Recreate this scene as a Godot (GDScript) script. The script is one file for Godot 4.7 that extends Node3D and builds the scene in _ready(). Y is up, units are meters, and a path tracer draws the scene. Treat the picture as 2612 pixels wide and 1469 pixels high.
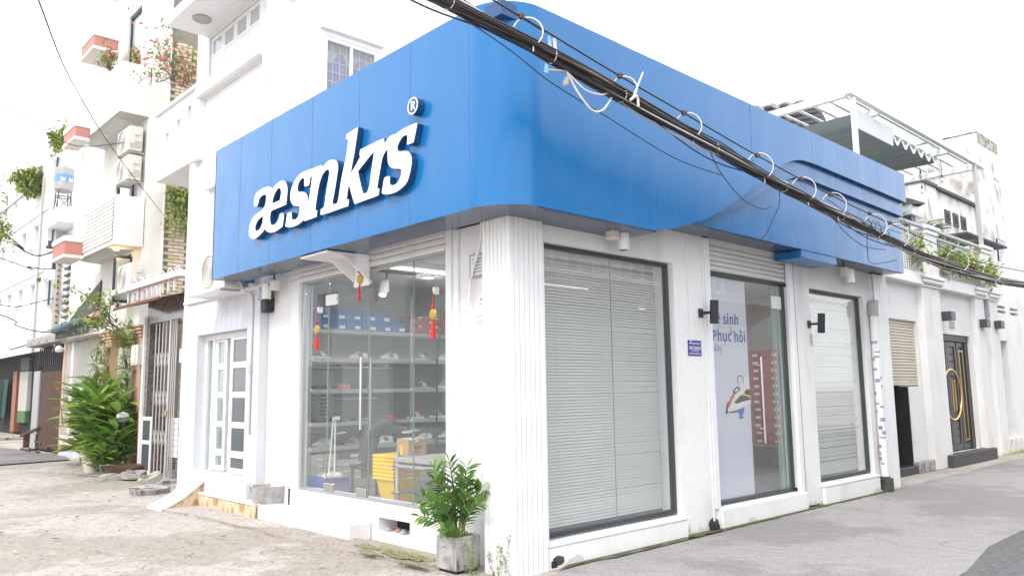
extends Node3D
# A white shop with a blue fascia on the corner of two lanes, under a bright overcast sky.
# +X runs along the right lane, -Z along the left lane, y is up, the shop's corner stands near the origin.

var M := {}
var org := Vector3.ZERO
var xf := Transform3D.IDENTITY
var used := {}
var rng := RandomNumberGenerator.new()

# outlines of the sign's letters in millimetres on the sign's own plane
const GLYPHS := {
	"ae": [145, 703, 185, 696, 223, 703, 237, 729, 258, 768, 310, 793, 378, 798, 424, 789, 436, 762, 432, 721, 423, 680, 395, 650, 336, 626, 245, 610, 153, 591, 76, 558, 24, 502, 7, 447, 11, 389, 51, 344, 124, 315, 217, 315, 308, 339, 382, 366, 422, 391, 441, 374, 488, 346, 577, 321, 679, 315, 778, 330, 858, 347, 874, 408, 882, 467, 867, 490, 825, 501, 790, 497, 771, 459, 730, 426, 674, 401, 616, 400, 571, 422, 546, 484, 557, 538, 585, 571, 764, 576, 929, 581, 942, 651, 952, 730, 942, 785, 912, 832, 862, 864, 805, 876, 734, 872, 663, 856, 592, 832, 531, 861, 456, 876, 350, 881, 243, 870, 159, 848, 131, 806, 120, 722],
	"s1": [1515, 775, 1524, 862, 1358, 870, 1255, 867, 1176, 847, 1111, 811, 1073, 776, 1034, 727, 1017, 663, 1026, 608, 1070, 557, 1124, 530, 1218, 510, 1239, 483, 1234, 438, 1197, 392, 1145, 375, 1091, 381, 1063, 409, 1059, 449, 1051, 474, 972, 475, 952, 462, 935, 391, 919, 344, 945, 326, 1041, 307, 1148, 303, 1253, 318, 1329, 344, 1379, 393, 1407, 485, 1410, 568, 1369, 621, 1303, 650, 1218, 665, 1186, 690, 1182, 730, 1213, 777, 1264, 802, 1310, 799, 1326, 773, 1326, 717, 1346, 700, 1430, 696, 1441, 723, 1458, 781, 1477, 780],
	"n": [1492, 780, 1458, 629, 1424, 520, 1396, 435, 1385, 395, 1341, 384, 1332, 340, 1350, 324, 1483, 324, 1600, 326, 1616, 386, 1573, 406, 1577, 440, 1599, 525, 1632, 633, 1666, 702, 1712, 755, 1772, 783, 1819, 782, 1841, 765, 1845, 733, 1818, 645, 1786, 539, 1765, 443, 1743, 398, 1689, 392, 1679, 343, 1704, 327, 1834, 325, 1974, 325, 1978, 391, 1935, 398, 1919, 415, 1935, 467, 1972, 582, 2003, 699, 2015, 757, 2000, 814, 1953, 852, 1884, 871, 1798, 869, 1729, 844, 1700, 837, 1684, 860, 1598, 863, 1499, 862],
	"k": [2369, 1085, 2274, 1078, 2170, 1069, 2155, 1020, 2193, 1007, 2197, 974, 2168, 856, 2122, 734, 2076, 610, 2047, 501, 2024, 426, 2000, 393, 1950, 397, 1945, 326, 2101, 328, 2217, 328, 2231, 385, 2188, 403, 2202, 479, 2224, 545, 2274, 439, 2324, 339, 2351, 325, 2493, 328, 2563, 328, 2567, 402, 2537, 397, 2507, 393, 2476, 416, 2428, 528, 2387, 640, 2516, 706, 2657, 771, 2574, 821, 2446, 787, 2362, 724, 2257, 645, 2275, 717, 2312, 822, 2356, 987, 2377, 1078],
	"r": [2514, 788, 2597, 794, 2646, 780, 2660, 754, 2637, 662, 2609, 541, 2589, 453, 2552, 397, 2551, 329, 2657, 330, 2747, 334, 2761, 389, 2722, 409, 2756, 527, 2797, 659, 2832, 709, 2874, 736, 2924, 729, 3020, 771, 3036, 851, 2950, 858, 2894, 844, 2838, 803, 2830, 851, 2808, 861, 2603, 857, 2421, 849, 2410, 800, 2430, 783],
	"s2": [2951, 805, 2895, 736, 2889, 687, 2894, 620, 2926, 572, 2981, 539, 3091, 511, 3111, 483, 3098, 437, 3051, 391, 2997, 378, 2949, 388, 2927, 417, 2930, 465, 2920, 479, 2857, 481, 2835, 473, 2815, 407, 2799, 353, 2816, 333, 2901, 312, 3025, 308, 3119, 329, 3199, 368, 3244, 446, 3266, 520, 3263, 584, 3223, 637, 3157, 661, 3076, 676, 3051, 698, 3045, 724, 3075, 766, 3129, 801, 3182, 804, 3202, 782, 3196, 720, 3210, 708, 3295, 708, 3320, 777, 3350, 864, 3333, 875, 3195, 877, 3088, 868, 3019, 853],
	"e_hole": [590, 653, 606, 701, 640, 750, 688, 789, 738, 803, 774, 796, 797, 767, 799, 719, 777, 657],
	"a_hole": [360, 474, 325, 431, 273, 401, 220, 395, 188, 408, 173, 442, 191, 481, 235, 517, 310, 539, 371, 548],
}

# ---------------------------------------------------------------- names and objects
func numbered(parent: Node, called: String) -> String:
	var key := str(parent.get_instance_id()) + called
	var n: int = used.get(key, 0)
	used[key] = n + 1
	return called if n == 0 else "%s_%03d" % [called, n]

func thing(called: String, label: String, category: String, at: Vector3, group := "") -> Node3D:
	var o := Node3D.new()
	o.name = numbered(self, called)
	add_child(o, true)
	o.position = at
	org = at
	xf = Transform3D.IDENTITY
	tag(o, label, category, group)
	return o

func tag(o: Node, label: String, category: String, group := "") -> void:
	o.set_meta("label", label)
	o.set_meta("category", category)
	if group != "":
		o.set_meta("group", group)

func S() -> SurfaceTool:
	var st := SurfaceTool.new()
	st.begin(Mesh.PRIMITIVE_TRIANGLES)
	return st

func put(st: SurfaceTool, called: String, m: Material, parent: Node, label := "") -> MeshInstance3D:
	var o := MeshInstance3D.new()
	st.set_material(m)
	o.mesh = st.commit()
	o.name = numbered(parent, called)
	parent.add_child(o, true)
	if label != "":
		o.set_meta("label", label)
	return o

func solo(st: SurfaceTool, called: String, m: Material, label: String, category: String, group := "") -> MeshInstance3D:
	var o := put(st, called, m, self)
	o.position = org
	tag(o, label, category, group)
	return o

func ground_piece(st: SurfaceTool, called: String, m: Material) -> MeshInstance3D:
	var o := put(st, called, m, self)
	o.position = org
	o.set_meta("kind", "structure")
	return o

func inst(mesh: Mesh, called: String, parent: Node, t: Transform3D) -> MeshInstance3D:
	var o := MeshInstance3D.new()
	o.mesh = mesh
	o.name = numbered(parent, called)
	o.transform = t
	parent.add_child(o, true)
	return o

func twin(src: Node3D, called: String, at: Vector3, label: String, group := "", turn := 0.0) -> Node3D:
	var r: Node3D = src.duplicate()
	r.name = numbered(self, called)
	add_child(r, true)
	r.position = at
	r.rotation.y = turn
	r.set_meta("label", label)
	if group != "":
		r.set_meta("group", group)
	return r

# ---------------------------------------------------------------- shapes
func vtx(st: SurfaceTool, p: Vector3, n: Vector3) -> void:
	st.set_normal((xf.basis * n).normalized())
	st.add_vertex(xf * p - org)

func tri(st: SurfaceTool, a: Vector3, b: Vector3, c: Vector3) -> void:   # a, b, c counter-clockwise seen from outside
	var n := (b - a).cross(c - a).normalized()
	vtx(st, a, n); vtx(st, c, n); vtx(st, b, n)

func quad(st: SurfaceTool, a: Vector3, b: Vector3, c: Vector3, d: Vector3) -> void:
	tri(st, a, b, c); tri(st, a, c, d)

func box(st: SurfaceTool, lo: Vector3, hi: Vector3, c := 0.0) -> void:
	var a := Vector3(minf(lo.x, hi.x), minf(lo.y, hi.y), minf(lo.z, hi.z))
	var b := Vector3(maxf(lo.x, hi.x), maxf(lo.y, hi.y), maxf(lo.z, hi.z))
	var e := b - a
	c = minf(c, minf(e.x, minf(e.y, e.z)) * 0.45)
	var ctr := (a + b) * 0.5
	var h := e * 0.5
	for ax in 3:
		var u := (ax + 1) % 3
		var v := (ax + 2) % 3
		for s in [-1.0, 1.0]:
			var q: Array[Vector3] = []
			for k: Vector2 in [Vector2(-1, -1), Vector2(1, -1), Vector2(1, 1), Vector2(-1, 1)]:
				var p := Vector3.ZERO
				p[ax] = s * h[ax]; p[u] = k.x * (h[u] - c); p[v] = k.y * (h[v] - c)
				q.append(ctr + p)
			if s > 0: quad(st, q[0], q[1], q[2], q[3])
			else: quad(st, q[3], q[2], q[1], q[0])
	if c <= 0.0: return
	for ax in 3:   # chamfers along each edge
		var u := (ax + 1) % 3
		var v := (ax + 2) % 3
		for k: Vector2 in [Vector2(-1, -1), Vector2(1, -1), Vector2(1, 1), Vector2(-1, 1)]:
			var p := Vector3.ZERO; var r := Vector3.ZERO
			p[u] = k.x * h[u]; p[v] = k.y * (h[v] - c)
			r[u] = k.x * (h[u] - c); r[v] = k.y * h[v]
			var d := Vector3.ZERO; d[ax] = h[ax] - c
			if k.x * k.y > 0: quad(st, ctr + p - d, ctr + r - d, ctr + r + d, ctr + p + d)
			else: quad(st, ctr + r - d, ctr + p - d, ctr + p + d, ctr + r + d)
	for sx in [-1.0, 1.0]:
		for sy in [-1.0, 1.0]:
			for sz in [-1.0, 1.0]:
				var p := ctr + Vector3(sx * h.x, sy * (h.y - c), sz * (h.z - c))
				var q2 := ctr + Vector3(sx * (h.x - c), sy * h.y, sz * (h.z - c))
				var r2 := ctr + Vector3(sx * (h.x - c), sy * (h.y - c), sz * h.z)
				if sx * sy * sz > 0: tri(st, p, q2, r2)
				else: tri(st, p, r2, q2)

func slab(st: SurfaceTool, x0: float, x1: float, y0: float, y1: float, z0: float, z1: float, c := 0.0) -> void:
	box(st, Vector3(x0, y0, z0), Vector3(x1, y1, z1), c)

# a wall slab lying across the named axis with rectangular openings cut through: one mesh of butted boxes
func wall_with(st: SurfaceTool, axis: int, d0: float, d1: float, u0: float, u1: float, y0: float, y1: float, holes: Array) -> void:
	var us := [u0, u1]
	for h: Rect2 in holes:
		for e in [h.position.x, h.end.x]:
			if e > u0 and e < u1: us.append(e)
	us.sort()
	for i in us.size() - 1:
		var a: float = us[i]; var b: float = us[i + 1]
		if b - a < 0.0001: continue
		var mid := (a + b) * 0.5
		var cuts := []
		for h: Rect2 in holes:
			if h.position.x < mid and h.end.x > mid: cuts.append([h.position.y, h.end.y])
		cuts.sort_custom(func(p, q): return p[0] < q[0])
		var y := y0
		for c2 in cuts:
			if c2[0] > y: wall_block(st, axis, d0, d1, a, b, y, c2[0])
			y = maxf(y, c2[1])
		if y < y1: wall_block(st, axis, d0, d1, a, b, y, y1)

func wall_block(st: SurfaceTool, axis: int, d0: float, d1: float, a: float, b: float, y0: float, y1: float) -> void:
	if axis == 2: slab(st, a, b, y0, y1, d0, d1)
	else: slab(st, d0, d1, y0, y1, a, b)

func ring_at(p: Vector3, t: Vector3, up: Vector3, r: float, n: int, rz := -1.0) -> PackedVector3Array:
	var s := t.cross(up).normalized()
	if s.length() < 0.5: s = t.cross(Vector3.RIGHT).normalized()
	var w := s.cross(t).normalized()
	var q := PackedVector3Array()
	for i in n:
		var a := TAU * i / n
		q.append(p + s * cos(a) * r + w * sin(a) * (r if rz < 0 else rz))
	return q

func tri_n(st: SurfaceTool, a: Vector3, b: Vector3, c: Vector3, na: Vector3, nb: Vector3, nc: Vector3) -> void:   # winds the face to suit its normals
	if (b - a).cross(c - a).dot(na + nb + nc) < 0:
		vtx(st, a, na); vtx(st, b, nb); vtx(st, c, nc)
	else:
		vtx(st, a, na); vtx(st, c, nc); vtx(st, b, nb)

func skin(st: SurfaceTool, A: PackedVector3Array, B: PackedVector3Array, ca: Vector3, cb: Vector3) -> void:
	var n := A.size()
	for i in n:
		var j := (i + 1) % n
		var na := A[i] - ca; var nb := A[j] - ca; var nc := B[j] - cb; var nd := B[i] - cb
		if na.length() < 1e-6: na = nd
		if nb.length() < 1e-6: nb = nc
		if nc.length() < 1e-6: nc = nb
		if nd.length() < 1e-6: nd = na
		tri_n(st, A[i], B[j], A[j], na, nc, nb)
		tri_n(st, A[i], B[i], B[j], na, nd, nc)

func fan(st: SurfaceTool, A: PackedVector3Array, c: Vector3, n: Vector3) -> void:
	for i in A.size():
		tri_n(st, c, A[(i + 1) % A.size()], A[i], n, n, n)

func tube(st: SurfaceTool, pts: Array, r: float, n := 6, r2 := -1.0) -> void:
	var prev := PackedVector3Array()
	for i in pts.size():
		var p: Vector3 = pts[i]
		var t: Vector3 = (pts[mini(i + 1, pts.size() - 1)] - pts[maxi(i - 1, 0)]).normalized()
		var k := float(i) / maxf(1.0, pts.size() - 1)
		var ring := ring_at(p, t, Vector3.UP if absf(t.y) < 0.95 else Vector3.BACK, r if r2 < 0 else lerpf(r, r2, k), n)
		if i > 0: skin(st, prev, ring, pts[i - 1], p)
		if i == 0: fan(st, ring, p, -t)
		if i == pts.size() - 1: fan(st, ring, p, t)
		prev = ring

func rod(st: SurfaceTool, a: Vector3, b: Vector3, r: float, n := 8, r2 := -1.0) -> void:
	tube(st, [a, b], r, n, r2)

func hoop(st: SurfaceTool, c: Vector3, u: Vector3, v: Vector3, R: float, r: float, a0 := 0.0, a1 := TAU, n := 20, sides := 6) -> void:
	var pts := []
	for i in n + 1:
		var a := lerpf(a0, a1, float(i) / n)
		pts.append(c + u * cos(a) * R + v * sin(a) * R)
	tube(st, pts, r, sides)

func lathe(st: SurfaceTool, at: Vector3, prof: Array, n := 20) -> void:   # prof: Vector2(radius, height) from below to above
	var prev := PackedVector3Array()
	for i in prof.size():
		var p: Vector2 = prof[i]
		var ring := PackedVector3Array()
		for k in n:
			var a := -TAU * k / n
			ring.append(at + Vector3(cos(a) * p.x, p.y, sin(a) * p.x))
		if i > 0:
			var q: Vector2 = prof[i - 1]
			var sl := Vector2(p.y - q.y, -(p.x - q.x)).normalized()
			for k in n:
				var j := (k + 1) % n
				var da := Vector3(cos(-TAU * k / n) * sl.x, sl.y, sin(-TAU * k / n) * sl.x)
				var db := Vector3(cos(-TAU * j / n) * sl.x, sl.y, sin(-TAU * j / n) * sl.x)
				tri_n(st, prev[k], ring[j], prev[j], da, db, db)
				tri_n(st, prev[k], ring[k], ring[j], da, da, db)
		prev = ring

# a flat outline pushed along d; u and v span the outline's plane (u x v points to the front), d points from front to back
func prism(face: SurfaceTool, side: SurfaceTool, poly: PackedVector2Array, o: Vector3, u: Vector3, v: Vector3, d: Vector3, back := true) -> void:
	if Geometry2D.is_polygon_clockwise(poly):
		poly = poly.duplicate(); poly.reverse()
	var idx := Geometry2D.triangulate_polygon(poly)
	for i in range(0, idx.size(), 3):
		var a := poly[idx[i]]; var b := poly[idx[i + 1]]; var c := poly[idx[i + 2]]
		if (b - a).cross(c - a) < 0:
			var t := b; b = c; c = t
		tri_n(face, o + u * a.x + v * a.y, o + u * b.x + v * b.y, o + u * c.x + v * c.y, -d, -d, -d)
		if back: tri_n(side, o + d + u * a.x + v * a.y, o + d + u * c.x + v * c.y, o + d + u * b.x + v * b.y, d, d, d)
	var n := poly.size()
	for i in n:
		var j := (i + 1) % n
		var e := (poly[j] - poly[i]).normalized()
		var e0 := (poly[i] - poly[(i + n - 1) % n]).normalized()
		var e1 := (poly[(j + 1) % n] - poly[j]).normalized()
		var m := Vector2(e.y, -e.x)
		var na := m; var nb := m
		if e.dot(e0) > 0.75: na = Vector2(e.y + e0.y, -e.x - e0.x).normalized()
		if e.dot(e1) > 0.75: nb = Vector2(e.y + e1.y, -e.x - e1.x).normalized()
		var A := o + u * poly[i].x + v * poly[i].y
		var B := o + u * poly[j].x + v * poly[j].y
		var NA := u * na.x + v * na.y; var NB := u * nb.x + v * nb.y
		tri_n(side, A, B, B + d, NA, NB, NB)
		tri_n(side, A, B + d, A + d, NA, NB, NA)

func outline(key: String) -> PackedVector2Array:   # smoothed letter outline, in metres, keeping its sharp corners
	var raw: Array = GLYPHS[key]
	var p := PackedVector2Array()
	for i in range(0, raw.size(), 2): p.append(Vector2(raw[i], raw[i + 1]) * 0.001)
	var n := p.size()
	var sharp := []
	for i in n:
		var a := (p[i] - p[(i + n - 1) % n]).normalized(); var b := (p[(i + 1) % n] - p[i]).normalized()
		sharp.append(a.dot(b) < 0.45)
	var q := PackedVector2Array()
	for i in n:
		var j := (i + 1) % n
		var p0 := p[i] if sharp[i] else p[(i + n - 1) % n]
		var p3 := p[j] if sharp[j] else p[(j + 1) % n]
		q.append(p[i])
		if p[i].distance_to(p[j]) > 0.04:
			for t in [0.33, 0.66]: q.append(p[i].cubic_interpolate(p[j], p0, p3, t))
		else: q.append(p[i].cubic_interpolate(p[j], p0, p3, 0.5))
	return q

func with_hole(outer: PackedVector2Array, hole: PackedVector2Array) -> PackedVector2Array:   # joins a hole to its outline by a hair-thin slit
	var bi := 0; var bj := 0; var best := 1e9
	for i in outer.size():
		for j in hole.size():
			var d := outer[i].distance_to(hole[j])
			if d < best: best = d; bi = i; bj = j
	if Geometry2D.is_polygon_clockwise(outer) == Geometry2D.is_polygon_clockwise(hole): hole.reverse(); bj = hole.size() - 1 - bj
	var q := PackedVector2Array()
	for i in bi + 1: q.append(outer[i])
	for k in hole.size(): q.append(hole[(bj + k) % hole.size()])
	var w := (hole[bj] - outer[bi]).normalized().orthogonal() * 0.0002
	var side := 1.0 if (hole[(bj - 1 + hole.size()) % hole.size()] - hole[bj]).dot(w) > 0 else -1.0
	q.append(hole[bj] + w * side)
	q.append(outer[bi] + w * side)
	for i in range(bi + 1, outer.size()): q.append(outer[i])
	return q

func lettering(text: String, font: Font, size: float, depth := 0.004) -> TextMesh:
	var t := TextMesh.new()
	t.font = font; t.text = text
	t.font_size = 64; t.pixel_size = size / 64.0; t.depth = depth; t.curve_step = 1.5
	return t

func sag(a: Vector3, b: Vector3, drop: float, n := 14) -> Array:
	var q := []
	for i in n + 1:
		var t := float(i) / n
		q.append(a.lerp(b, t) - Vector3(0, drop * 4.0 * t * (1.0 - t), 0))
	return q

func through(pts: Array, per := 6) -> Array:
	var q := []
	for i in pts.size() - 1:
		var p0: Vector3 = pts[maxi(i - 1, 0)]; var p3: Vector3 = pts[mini(i + 2, pts.size() - 1)]
		for k in per: q.append(pts[i].cubic_interpolate(pts[i + 1], p0, p3, float(k) / per))
	q.append(pts[-1])
	return q

# ---------------------------------------------------------------- materials
func lin(r: float, g: float, b: float) -> Color: return Color(r, g, b).linear_to_srgb()

func mat(key: String, c: Color, rough := 0.8, metal := 0.0) -> StandardMaterial3D:
	var m := StandardMaterial3D.new()
	m.resource_name = key
	m.albedo_color = c
	m.roughness = rough
	m.metallic = metal
	M[key] = m
	return m

func noise_tex(sd: int, freq: float, stops: Array, cols: Array, oct := 4, size := 512, kind := FastNoiseLite.TYPE_SIMPLEX_SMOOTH) -> NoiseTexture2D:
	var f := FastNoiseLite.new()
	f.seed = sd; f.frequency = freq; f.noise_type = kind; f.fractal_octaves = oct
	var g := Gradient.new()
	g.offsets = PackedFloat32Array(stops); g.colors = PackedColorArray(cols)
	var t := NoiseTexture2D.new()
	t.width = size; t.height = size; t.seamless = true; t.noise = f; t.color_ramp = g
	return t

func bump_tex(sd: int, freq: float, oct := 3, strength := 4.0, size := 512) -> NoiseTexture2D:
	var f := FastNoiseLite.new()
	f.seed = sd; f.frequency = freq; f.fractal_octaves = oct
	var t := NoiseTexture2D.new()
	t.width = size; t.height = size; t.seamless = true; t.noise = f; t.as_normal_map = true; t.bump_strength = strength
	return t

func grain(m: StandardMaterial3D, tex: Texture2D, metres: Vector3, over: Texture2D = null) -> void:
	m.albedo_texture = tex
	m.uv1_triplanar = true; m.uv1_world_triplanar = true
	m.uv1_scale = Vector3(1.0 / metres.x, 1.0 / metres.y, 1.0 / metres.z)
	if over:
		m.detail_enabled = true; m.detail_albedo = over; m.detail_blend_mode = BaseMaterial3D.BLEND_MODE_MUL
		m.detail_uv_layer = BaseMaterial3D.DETAIL_UV_2
		m.uv2_triplanar = true; m.uv2_world_triplanar = true; m.uv2_scale = m.uv1_scale * 4.7

func rough_with(m: StandardMaterial3D, tex: Texture2D, amount := 1.0) -> void:
	m.normal_enabled = true; m.normal_texture = tex; m.normal_scale = amount

# one large tile of worn cement: pale and grimy fields, thin cracks, chains of pits and rubbed spots
func worn_ground(sd: int, pale: Color, grimy: Color, dark: Color, cracks: int, pits: int) -> ImageTexture:
	var n := 1024
	var r := RandomNumberGenerator.new(); r.seed = sd
	var f := FastNoiseLite.new(); f.seed = sd; f.frequency = 0.0045; f.fractal_octaves = 6; f.fractal_gain = 0.62
	var big := f.get_seamless_image(n, n)
	f.seed = sd + 1; f.frequency = 0.05; f.fractal_octaves = 3
	var small := f.get_seamless_image(n, n)
	big.convert(Image.FORMAT_L8); small.convert(Image.FORMAT_L8)
	var a := big.get_data(); var b := small.get_data()
	var v := PackedFloat32Array(); v.resize(n * n)
	for i in n * n:
		var k := smoothstep(95.0, 150.0, float(a[i]))
		v[i] = lerpf(0.15, 1.0, k) * lerpf(0.86, 1.0, smoothstep(60.0, 140.0, float(b[i])))
	for c in cracks:
		var x := r.randf() * n; var y := r.randf() * n; var d := r.randf() * TAU
		for k in r.randi_range(20, 130):
			d += r.randfn(0, 0.28); x += cos(d); y += sin(d)
			var i := (posmod(int(y), n)) * n + posmod(int(x), n)
			v[i] = minf(v[i], r.randf_range(-0.7, -0.1))
	for c in pits:
		var x := r.randf() * n; var y := r.randf() * n; var d := r.randf() * TAU
		for k in r.randi_range(1, 9):
			var px := int(x) ; var py := int(y)
			for q in r.randi_range(1, 4): v[posmod(py, n) * n + posmod(px + q, n)] = r.randf_range(-1.0, -0.3)
			x += cos(d) * r.randf_range(3, 9); y += sin(d) * r.randf_range(3, 9)
	var out := Image.create_empty(n, n, false, Image.FORMAT_RGB8)
	for y in n:
		for x in n:
			var k := v[y * n + x]
			out.set_pixel(x, y, grimy.lerp(pale, k) if k > 0 else grimy.lerp(dark, -k))
	return ImageTexture.create_from_image(out)

func grey(v: float) -> Color: return Color(v, v, v)

func make_materials() -> void:
	var W := Color.WHITE
	var dirt := noise_tex(3, 0.006, [0.0, 0.28, 0.46, 1.0], [Color(0.93, 0.925, 0.915), Color(0.98, 0.977, 0.974), W, W], 5)
	var fine := noise_tex(7, 0.02, [0.0, 0.4, 1.0], [grey(0.96), grey(0.99), W], 4)
	var lumps := bump_tex(11, 0.02, 4, 2.0)
	var m := mat("white_wall", lin(0.80, 0.795, 0.785), 0.75)
	grain(m, dirt, Vector3(3.1, 5.0, 3.1), fine); rough_with(m, lumps, 0.25)
	m = mat("white_trim", lin(0.80, 0.80, 0.80), 0.45)
	grain(m, fine, Vector3(1.4, 2.4, 1.4))
	m = mat("grey_wall", lin(0.62, 0.62, 0.66), 0.8)
	grain(m, dirt, Vector3(2.0, 3.0, 2.0), fine); rough_with(m, lumps, 0.3)
	m = mat("cream_wall", lin(0.80, 0.775, 0.72), 0.8)
	grain(m, dirt, Vector3(4.0, 6.0, 4.0), fine); rough_with(m, lumps, 0.3)
	m = mat("garden_wall", lin(0.44, 0.425, 0.39), 0.85)
	grain(m, dirt, Vector3(3.0, 5.0, 3.0), fine)
	var stain := noise_tex(21, 0.008, [0.0, 0.28, 0.4, 0.52, 1.0], [Color(0.62, 0.6, 0.59), Color(0.85, 0.84, 0.83), Color(0.95, 0.945, 0.94), W, W], 5)
	m = mat("stained_wall", lin(0.74, 0.72, 0.70), 0.9)
	grain(m, stain, Vector3(2.4, 4.4, 2.4), fine); rough_with(m, lumps, 0.5)
	m = mat("concrete", lin(0.46, 0.43, 0.42), 0.85)
	grain(m, noise_tex(23, 0.008, [0.0, 0.3, 0.55, 1.0], [grey(0.5), grey(0.8), grey(0.95), W], 5), Vector3(0.9, 0.9, 0.9), fine); rough_with(m, lumps, 0.5)
	m = mat("tan_stone", lin(0.66, 0.54, 0.38), 0.85)
	grain(m, noise_tex(29, 0.012, [0.0, 0.35, 0.6, 1.0], [Color(0.62, 0.55, 0.45), Color(0.88, 0.82, 0.72), W, W], 5), Vector3(0.8, 1.6, 0.8), fine)
	# pavements
	m = mat("lane_concrete", lin(0.44, 0.40, 0.365), 0.9)
	grain(m, worn_ground(101, Color(1, 1, 1), Color(0.87, 0.855, 0.825), Color(0.50, 0.46, 0.42), 60, 300), Vector3(14, 14, 14),
		noise_tex(33, 0.03, [0.0, 0.2, 0.3, 0.5, 1.0], [Color(0.68, 0.64, 0.60), Color(0.83, 0.80, 0.78), Color(0.95, 0.945, 0.94), W, W], 4, 1024))
	m.uv2_scale = Vector3.ONE / 1.7
	rough_with(m, bump_tex(35, 0.05, 4, 6.0, 1024), 0.5)
	m = mat("road_grey", lin(0.34, 0.325, 0.32), 0.88)
	grain(m, worn_ground(202, Color(1, 0.995, 0.99), Color(0.86, 0.85, 0.845), Color(0.66, 0.65, 0.64), 40, 20), Vector3(13, 13, 13),
		noise_tex(39, 0.035, [0.0, 0.25, 0.5, 1.0], [grey(0.76), grey(0.88), grey(0.97), W], 5, 1024))
	m.uv2_scale = Vector3.ONE / 1.3
	rough_with(m, bump_tex(41, 0.06, 4, 6.0, 1024), 0.35)
	m = mat("asphalt", lin(0.285, 0.27, 0.272), 0.9)
	grain(m, noise_tex(43, 0.09, [0.0, 0.4, 0.6, 1.0], [grey(0.5), grey(0.8), grey(0.95), W], 4, 1024), Vector3(1.3, 1.3, 1.3), noise_tex(45, 0.006, [0.0, 0.5, 1.0], [grey(0.75), grey(0.9), W], 4))
	rough_with(m, bump_tex(47, 0.12, 3, 8.0, 1024), 1.0)
	var lane_grey: StandardMaterial3D = M.road_grey.duplicate()
	lane_grey.albedo_color = lin(0.24, 0.23, 0.23); M["lane_grey"] = lane_grey
	m = mat("old_concrete", lin(0.40, 0.385, 0.33), 0.92)
	grain(m, noise_tex(49, 0.01, [0.0, 0.33, 0.5, 1.0], [Color(0.42, 0.45, 0.32), Color(0.72, 0.72, 0.62), W, W], 5), Vector3(1.6, 1.6, 1.6), fine); rough_with(m, lumps, 0.8)
	m = mat("moss", lin(0.14, 0.15, 0.06), 0.95)
	grain(m, noise_tex(51, 0.05, [0.0, 0.5, 1.0], [Color(0.4, 0.42, 0.3), Color(0.8, 0.85, 0.7), W], 4), Vector3(0.5, 0.5, 0.5))
	# the blue sheet of the fascia: gloss paint on slightly buckled sheet with streaks of rain
	m = mat("blue_sheet", lin(0.003, 0.138, 0.375), 0.36)
	grain(m, noise_tex(53, 0.012, [0.0, 0.3, 0.6, 1.0], [Color(0.93, 0.96, 0.99), Color(0.98, 0.99, 1.0), W, W], 5), Vector3(2.6, 9.0, 2.6), fine)
	m.roughness_texture = noise_tex(54, 0.012, [0.0, 0.45, 0.6, 1.0], [grey(0.7), grey(0.85), grey(1.0), grey(1.0)], 4); m.roughness = 0.34
	rough_with(m, bump_tex(55, 0.004, 2, 5.0), 0.10)
	m.metallic_specular = 0.35
	m.clearcoat_enabled = true; m.clearcoat = 0.4; m.clearcoat_roughness = 0.2
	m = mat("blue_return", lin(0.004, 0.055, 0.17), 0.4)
	mat("sign_white", lin(0.86, 0.86, 0.86), 0.35)
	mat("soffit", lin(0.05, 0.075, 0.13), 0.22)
	# metals, glass
	mat("tank_steel", lin(0.34, 0.335, 0.325), 0.4, 0.6)
	mat("soil_patch", lin(0.30, 0.265, 0.185), 0.95)
	grain(M.soil_patch, noise_tex(71, 0.04, [0.0, 0.45, 0.55, 1.0], [Color(0.5, 0.55, 0.38), Color(0.75, 0.75, 0.6), W, W], 5), Vector3(0.45, 0.45, 0.45))
	mat("damp", lin(0.60, 0.575, 0.53), 0.9)
	mat("sticker_violet", lin(0.30, 0.28, 0.48), 0.7)
	mat("steel", lin(0.62, 0.61, 0.60), 0.28, 1.0)
	mat("galvanised", lin(0.50, 0.53, 0.55), 0.45, 0.8)
	mat("dark_metal", lin(0.05, 0.055, 0.06), 0.45, 0.3)
	mat("dark_frame", lin(0.035, 0.045, 0.05), 0.45)
	mat("black_metal", lin(0.02, 0.022, 0.026), 0.5)
	mat("brass", lin(0.75, 0.52, 0.22), 0.3, 1.0)
	mat("gold", lin(0.60, 0.40, 0.08), 0.35, 0.7)
	mat("rust", lin(0.22, 0.075, 0.03), 0.9)
	grain(M.rust, noise_tex(57, 0.03, [0.0, 0.5, 1.0], [grey(0.6), grey(0.9), W], 4), Vector3(0.8, 0.8, 0.8))
	var glass := func(key: String, c: Color, a: float):
		var g := mat(key, c, 0.0)
		g.transparency = BaseMaterial3D.TRANSPARENCY_ALPHA
		g.albedo_color = Color(c.r, c.g, c.b, a)
		g.metallic_specular = 0.9
	glass.call("glass", lin(0.55, 0.65, 0.62), 0.06)
	glass.call("window_glass", lin(0.55, 0.65, 0.62), 0.06)
	M.glass.metallic_specular = 0.5
	glass.call("green_glass", lin(0.4, 0.62, 0.55), 0.16)
	mat("glass_edge", lin(0.22, 0.30, 0.27), 0.2)
	mat("window_dark", lin(0.10, 0.115, 0.125), 0.08)
	mat("window_pale", lin(0.42, 0.45, 0.48), 0.1)
	mat("shutter", lin(0.68, 0.67, 0.655), 0.45)
	grain(M.shutter, dirt, Vector3(1.6, 0.8, 1.6))
	mat("beige_shutter", lin(0.60, 0.55, 0.45), 0.5)
	mat("blind", lin(0.60, 0.615, 0.59), 0.6)
	m = mat("plastic_white", lin(0.78, 0.78, 0.77), 0.4)
	mat("ivory", lin(0.66, 0.62, 0.54), 0.5)
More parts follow.
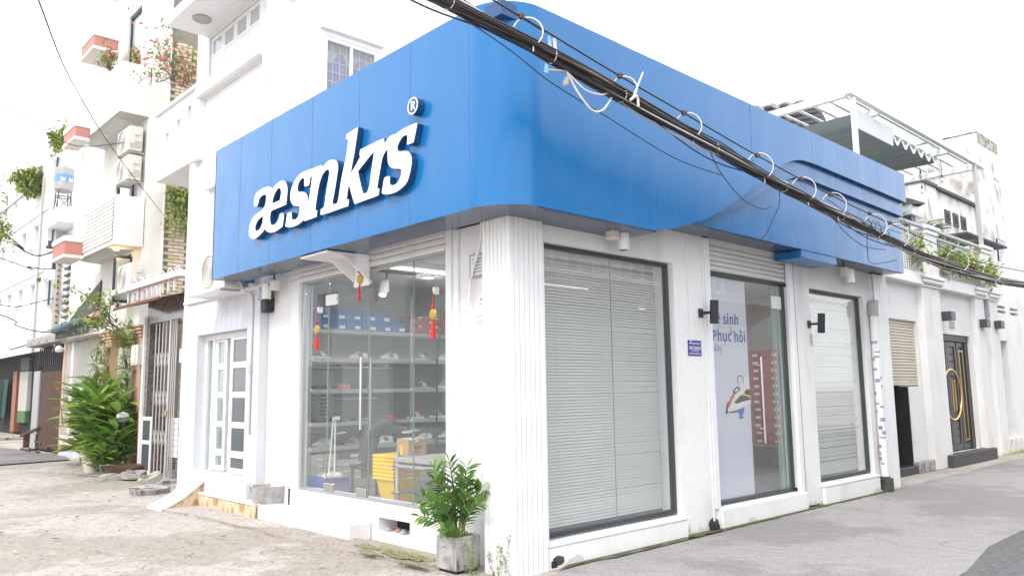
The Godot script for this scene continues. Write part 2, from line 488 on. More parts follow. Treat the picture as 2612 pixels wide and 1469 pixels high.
	mat("yellow", lin(0.90, 0.56, 0.0), 0.4)
	mat("orange", lin(0.80, 0.40, 0.05), 0.5)
	mat("crate_blue", lin(0.03, 0.10, 0.50), 0.45)
	mat("crate_violet", lin(0.20, 0.17, 0.42), 0.45)
	mat("cardboard", lin(0.46, 0.31, 0.18), 0.85)
	grain(M.cardboard, fine, Vector3(0.3, 0.3, 0.3))
	mat("box_blue", lin(0.05, 0.14, 0.36), 0.6)
	mat("box_red", lin(0.36, 0.045, 0.05), 0.6)
	mat("box_grey", lin(0.14, 0.135, 0.135), 0.7)
	mat("box_white", lin(0.52, 0.51, 0.49), 0.7)
	mat("box_brown", lin(0.26, 0.20, 0.13), 0.8)
	mat("paper", lin(0.74, 0.74, 0.74), 0.8)
	mat("ink", lin(0.02, 0.02, 0.025), 0.7)
	mat("red", lin(0.62, 0.02, 0.015), 0.6)
	mat("red_brick", lin(0.26, 0.06, 0.055), 0.85)
	mat("pink_brick", lin(0.52, 0.22, 0.185), 0.8)
	mat("cream_brick", lin(0.62, 0.52, 0.38), 0.85)
	mat("mortar", lin(0.26, 0.23, 0.19), 0.95)
	mat("terracotta", lin(0.62, 0.40, 0.28), 0.85)
	grain(M.terracotta, dirt, Vector3(1.2, 1.2, 1.2))
	mat("shoe_white", lin(0.74, 0.73, 0.70), 0.6)
	mat("shoe_black", lin(0.04, 0.04, 0.045), 0.6)
	mat("shoe_brown", lin(0.20, 0.16, 0.14), 0.8)
	mat("shoe_navy", lin(0.05, 0.07, 0.16), 0.7)
	mat("shoe_grey", lin(0.38, 0.38, 0.38), 0.7)
	mat("shoe_red", lin(0.22, 0.06, 0.07), 0.7)
	mat("shoe_blue", lin(0.10, 0.12, 0.50), 0.6)
	mat("shoe_yellow", lin(0.75, 0.42, 0.03), 0.6)
	mat("sole_cream", lin(0.62, 0.56, 0.46), 0.7)
	mat("room_wall", lin(0.40, 0.385, 0.365), 0.85)
	grain(M.room_wall, dirt, Vector3(2.2, 2.2, 2.2), fine)
	mat("room_floor", lin(0.26, 0.25, 0.245), 0.35)
	grain(M.room_floor, dirt, Vector3(1.5, 1.5, 1.5))
	mat("room_ceiling", lin(0.62, 0.62, 0.62), 0.8)
	mat("board_grey", lin(0.36, 0.36, 0.36), 0.5)
	mat("cable_black", lin(0.02, 0.019, 0.018), 0.55)
	mat("cable_brown", lin(0.09, 0.065, 0.05), 0.6)
	mat("cable_white", lin(0.70, 0.67, 0.62), 0.6)
	mat("cable_tan", lin(0.45, 0.36, 0.28), 0.6)
	mat("tape", lin(0.30, 0.55, 0.80), 0.5)
	mat("slate", lin(0.09, 0.085, 0.085), 0.7)
	grain(M.slate, noise_tex(61, 0.02, [0.0, 0.5, 1.0], [grey(0.5), grey(0.85), W], 5), Vector3(1.0, 1.0, 1.0))
	mat("marble", lin(0.24, 0.215, 0.205), 0.15)
	grain(M.marble, noise_tex(63, 0.012, [0.0, 0.4, 0.5, 0.6, 1.0], [grey(0.55), grey(0.8), W, grey(0.8), grey(0.6)], 6), Vector3(1.4, 1.0, 1.4))
	mat("charcoal", lin(0.055, 0.055, 0.06), 0.45)
	mat("charcoal_panel", lin(0.095, 0.09, 0.095), 0.5)
	mat("door_grey", lin(0.32, 0.32, 0.36), 0.5)
	mat("gate_metal", lin(0.56, 0.53, 0.51), 0.4, 0.4)
	mat("rail_grey", lin(0.44, 0.44, 0.46), 0.5, 0.2)
	mat("pergola_white", lin(0.68, 0.71, 0.71), 0.5)
	m = mat("canvas", lin(0.17, 0.20, 0.20), 0.85)
	m.backlight_enabled = true; m.backlight = lin(0.03, 0.035, 0.035)
	mat("canvas_white", lin(0.74, 0.76, 0.76), 0.8)
	mat("blue_awning", lin(0.03, 0.12, 0.20), 0.6)
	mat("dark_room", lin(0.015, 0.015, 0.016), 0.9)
	mat("wood_brown", lin(0.14, 0.07, 0.04), 0.8)
	grain(M.wood_brown, noise_tex(65, 0.03, [0.0, 0.5, 1.0], [grey(0.5), grey(0.85), W], 5), Vector3(0.4, 2.0, 0.4))
	mat("orange_paint", lin(0.30, 0.10, 0.05), 0.7)
	mat("green_cloth", lin(0.015, 0.07, 0.055), 0.8)
	mat("green_board", lin(0.07, 0.15, 0.05), 0.8)
	mat("curtain", lin(0.16, 0.16, 0.36), 0.8)
	mat("shade_white", lin(0.7, 0.7, 0.72), 0.7)
	mat("plaque_violet", lin(0.05, 0.035, 0.28), 0.4)
	mat("poster", lin(0.62, 0.64, 0.72), 0.45)
	mat("poster_blue", lin(0.035, 0.06, 0.30), 0.5)
	mat("poster_grey", lin(0.16, 0.16, 0.19), 0.5)
	mat("sky_band", lin(0.12, 0.26, 0.55), 0.4)
	mat("pole", lin(0.42, 0.38, 0.34), 0.9)
	mat("soil", lin(0.06, 0.045, 0.03), 0.95)
	mat("bark", lin(0.14, 0.11, 0.09), 0.9)
	mat("stem_green", lin(0.14, 0.17, 0.05), 0.7)
	var leaf := func(key: String, c: Color, back: Color, r: float):
		var l := mat(key, c, r)
		l.backlight_enabled = true; l.backlight = back
		l.cull_mode = BaseMaterial3D.CULL_DISABLED
	leaf.call("leaf_dark", lin(0.045, 0.115, 0.02), lin(0.04, 0.09, 0.01), 0.4)
	leaf.call("leaf_mid", lin(0.085, 0.19, 0.03), lin(0.08, 0.15, 0.012), 0.4)
	leaf.call("leaf_light", lin(0.19, 0.30, 0.045), lin(0.13, 0.19, 0.015), 0.45)
	leaf.call("leaf_yellow", lin(0.36, 0.33, 0.06), lin(0.16, 0.14, 0.02), 0.5)
	leaf.call("leaf_grey", lin(0.15, 0.19, 0.11), lin(0.05, 0.06, 0.03), 0.6)
	leaf.call("petal_pink", lin(0.62, 0.20, 0.20), lin(0.2, 0.08, 0.08), 0.6)
	leaf.call("petal_orange", lin(0.70, 0.25, 0.05), lin(0.2, 0.08, 0.02), 0.6)
	var lamp := func(key: String, c: Color, e: float):
		var l := mat(key, c, 0.5)
		l.emission_enabled = true; l.emission = c; l.emission_energy_multiplier = e
	lamp.call("lamp_glow", Color(0.97, 0.98, 1.0), 1.0)
	lamp.call("lamp_warm", Color(1.0, 0.85, 0.6), 1.0)

# ---------------------------------------------------------------- the place
func _ready() -> void:
	rng.seed = 4711
	var cam := Camera3D.new()
	cam.name = "camera"
	cam.transform = Transform3D(Basis(Vector3(0.73043, -0.013423, 0.682855), Vector3(-0.07949, 0.991341, 0.104515), Vector3(-0.678346, -0.130621, 0.723039)).orthonormalized(), Vector3(-4.9018, 1.5, 4.8152))
	cam.fov = 40.15
	cam.far = 400.0
	add_child(cam)
	cam.current = true
	var sky_mat := ProceduralSkyMaterial.new()
	sky_mat.sky_top_color = Color(0.94, 0.96, 1.0)
	sky_mat.sky_horizon_color = Color(0.99, 0.99, 0.99)
	sky_mat.sky_curve = 0.2
	sky_mat.ground_bottom_color = Color(0.5, 0.48, 0.46)
	sky_mat.ground_horizon_color = Color(0.8, 0.79, 0.78)
	sky_mat.sun_angle_max = 1.0
	var sky := Sky.new()
	sky.sky_material = sky_mat
	var env := Environment.new()
	env.background_mode = Environment.BG_SKY
	env.sky = sky
	env.background_energy_multiplier = 1.25
	env.ambient_light_source = Environment.AMBIENT_SOURCE_DISABLED
	env.tonemap_mode = Environment.TONE_MAPPER_LINEAR
	env.tonemap_exposure = 2.12
	env.sdfgi_enabled = true
	env.ssao_enabled = true
	env.ssil_enabled = true
	env.fog_enabled = true
	env.fog_density = 0.0008
	env.fog_light_color = Color(0.97, 0.97, 0.98)
	var we := WorldEnvironment.new()
	we.name = "sky"
	we.environment = env
	add_child(we)
	var sun := DirectionalLight3D.new()
	sun.name = "sun"
	sun.light_energy = 0.40
	sun.light_color = Color(1.0, 0.975, 0.94)
	sun.light_angular_distance = 16.0
	sun.shadow_enabled = true
	sun.transform = Transform3D().looking_at(Vector3(0.62, -0.70, -0.20), Vector3.UP)
	add_child(sun)

	make_materials()
	build_ground()
	build_shop()
	build_fascia()
	build_townhouse()
	build_right_house()
	build_left_lane()
	build_far_left()
	build_opposite()
	build_interior()
	build_front_things()
	build_cables()
	build_plants()

func build_ground() -> void:
	org = Vector3.ZERO
	var st := S()
	quad(st, Vector3(-300, -0.02, 300), Vector3(300, -0.02, 300), Vector3(300, -0.02, -300), Vector3(-300, -0.02, -300))
	ground_piece(st, "ground", M.lane_concrete)
	# the left lane: worn concrete, gently uneven
	st = S()
	lumpy(st, -9.0, 0.9, -60.0, 9.0, 0.0, 40, 120, 0.012)
	ground_piece(st, "lane_pavement", M.lane_concrete)
	st = S()   # the right lane, grey cement over asphalt
	prism(st, S(), PackedVector2Array([Vector2(-0.85, 0.9), Vector2(-0.4, 0.12), Vector2(40, -0.6), Vector2(40, 9), Vector2(-4, 9)]), Vector3(0, 0.008, 0), Vector3.RIGHT, Vector3.BACK, Vector3(0, -0.01, 0), false)
	ground_piece(st, "road", M.road_grey)
	st = S()   # the darker asphalt patch with a ragged edge towards the frame's corner
	var edge := PackedVector2Array()
	for i in 26:
		var t := i / 25.0
		edge.append(Vector2(lerpf(1.2, 30.0, t), lerpf(2.6, 1.5, pow(t, 0.7)) + rng.randf_range(-0.12, 0.12)))
	edge.append(Vector2(30, 7)); edge.append(Vector2(-2.2, 7)); edge.append(Vector2(0.4, 3.2))
	prism(st, S(), edge, Vector3(0, 0.013, 0), Vector3.RIGHT, Vector3.BACK, Vector3(0, -0.01, 0), false)
	ground_piece(st, "asphalt_patch", M.asphalt)
	st = S()   # darker strip across the far lane
	prism(st, S(), PackedVector2Array([Vector2(-9, -16.4), Vector2(-2.5, -16.0), Vector2(0.5, -16.6), Vector2(0.72, -17.8), Vector2(0.4, -24.0), Vector2(-9, -27)]), Vector3(0, 0.03, 0), Vector3.RIGHT, Vector3.BACK, Vector3(0, -0.01, 0), false)
	ground_piece(st, "lane_repair_strip", M.lane_grey)
	# worn apron of thick cement along the shop's left front, its edge broken
	st = S(); var sd := S()
	var q := PackedVector2Array()
	for i in 24:
		var t := i / 23.0
		q.append(Vector2(lerpf(-0.98, -0.72, t) + rng.randf_range(-0.05, 0.05) + (0.1 if i % 7 == 3 else 0.0), lerpf(-6.1, -0.9, t)))
	q.append(Vector2(-0.40, -0.6)); q.append(Vector2(-0.30, -6.1))
	prism(st, sd, q, Vector3(0, 0.035, 0), Vector3.RIGHT, Vector3.BACK, Vector3(0, -0.05, 0), false)
	st.append_from(sd.commit(), 0, Transform3D.IDENTITY)
	ground_piece(st, "pavement_apron", M.lane_concrete)
	# the mossy line where the right wall meets the road
	st = S()
	q = PackedVector2Array()
	for i in 60: q.append(Vector2(0.05 + i * 0.118, 0.015 + absf(rng.randfn(0.0, 0.022))))
	for i in 10: q.append(Vector2(7.05 - i * 0.74, -0.06))
	prism(st, S(), q, Vector3(0, 0.017, 0), Vector3.RIGHT, Vector3.BACK, Vector3(0, -0.01, 0), false)
	var o := ground_piece(st, "moss_strip", M.moss)
	o.set_meta("kind", "stuff")
	# scraps of soil with grass by the planter
	st = S()
	for i in 7:
		var c := Vector2(rng.randf_range(-0.75, -0.5), rng.randf_range(-1.9, -0.85))
		var p := PackedVector2Array()
		for k in 14:
			var a := TAU * k / 14
			p.append(c + Vector2(cos(a) * 0.07, sin(a) * 0.26) * rng.randf_range(0.5, 1.1))
		prism(st, S(), p, Vector3(0, 0.04 + i * 0.002, 0), Vector3.RIGHT, Vector3.BACK, Vector3(0, -0.01, 0), false)
	o = ground_piece(st, "weedy_soil", M.soil_patch)
	o.set_meta("kind", "stuff")

func lumpy(st: SurfaceTool, x0: float, x1: float, z0: float, z1: float, y: float, nx: int, nz: int, amp: float) -> void:
	var f := FastNoiseLite.new(); f.seed = 5; f.frequency = 0.35; f.fractal_octaves = 3
	var h := func(i: int, k: int) -> Vector3:
		var x := lerpf(x0, x1, float(i) / nx); var z := lerpf(z0, z1, float(k) / nz)
		return Vector3(x, y + f.get_noise_2d(x, z) * amp - (0.02 if x > 0.7 else 0.0), z)
	for i in nx:
		for k in nz:
			var a: Vector3 = h.call(i, k + 1); var b: Vector3 = h.call(i + 1, k + 1); var c: Vector3 = h.call(i + 1, k); var d: Vector3 = h.call(i, k)
			quad(st, a, b, c, d)

# ---------------------------------------------------------------- the shop
func build_shop() -> void:
	var shop := thing("corner_shop", "white corner shop with glass fronts and a fluted corner column under the blue fascia", "shop", Vector3.ZERO)
	var st := S()   # wall along the right lane
	wall_with(st, 2, -0.32, -0.07, 0.0, 7.1, 0.0, 3.30, [Rect2(0.08, 0.22, 1.96, 2.62), Rect2(2.70, 0.0, 2.0, 3.19), Rect2(5.11, 0.27, 1.68, 2.55)])
	put(st, "wall", M.white_wall, shop)
	st = S()   # wall along the left lane
	wall_with(st, 0, -0.20, 0.02, -4.86, -0.33, 0.0, 3.05, [Rect2(-4.18, 0.0, 3.10, 3.05)])
	slab(st, -0.30, 0.0, 0.0, 3.05, -0.33, -0.07)
	put(st, "wall", M.white_wall, shop)
	# plinths under the windows, a little proud, with sloped sills
	for p in [[0.02, 2.06, 0.21], [5.10, 6.82, 0.255]]:
		st = S()
		slab(st, p[0], p[1], -0.02, p[2] - 0.03, -0.068, -0.015, 0.012)
		put(st, "plinth", M.white_wall, shop)
		st = S()
		slab(st, p[0] - 0.01, p[1] + 0.01, p[2] - 0.029, p[2], -0.17, -0.008, 0.01)
		put(st, "sill", M.white_trim, shop)
	st = S()
	slab(st, 2.69, 4.64, -0.02, 0.22, -0.30, -0.012, 0.012)
	put(st, "door_step", M.white_wall, shop)
	st = S()
	wall_with(st, 0, -0.215, 0.02, -4.178, -0.40, -0.02, 0.385, [Rect2(-2.24, 0.10, 0.55, 0.14)])
	put(st, "threshold", M.white_wall, shop)
	st = S(); slab(st, 0.021, 0.04, 0.08, 0.26, -2.27, -1.66); put(st, "drain_backing", M.dark_room, shop)
	# roof slab and party walls close the room
	st = S()
	slab(st, -0.1, 7.4, 3.30, 3.45, -4.6, -0.1)
	put(st, "roof_slab", M.room_ceiling, shop)
	# fluted corner column: ribs side by side round a core
	st = S()
	slab(st, -0.395, -0.012, -0.02, 3.0, -0.35, -0.012)
	put(st, "column_core", M.mortar, shop)
	var n := 7
	for i in n:   # right face
		var a := lerpf(-0.412, 0.0, float(i) / n); var b := lerpf(-0.412, 0.0, float(i + 1) / n)
		st = S()
		slab(st, a + (0.0 if i == 0 else 0.0028), b - 0.0028, -0.02, 2.995, -0.05, 0.0, 0.004)
		put(st, "rib", M.white_trim, shop)
	for i in 6:   # left face
		var a := lerpf(-0.355, -0.052, float(i) / 6); var b := lerpf(-0.355, -0.052, float(i + 1) / 6)
		st = S()
		slab(st, -0.412, -0.36, -0.02, 2.995, a + 0.0025, b - 0.0025, 0.004)
		put(st, "rib", M.white_trim, shop)
	# the slimmer fluted pilaster at the far end
	st = S()
	slab(st, 7.06, 7.50, -0.02, 3.19, -0.5, -0.015)
	put(st, "pilaster_core", M.mortar, shop)
	for i in 5:
		var a := lerpf(7.045, 7.505, i / 5.0)
		st = S()
		slab(st, a + 0.003, a + 0.089, -0.02, 3.185, -0.02, 0.0, 0.006)
		put(st, "rib", M.white_trim, shop)
	for i in 3:
		var a := lerpf(-0.36, -0.022, i / 3.0)
		st = S()
		slab(st, 7.042, 7.062, -0.02, 3.185, a + 0.003, a + 0.109, 0.006)
		put(st, "rib", M.white_trim, shop)
	# vertical trims
	st = S(); slab(st, -0.232, -0.198, 0.386, 3.05, -0.985, -0.915, 0.006); put(st, "trim_strip", M.white_trim, shop)
	st = S(); slab(st, -0.262, -0.198, 0.387, 3.05, -1.065, -0.986, 0.006); put(st, "trim_strip", M.white_trim, shop)
	st = S(); rod(st, Vector3(2.30, 2.0, -0.062), Vector3(2.30, 3.15, -0.062), 0.008, 6); put(st, "conduit", M.white_trim, shop)
	st = S(); rod(st, Vector3(2.60, 0.1, -0.062), Vector3(2.60, 3.15, -0.062), 0.012, 6); put(st, "conduit", M.white_trim, shop)
	# damp marks at the foot of the wall
	for c in [[0.35, 0.10, 0.16], [2.12, 0.16, 0.10], [2.62, 0.22, 0.07], [2.38, 0.08, 0.2], [4.85, 0.10, 0.2], [5.0, 0.05, 0.3], [6.7, 0.09, 0.2], [3.3, 0.08, 0.12]]:
		var q := PackedVector2Array([Vector2(c[0] - c[2], 0.003)])
		for i in 14:
			var t := i / 13.0
			q.append(Vector2(c[0] - c[2] + 2.0 * c[2] * t, 0.01 + c[1] * sin(PI * t) * rng.randf_range(0.25, 1.0)))
		q.append(Vector2(c[0] + c[2], 0.003))
		var zf := -0.0685 if c[0] > 2.07 and c[0] < 2.68 or c[0] > 4.66 and c[0] < 5.09 else (-0.0105 if c[0] > 2.68 and c[0] < 4.66 else -0.0135)
		st = S(); prism(st, S(), q, Vector3(0, 0, zf), Vector3.RIGHT, Vector3.UP, Vector3(0, 0, -0.001), false); put(st, "damp_stain", M.damp, shop)
	# windows with blinds
	shop_window(shop, 0.09, 2.035, 0.235, 2.835, 1.10)
	shop_window(shop, 5.12, 6.78, 0.28, 2.81, -1.0)
	# right door: guides, shutter, frame, panes
	for g in [[2.62, 2.735], [4.535, 4.66]]:
		st = S(); slab(st, g[0], g[1] - 0.012, 0.221, 3.185, -0.10, -0.045, 0.006); put(st, "shutter_guide", M.white_trim, shop)
	st = S(); slab(st, 4.65, 4.664, 0.02, 3.18, -0.12, -0.05); put(st, "guide_slot", M.black_metal, shop)
	for i in 6:
		st = S()
		var y := 2.845 + i * 0.058
		slab(st, 2.724, 4.534, y + 0.002, y + 0.055, -0.145, -0.095 - 0.004 * (i % 2), 0.012)
		put(st, "shutter_slat", M.shutter, shop)
	st = S(); slab(st, 2.60, 4.7, 2.83, 3.25, -0.32, -0.16); put(st, "shutter_box", M.white_wall, shop)
	var dr := right_door(shop)
	# left door: jamb, guides, shutter, glazing
	st = S(); slab(st, -0.262, -0.205, 0.387, 3.05, -4.15, -3.955, 0.006); put(st, "jamb", M.white_trim, shop)
	st = S(); slab(st, -0.225, -0.19, 0.05, 3.0, -4.18, -4.152); put(st, "guide_slot", M.black_metal, shop)
	for i in 3:
		st = S()
		slab(st, -0.27, -0.212, 2.865 + i * 0.064, 2.926 + i * 0.064, -4.15, -1.067, 0.014)
		put(st, "shutter_slat", M.shutter, shop)
	st = S(); slab(st, -0.205, 0.03, 2.88, 3.06, -4.15, -1.067); put(st, "shutter_box", M.white_wall, shop)
	left_glazing(shop)

func shop_window(shop: Node3D, x0: float, x1: float, y0: float, y1: float, seam: float) -> void:
	var z := -0.185
	var st := S()
	var w := 0.044
	slab(st, x0, x1, y0, y0 + w, z, z + 0.055, 0.005); slab(st, x0, x1, y1 - w * 0.8, y1, z, z + 0.055, 0.005)
	slab(st, x0, x0 + 0.03, y0 + w, y1 - w * 0.8, z, z + 0.055, 0.005); slab(st, x1 - w, x1, y0 + w, y1 - w * 0.8, z, z + 0.055, 0.005)
	var win := put(st, "window", M.dark_frame, shop)
	if seam > 0:
		st = S(); slab(st, x0 + 0.03, seam - 0.003, y0 + w, y1 - w * 0.8, z + 0.02, z + 0.028); put(st, "pane", M.window_glass, win)
		st = S(); slab(st, seam + 0.003, x1 - w, y0 + w, y1 - w * 0.8, z + 0.02, z + 0.028); put(st, "pane", M.window_glass, win)
		st = S(); slab(st, seam - 0.0016, seam + 0.0016, y0 + w, y1 - w * 0.8, z + 0.019, z + 0.029); put(st, "glass_joint", M.glass_edge, win)
	else:
		st = S(); slab(st, x0 + 0.03, x1 - w, y0 + w, y1 - w * 0.8, z + 0.02, z + 0.028); put(st, "pane", M.window_glass, win)

func right_door(shop: Node3D) -> Node3D:
	var z := -0.20
	var st := S()
	slab(st, 2.72, 4.69, 0.221, 0.265, z, z + 0.06, 0.005); slab(st, 2.72, 4.69, 2.80, 2.84, z, z + 0.06, 0.005)
	slab(st, 4.52, 4.565, 0.265, 2.80, z, z + 0.06, 0.005)
	var door := put(st, "door_frame", M.dark_frame, shop)
	st = S(); slab(st, 4.567, 4.69, 0.265, 2.80, z, z + 0.09, 0.005); put(st, "side_jamb", M.white_trim, door)
	st = S(); slab(st, 2.72, 3.675, 0.265, 2.80, z + 0.02, z + 0.03); put(st, "pane", M.glass, door)
	st = S(); slab(st, 3.682, 4.265, 0.27, 2.55, z + 0.02, z + 0.03); put(st, "door_leaf", M.glass, door)
	st = S(); slab(st, 3.682, 4.265, 2.558, 2.80, z + 0.02, z + 0.03); put(st, "pane", M.glass, door)
	st = S(); slab(st, 4.273, 4.52, 0.265, 2.80, z + 0.02, z + 0.03); put(st, "pane", M.green_glass, door)
	st = S(); slab(st, 4.265, 4.273, 0.265, 2.80, z + 0.015, z + 0.035); slab(st, 3.682, 4.265, 2.55, 2.558, z + 0.015, z + 0.035); put(st, "glass_joint", M.glass_edge, door)
	st = S(); slab(st, 4.27, 4.51, 2.50, 2.66, z + 0.012, z + 0.042, 0.004); put(st, "patch_fitting", M.plastic_white, door)
	st = S(); rod(st, Vector3(3.84, 0.85, z + 0.09), Vector3(3.84, 1.88, z + 0.09), 0.016, 12)
	rod(st, Vector3(3.84, 1.02, z + 0.03), Vector3(3.84, 1.02, z + 0.09), 0.009); rod(st, Vector3(3.84, 1.78, z + 0.03), Vector3(3.84, 1.78, z + 0.09), 0.009)
	put(st, "door_handle", M.steel, door)
	return door

func left_glazing(shop: Node3D) -> void:
	var x := -0.195
	var st := S()   # slim grey frame
	slab(st, x - 0.02, x + 0.03, 0.386, 0.412, -3.955, -1.067, 0.003); slab(st, x - 0.02, x + 0.03, 2.845, 2.879, -3.955, -1.067, 0.003)
	slab(st, x - 0.02, x + 0.03, 0.412, 2.845, -3.955, -3.91, 0.003)
	var f := put(st, "glazing_frame", M.galvanised, shop)
	var seams := [-3.91, -3.348, -2.479, -1.668, -1.067]
	for i in 4:
		var a: float = seams[i] + 0.004; var b: float = seams[i + 1] - 0.004
		st = S()
		if i == 1:
			slab(st, x, x + 0.01, 2.598, 2.84, a, b); put(st, "pane", M.glass, f)
			st = S(); slab(st, x, x + 0.01, 0.42, 2.588, a, b)
			var leaf := put(st, "door_leaf", M.glass, shop)
			for s in [-1.0, 1.0]:
				st = S()
				rod(st, Vector3(x + 0.005 + s * 0.06, 1.12, -2.55), Vector3(x + 0.005 + s * 0.06, 1.892, -2.55), 0.0165, 12)
				for y in [1.23, 1.78]: rod(st, Vector3(x + 0.005, y, -2.55), Vector3(x + 0.005 + s * 0.06, y, -2.55), 0.009)
				put(st, "door_handle", M.steel, leaf)
			for fit in [[2.53, 2.655, -3.40, -3.17], [0.414, 0.50, -3.38, -3.19], [0.414, 0.50, -2.69, -2.49]]:
				st = S(); slab(st, x - 0.014, x + 0.024, fit[0], fit[1], fit[2], fit[3], 0.004)
				put(st, "patch_fitting", M.plastic_white if fit[0] > 1 else M.steel, leaf)
			st = S(); slab(st, x - 0.002, x + 0.012, 2.588, 2.598, a, b); put(st, "glass_joint", M.glass_edge, leaf)
			st = S(); slab(st, x - 0.012, x + 0.022, 2.69, 2.735, -2.505, -2.46, 0.004); put(st, "clip", M.plastic_white, leaf)
		else:
			slab(st, x, x + 0.01, 0.412, 2.845, a, b); put(st, "pane", M.glass, f)
		if i > 0:
			st = S(); slab(st, x - 0.002, x + 0.012, 0.412, 2.845, seams[i] - 0.0022, seams[i] + 0.0022); put(st, "glass_joint", M.glass_edge, f)

# ---------------------------------------------------------------- blue fascia and its letters
func clipped(poly: PackedVector2Array, a: float, b: float) -> PackedVector2Array:
	var r := Geometry2D.intersect_polygons(poly, PackedVector2Array([Vector2(a, 0), Vector2(b, 0), Vector2(b, 9), Vector2(a, 9)]))
	return r[0] if r.size() > 0 else PackedVector2Array()

func curve2(pts: Array, per := 5) -> PackedVector2Array:
	var q := PackedVector2Array()
	for i in pts.size() - 1:
		for k in per: q.append(pts[i].cubic_interpolate(pts[i + 1], pts[maxi(i - 1, 0)], pts[mini(i + 2, pts.size() - 1)], float(k) / per))
	q.append(pts[-1])
	return q

func build_fascia() -> void:
	var fa := thing("blue_fascia", "tall glossy blue fascia with rounded corner and raised waves wrapping the shop", "shop fascia", Vector3(-0.4, 2.99, 0.4))
	var st := S(); var sd := S()
	# left sheet, the rounded corner and the first stretch of the right sheet
	var U := Vector3.BACK; var V := Vector3.UP
	var plan := [Vector2(-0.83, -5.22)]
	for i in 17:
		var a := lerpf(PI, PI / 2, i / 16.0)
		plan.append(Vector2(-0.41 + cos(a) * 0.42, 0.0 + sin(a) * 0.42))
	for i in plan.size() - 1:
		var p: Vector2 = plan[i]; var q: Vector2 = plan[i + 1]
		var np := Vector3.LEFT if i == 0 else Vector3(p.x + 0.41, 0, p.y)
		var nq := Vector3.LEFT if i == 0 else Vector3(q.x + 0.41, 0, q.y)
		var a := Vector3(p.x, 2.99, p.y); var b := Vector3(q.x, 2.99, q.y); var h := Vector3(0, 1.725, 0)
		vtx(st, a, np); vtx(st, b + h, nq); vtx(st, b, nq)
		vtx(st, a, np); vtx(st, a + h, np); vtx(st, b + h, nq)
	slab(st, -0.83, -0.2, 2.99, 4.715, -5.222, -5.2)
	put(st, "corner_sheet", M.blue_sheet, fa)
	# right sheets: upper layer, middle layer, lowest layer, each a step behind the other
	var waveA := curve2([Vector2(1.05, 2.99), Vector2(1.34, 3.04), Vector2(1.72, 3.15), Vector2(2.12, 3.29), Vector2(2.87, 3.67), Vector2(3.55, 4.07), Vector2(4.0, 4.245), Vector2(4.42, 4.285), Vector2(5.2, 4.28), Vector2(7.42, 4.25)])
	var A := PackedVector2Array([Vector2(-0.41, 4.715), Vector2(-0.41, 2.99)])
	A.append_array(waveA); A.append_array([Vector2(7.42, 4.685)])
	var waveB := curve2([Vector2(1.62, 3.13), Vector2(1.95, 3.21), Vector2(2.84, 3.53), Vector2(3.62, 3.90), Vector2(4.1, 4.06), Vector2(4.5, 4.085), Vector2(5.2, 4.075), Vector2(7.42, 4.04)])
	var B := PackedVector2Array([Vector2(1.62, 4.45), Vector2(1.62, 3.13)])
	B.append_array(waveB); B.append_array([Vector2(7.42, 4.45)])
	var C := PackedVector2Array([Vector2(1.2, 4.3), Vector2(1.2, 3.19), Vector2(7.42, 3.185), Vector2(7.42, 4.3)])
	var lay := [[A, 0.42, 0.055, [-0.41, 2.95, 4.42, 5.16, 6.42, 7.42], "upper_panel"], [B, 0.363, 0.055, [1.62, 5.18, 5.98, 7.42], "middle_panel"], [C, 0.306, 0.055, [1.2, 5.20, 5.99, 7.42], "lower_panel"]]
	for l in lay:
		var cuts: Array = l[3]
		for i in cuts.size() - 1:
			var p := clipped(l[0], cuts[i] + (0.0022 if i > 0 else 0.0), cuts[i + 1] - 0.0022)
			if p.is_empty(): continue
			st = S(); sd = S()
			prism(st, sd, p, Vector3(0, 0, l[1]), Vector3.RIGHT, Vector3.UP, Vector3(0, 0, -l[2]))
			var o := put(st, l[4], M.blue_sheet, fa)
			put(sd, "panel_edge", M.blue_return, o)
	# the lower box that drops beside the roller door
	st = S(); slab(st, 4.22, 5.18, 3.085, 3.184, -0.06, 0.30, 0.004)
	put(st, "drop_box", M.blue_sheet, fa)
	# soffits, end cap and the top edge
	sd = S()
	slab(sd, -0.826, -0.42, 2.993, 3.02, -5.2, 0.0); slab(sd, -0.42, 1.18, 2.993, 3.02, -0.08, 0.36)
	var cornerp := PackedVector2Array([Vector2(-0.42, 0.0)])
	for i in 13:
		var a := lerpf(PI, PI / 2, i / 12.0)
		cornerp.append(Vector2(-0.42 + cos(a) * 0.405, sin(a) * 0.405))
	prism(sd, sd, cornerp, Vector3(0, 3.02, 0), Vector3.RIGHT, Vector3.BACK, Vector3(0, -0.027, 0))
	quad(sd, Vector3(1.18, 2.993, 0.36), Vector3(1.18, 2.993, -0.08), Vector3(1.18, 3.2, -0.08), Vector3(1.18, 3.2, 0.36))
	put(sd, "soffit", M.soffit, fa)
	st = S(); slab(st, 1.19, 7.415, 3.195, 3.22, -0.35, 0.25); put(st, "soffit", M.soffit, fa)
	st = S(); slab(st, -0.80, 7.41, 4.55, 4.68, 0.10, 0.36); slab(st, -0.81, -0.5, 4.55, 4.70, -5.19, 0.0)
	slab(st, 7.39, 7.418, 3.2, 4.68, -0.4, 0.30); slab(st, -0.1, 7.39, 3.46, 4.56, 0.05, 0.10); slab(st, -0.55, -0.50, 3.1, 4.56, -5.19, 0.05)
	put(st, "backing", M.blue_return, fa)
